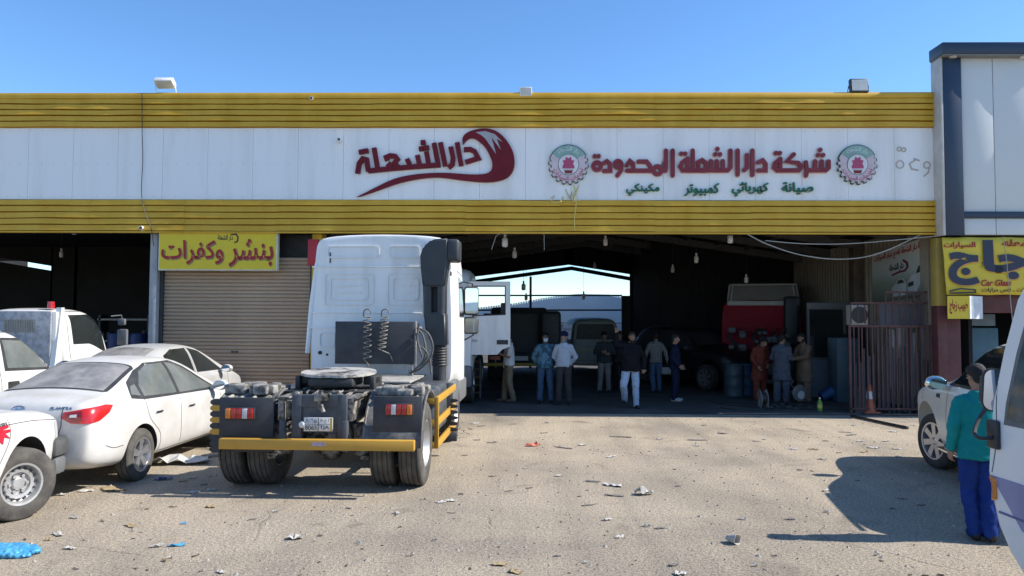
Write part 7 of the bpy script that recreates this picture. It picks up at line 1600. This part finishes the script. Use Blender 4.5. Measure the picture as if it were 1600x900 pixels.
# the two standing men
person('man in blue camouflage top and face mask with hands behind his back', onf(852, 630), R(3), dict(Le=(.285, .05, 1.13), Lw=(.17, .14, .93), Re=(-.285, .05, 1.13), Rw=(-.17, .14, .93), Lk=(.12, -.015, .5), La=(.14, .02, .085), Rk=(-.12, -.015, .5), Ra=(-.14, .02, .085), Lf=.2, Rf=-.2), camo, jeans, shoe_b, skin_d, H=1.70, hem=.87, bulk=1.14, cap=black_c, mask=mat('pale_face_mask', (.55, .68, .72), .8), seed=1)
person('man in blue turban and pale blue shirt with hands behind his back', onf(881, 632), R(-14), dict(Le=(.27, .06, 1.13), Lw=(.13, .15, .95), Re=(-.255, .05, 1.13), Rw=(-.12, .15, .94), Lf=.3, Rf=-.2, La=(.13, .02, .085), Ra=(-.12, -.02, .085)), lblue, dkgrey, shoe_b, skin_m, H=1.72, hem=.90, turban=cloth('dark_blue_turban_cloth', (.012, .014, .045), (.02, .022, .06)), beard=mat('grey_beard', (.2, .2, .2), .8), seed=2, hyaw=R(-8))
# waving man
person('smiling bearded man in black sweater and pale jeans raising two fingers', onf(986, 638), R(4), dict(Rs=(-.175, 0, 1.41), Re=(-.35, -.07, 1.44), Rw=(-.35, -.12, 1.68), Le=(.30, .03, 1.14), Lw=(.27, -.06, .90), Lk=(.10, -.04, .50), La=(.115, .0, .085), Rh=(-.10, 0, .93), Rk=(-.19, -.10, .52), Ra=(-.105, .16, .17), Rf=-.55, Lf=.15, head=(.02, -.02, 1.60)), black_c, lightj, shoe_b, skin_m, H=1.74, hem=.84, bulk=1.17, belly=1.1, beard=True, vR=True, nR=(0, -1, 0), curlL=1.3, nL=(-.4, -1, 0), seed=4, vox=.0115)
# white t-shirt
o = person('man in white T-shirt and khaki trousers looking at a phone under the truck door', onf(795, 628), R(-78), dict(Le=(.20, -.04, 1.12), Lw=(.12, -.26, 1.20), Re=(-.20, -.04, 1.12), Rw=(-.10, -.27, 1.19), Lf=.0, La=(.09, .10, .085), Ra=(-.10, -.10, .085), Rk=(-.1, -.07, .5)), white_c, khaki, shoe_br, skin_m, H=1.70, hem=.90, long_sleeve=False, hpitch=R(18), seed=6, nL=(0, -.3, 1), nR=(0, -.3, 1), bulk=1.02)
mb = MB(); Mh = LM(o); p = Mh @ V3((0, -.36, 1.25)); mb.b(-.035, .035, -.005, .005, -.07, .07, bev=.004, M=Matrix.Translation(p) @ Matrix.Rotation(R(-78), 4, 'Z') @ Matrix.Rotation(R(35), 4, 'X')); tag(mb.obj('mobile_phone', black_plastic), 'dark phone held by the man in the white T-shirt', 'phone')
# crossed arms, green plaid
person('man in dark green plaid shirt with crossed arms and grey trousers', onf(944, 614), R(6), dict(Le=(.265, -.05, 1.14), Lw=(.03, -.20, 1.16), Re=(-.265, -.05, 1.14), Rw=(-.03, -.19, 1.12), La=(.13, .02, .085), Ra=(-.13, .02, .085)), plaid('dark_green_plaid', (.016, .022, .024), (.05, .065, .065), (.004, .005, .006)), grey_tr, shoe_b, skin_d, H=1.68, hem=.86, bulk=1.08, cap=black_c, hpitch=R(18), seed=8, nL=(0, 1, 0), nR=(0, 1, 0))
person('man in dark clothes half hidden behind the waving man', onf(968, 612), R(-10), dict(Le=(.25, -.02, 1.13), Lw=(.16, -.14, .98)), cloth('charcoal_cotton', (.022, .022, .022), (.035, .034, .032)), black_c, shoe_b, skin_d, H=1.70, hem=.84, bulk=1.06, seed=9, hpitch=R(15))
person('man in grey plaid shirt and jeans walking away inside the hall', onf(1025, 613), R(180 + 6), dict(Le=(.29, .02, 1.14), Lw=(.30, -.03, .91), Re=(-.29, .02, 1.14), Rw=(-.33, -.02, .90), Rk=(-.10, -.05, .5), Ra=(-.10, -.03, .085), La=(.10, .08, .09)), plaid('grey_plaid', (.15, .145, .135), (.30, .29, .27), (.05, .05, .05), 20), jeans, shoe_b, skin_d, H=1.68, hem=.86, bulk=1.0, seed=10)
person('man in dark navy clothes and pale shoes turned to the right', onf(1055, 627), R(68), dict(Le=(.23, .02, 1.13), Lw=(.22, -.12, .93), Re=(-.23, .02, 1.13), Rw=(-.22, -.14, .94)), navy_c, navy_c, shoe_w, skin_m, H=1.66, hem=.84, bulk=1.05, seed=12)
# the three in long tunics
person('man in rust red tunic looking down beside the drums', onf(1187, 626), R(22), dict(chest=(0, -.05, 1.24), neck=(0, -.12, 1.42), head=(.0, -.19, 1.54), Ls=(.18, -.06, 1.36), Rs=(-.18, -.06, 1.36), Le=(.24, -.06, 1.10), Lw=(.10, -.20, .95), Re=(-.26, -.04, 1.10), Rw=(-.20, -.17, .92), La=(.14, .02, .085), Ra=(-.14, -.06, .085)), redk, redk, shoe_br, skin_m, H=1.64, kind='tunic', hem=.55, hpitch=R(35), seed=13)
person('man in slate blue tunic standing with his back turned by the red truck', onf(1222, 630), R(180 - 30), dict(Le=(.24, -.06, 1.12), Lw=(.16, -.26, 1.02), Re=(-.22, -.03, 1.12), Rw=(-.14, -.25, 1.05), neck=(0, -.03, 1.46), head=(0, -.07, 1.58)), greyk, greyk, shoe_br, skin_m, H=1.68, kind='tunic', hem=.58, hpitch=R(22), hyaw=R(-30), seed=14)
person('bearded man in brown tunic reaching out to the man in slate blue', onf(1257, 628), R(-68), dict(Le=(.20, -.12, 1.13), Lw=(.12, -.38, 1.08), Re=(-.21, -.10, 1.12), Rw=(-.12, -.36, 1.05), neck=(0, -.03, 1.46), head=(0, -.08, 1.58)), brownk, brownk, shoe_br, skin_m, H=1.72, kind='tunic', hem=.52, beard=True, hpitch=R(20), seed=15)
person('man in pale blue shirt standing by the office booth behind the gate', onf(1320, 622), R(75), dict(Le=(.2, -.08, 1.13), Lw=(.10, -.28, 1.08), Re=(-.21, -.05, 1.12), Rw=(-.12, -.28, 1.05)), lblue, black_c, shoe_b, skin_d, H=1.66, hem=.86, seed=16, hpitch=R(20))
# ================================================================ small things on the floor by the red truck
def onf2(px, py): p = gp(px, py, .004); return (p.x, p.y, p.z)
HRL = thing('hose_reel', 'pale metal reel standing on the floor in front of the man in red', 'reel', onf2(1192, 637))
mb = MB()
for s_ in (-.07, .07):
    mb.lathe([(.0, -.004), (.2, -.004), (.205, 0), (.2, .004), (0, .004)], Matrix.Translation((s_, 0, .21)) @ Matrix.Rotation(R(90), 4, 'Y') @ Matrix.Rotation(0, 4, 'Z'), 28)
mb.obj('side_disc', dusty_steel, HRL)
mb = MB(); mb.cyl((-.066, 0, .21), (.066, 0, .21), .13, n=20); mb.obj('hose_winding', black_plastic, HRL)
mb = MB(); mb.tube([(-.09, -.15, .0), (-.09, 0, .42), (-.09, .15, .0)], .012, n=6); mb.tube([(.09, -.15, .0), (.09, 0, .42), (.09, .15, .0)], .012, n=6); mb.obj('stand', alu, HRL)
CS = thing('chop_saw', 'grey cut off saw with round guard on the floor by the man in brown', 'saw', onf2(1248, 634), R(25))
mb = MB(); mb.b(-.25, .25, -.14, .14, 0, .05, bev=.012); mb.obj('base', dark_iron, CS)
mb = MB(); mb.lathe([(0, -.03), (.19, -.03), (.2, 0), (.19, .03), (0, .03)], Matrix.Translation((0, -.02, .30)) @ Matrix.Rotation(R(90), 4, 'X'), 28); mb.obj('blade_guard', mat('grey_saw_guard', (.1, .1, .1), .5, col2=(.18, .18, .18)), CS)
mb = MB(); mb.lathe([(0, -.004), (.10, -.004), (.1, .004), (0, .004)], Matrix.Translation((.02, -.06, .26)) @ Matrix.Rotation(R(90), 4, 'X'), 24); mb.obj('blade_disc', mat('pale_disc', (.5, .5, .48), .5), CS)
mb = MB(); mb.cyl((0, .02, .3), (0, .18, .3), .07, n=14); mb.tube([(-.12, 0, .38), (-.24, 0, .52), (-.16, 0, .60)], .02, n=8); mb.obj('motor', black_plastic, CS)
BTL = thing('plastic_bottle', 'green and yellow bottle standing on the floor', 'bottle', onf2(1281, 642))
mb = MB(); mb.lathe([(0, 0), (.05, 0), (.055, .02), (.055, .17), (.05, .2), (.02, .25), (.02, .27), (0, .27)], Matrix(), 18); mb.obj('bottle', mat('green_bottle_plastic', (.16, .3, .04), .3), BTL)
mb = MB(); mb.cyl((0, 0, .271), (0, 0, .30), .022, n=12); mb.obj('cap', mat('white_cap', (.6, .6, .58), .4), BTL)
mb = MB(); mb.lathe([(.0565, .06), (.0575, .065), (.0575, .14), (.0565, .145)], Matrix(), 18); mb.obj('label', mat('yellow_label', (.55, .5, .1), .5), BTL)
BK = thing('bucket', 'blue bucket lying tipped on its side by the office booth', 'bucket', onf2(1292, 626))
Mk = Matrix.Translation((0, 0, .16)) @ Matrix.Rotation(R(62), 4, 'Y'); mb = MB(); mb.lathe([(0, -.16), (.12, -.16), (.155, .16), (.165, .165), (.15, .17), (.115, -.13), (0, -.13)], Mk, 26); mb.obj('pail', mat('blue_bucket_plastic', (.02, .08, .22), .45), BK)
mb = MB(); mb.tube([Mk @ V3((.158 * math.cos(a), .158 * math.sin(a), .15)) + V3((.03 * math.sin(a), 0, 0)) for a in [i * .26 for i in range(13)]], .004, n=5); mb.obj('bail', alu, BK)
mb = MB()
for i, pts in enumerate(([(1112, 628), (1140, 633), (1180, 636), (1230, 640), (1270, 637)], [(1128, 637), (1165, 641), (1205, 641), (1240, 634)], [(1105, 624), (1120, 629), (1150, 628)])): mb.tube(crom([gp(px, py, .016) for px, py in pts]), .012, n=6)
tag(mb.obj('floor_cable', black_plastic), 'black cables lying across the floor in front of the tunic men', 'cable')
random.seed(21); mb = MB()
for i in range(16):
    px = 1205 + i * 4; p = gp(px + random.uniform(-3, 3), 637 + random.uniform(-4, 3)); s_ = random.uniform(.03, .08); mb.b(p.x - s_, p.x + s_, p.y - s_ * .6, p.y + s_ * .6, .005, .005 + s_ * .8, bev=.012)
tag(mb.obj('scrap_heap', dark_iron), 'low heap of dark metal scrap by the round saw', 'scrap')
TC = thing('tool_case', 'small grey tool case carried by the man in grey plaid', 'case', (0, 0, 0)); p = at(1041, 577, gp(1025, 613).y - .02)
TC.location = tuple(p); mb = MB(); mb.b(-.14, .14, -.06, .06, -.14, .06, bev=.02); mb.obj('case', mat('grey_case_plastic', (.2, .2, .2), .5), TC); mb = MB(); mb.tube([(-.06, 0, .06), (-.06, 0, .10), (.06, 0, .10), (.06, 0, .06)], .01, n=6); mb.obj('handle', black_plastic, TC)

# ================================================================ litter
papers = [mat('white_paper', (.47, .45, .41), .8, var=.25, scale=9), mat('tan_cardboard', (.36, .27, .15), .85), mat('grey_rag', (.16, .15, .14), .9), mat('orange_wrapper', (.5, .10, .05), .5), mat('blue_plastic_film', (.06, .30, .55), .35)]
names = [('paper_scrap', 'crumpled white paper scrap lying on the dusty yard', 'paper scraps on the yard'), ('cardboard_scrap', 'torn tan cardboard scrap lying on the dusty yard', 'cardboard scraps on the yard'), ('rag_scrap', 'dark grey twisted scrap lying on the dusty yard', 'dark scraps on the yard')]
def scrap(x, y, sz, asp, ang, m, nm, lab, grp, hgt=.03):
    mb = MB(); nx, ny = 7, 5; sd_ = random.random() * 99; G = []
    for i in range(nx):
        r_ = []
        for j in range(ny):
            u = (i / (nx - 1) - .5) * sz * (1 + .25 * noise.noise((i * .9, j * .7, sd_))); v = (j / (ny - 1) - .5) * sz * asp * (1 + .4 * noise.noise((i * .7, j, sd_ + 7)))
            z = .006 + hgt * abs(noise.noise((i * .55 + sd_, j * .6, sd_))) * 1.6; r_.append((u + .01 * noise.noise((i, j, sd_)), v, z))
        G.append(r_)
    A = [[mb.bm.verts.new(q) for q in r_] for r_ in G]
    for i in range(nx - 1):
        for j in range(ny - 1):
            if (i in (0, nx - 2) and j in (0, ny - 2)) and random.random() < .5: continue
            mb.bm.faces.new((A[i][j], A[i + 1][j], A[i + 1][j + 1], A[i][j + 1]))
    o = mb.obj(nm, m, None, smooth=0); o.location = (x, y, 0); o.rotation_euler = (0, 0, ang); md = o.modifiers.new('t', 'SOLIDIFY'); md.thickness = .003
    return tag(o, lab, 'litter', grp)
random.seed(4)
LT = [(855, 661, 0, .22), (910, 696, 0, .26), (955, 714, 0, .3), (873, 744, 0, .22), (957, 759, 0, .45), (828, 763, 2, .2), (927, 753, 2, .35), (1088, 697, 0, .2), (1030, 687, 0, .2), (949, 813, 0, .18), (1010, 823, 0, .16), (1031, 826, 2, .2), (968, 840, 0, .18), (1160, 812, 0, .18), (1285, 718, 0, .2), (1272, 703, 1, .3), (1290, 767, 0, .2), (1293, 801, 0, .14), (780, 883, 1, .24), (805, 895, 1, .2), (1065, 898, 0, .22), (1052, 884, 2, .16), (705, 783, 0, .22), (820, 732, 0, .14), (1235, 812, 2, .2),
      (620, 803, 0, .12), (690, 785, 0, .22), (245, 855, 0, .2), (75, 845, 1, .1), (92, 836, 0, .28), (110, 858, 0, .18), (265, 873, 0, .1), (258, 877, 1, .1), (345, 895, 0, .14), (205, 822, 1, .26), (115, 810, 0, .2), (95, 774, 0, .2), (134, 768, 0, .28), (175, 765, 1, .6), (165, 757, 2, .3), (300, 770, 0, .3), (332, 766, 0, .2), (318, 758, 2, .16), (300, 748, 0, .16), (285, 752, 1, .2), (330, 793, 1, .2), (270, 793, 2, .14), (160, 815, 2, .14), (208, 830, 0, .08), (118, 890, 2, .12), (500, 838, 2, .1), (560, 850, 0, .1), (395, 812, 2, .14), (430, 800, 0, .12), (545, 795, 2, .12), (735, 671, 2, .2), (742, 662, 0, .3), (752, 666, 2, .3), (769, 692, 2, .3), (745, 688, 2, .2), (710, 705, 0, .12), (726, 712, 2, .15), (770, 745, 2, .2), (795, 768, 2, .2), (720, 773, 2, .14), (705, 803, 2, .14), (1180, 690, 2, .2), (1130, 678, 2, .3), (1195, 687, 0, .2), (1240, 702, 0, .24), (1330, 680, 2, .5), (1322, 676, 2, .4), (1345, 690, 0, .25), (1365, 700, 0, .3), (1385, 690, 0, .3), (1400, 702, 0, .26), (1352, 706, 1, .4), (1335, 665, 0, .2), (1395, 675, 0, .3), (1290, 690, 2, .2), (1310, 708, 2, .2), (1405, 715, 0, .2), (1440, 790, 2, .22), (1410, 780, 2, .2), (1340, 752, 2, .14), (1370, 868, 2, .1), (880, 700, 2, .6), (970, 683, 2, .7), (1090, 688, 2, .6), (850, 677, 2, .3), (920, 790, 2, .3), (960, 775, 2, .4), (1000, 655, 0, .2), (1100, 665, 2, .22), (1250, 735, 2, .14), (1060, 760, 2, .16), (640, 870, 2, .12), (680, 845, 0, .1), (870, 870, 2, .12), (915, 880, 0, .08), (1210, 870, 2, .1), (1180, 885, 0, .09)]
for px, py, k, sz in LT:
    p = gp(px, py); n_ = names[k]
    scrap(p.x, p.y, sz * .55, random.uniform(.25, .6) if k != 2 else random.uniform(.12, .4), random.uniform(-.7, .7), papers[k], n_[0], n_[1], n_[2], .022 if k != 2 else .012)
p = gp(832, 697); scrap(p.x, p.y, .24, .4, .4, papers[3], 'wrapper', 'orange red wrapper lying in the middle of the yard', None, .05)
p = gp(276, 853); scrap(p.x, p.y, .15, .4, .3, papers[4], 'face_mask', 'small blue disposable mask lying on the ground in front of the saloon', None, .02)
p = gp(288, 819); scrap(p.x, p.y, .06, .5, .3, papers[4], 'plastic_scrap', 'tiny blue plastic scrap on the ground near the saloon', None, .02)
p = gp(255, 750); scrap(p.x, p.y, .2, .4, .3, mat('dull_blue_pack', (.07, .11, .22), .5), 'packet', 'dull blue packet beside the saloon rear wheel', None, .05)
p = gp(282, 724); scrap(p.x, p.y, .75, .5, .2, mat('crumpled_white_film', (.5, .5, .49), .5, scale=12), 'plastic_sheet', 'heap of crumpled white plastic film under the saloon side', None, .13)
p = gp(1007, 773); scrap(p.x, p.y, .2, .6, .2, papers[0], 'paper_wad', 'bulky crumpled white paper in the middle of the yard', None, .09)
p = gp(462, 842); scrap(p.x, p.y, .14, .7, .2, papers[0], 'paper_wad', 'white crumpled paper on the ground left of centre', None, .06)
p = gp(305, 716); mb = MB(); mb.b(-.5, .5, -.05, .05, .002, .04, bev=.006, M=Matrix.Translation((p.x, p.y, 0)) @ Matrix.Rotation(R(35), 4, 'Z')); tag(mb.obj('wooden_plank', mat('pale_plank', (.36, .32, .25), .8)), 'pale plank lying behind the crumpled film', 'plank')
mb = MB(); p = gp(18, 866)
mb.ell((p.x - .06, p.y, .035), (.22, .15, .03), n=20); mb.ell((p.x + .1, p.y + .03, .025), (.13, .08, .03), n=14); mb.ell((p.x + .05, p.y - .08, .02), (.16, .05, .022), n=14); mb.ell((p.x - .1, p.y + .02, .05), (.1, .06, .028), n=14)
o = remesh(mb, 'plastic_bag', mat('blue_plastic_bag', (.03, .22, .44), .35, scale=14, col2=(.09, .36, .56), coat=.2), None, .008, 1, .022, 3, 30.); tag(o, 'crumpled bright blue plastic bag at the lower left corner', 'bag')
CU = thing('paper_cup', 'crushed white paper cup lying in the yard', 'cup', tuple(gp(1146, 849)))
mb = MB(); Mc = Matrix.Translation((0, 0, .04)) @ Matrix.Rotation(R(35), 4, 'Z') @ Matrix.Rotation(R(80), 4, 'X'); mb.lathe([(0, -.05), (.034, -.05), (.045, .05), (.047, .053), (.043, .052), (.032, -.046), (0, -.046)], Mc, 20)
for v in mb.bm.verts: v.co += V3((noise.noise(v.co * 20), noise.noise(v.co * 20 + V3((5, 5, 5))), .3 * noise.noise(v.co * 22))) * .014; v.co.z = max(.003, v.co.z)
mb.obj('cup', papers[0], CU)

for o in list(COL.objects):
    if o.type == 'MESH' and o.parent and o.name.split('.')[0] in ('bar_bracket', 'rubber_fin', 'bumper_lower', 'side_tank', 'lower_flap', 'rear_bar', 'step', 'hinge', 'hole', 'downlight', 'guide_rail', 'handle', 'post', 'opening_rail', 'rafter', 'bar', 'leaning_strip', 'backing_board', 'mudguard_rib', 'side_disc', 'door_mirror', 'stand', 'air_hose', 'lower_skirt', 'suspension', 'printed_window'): islands(o)
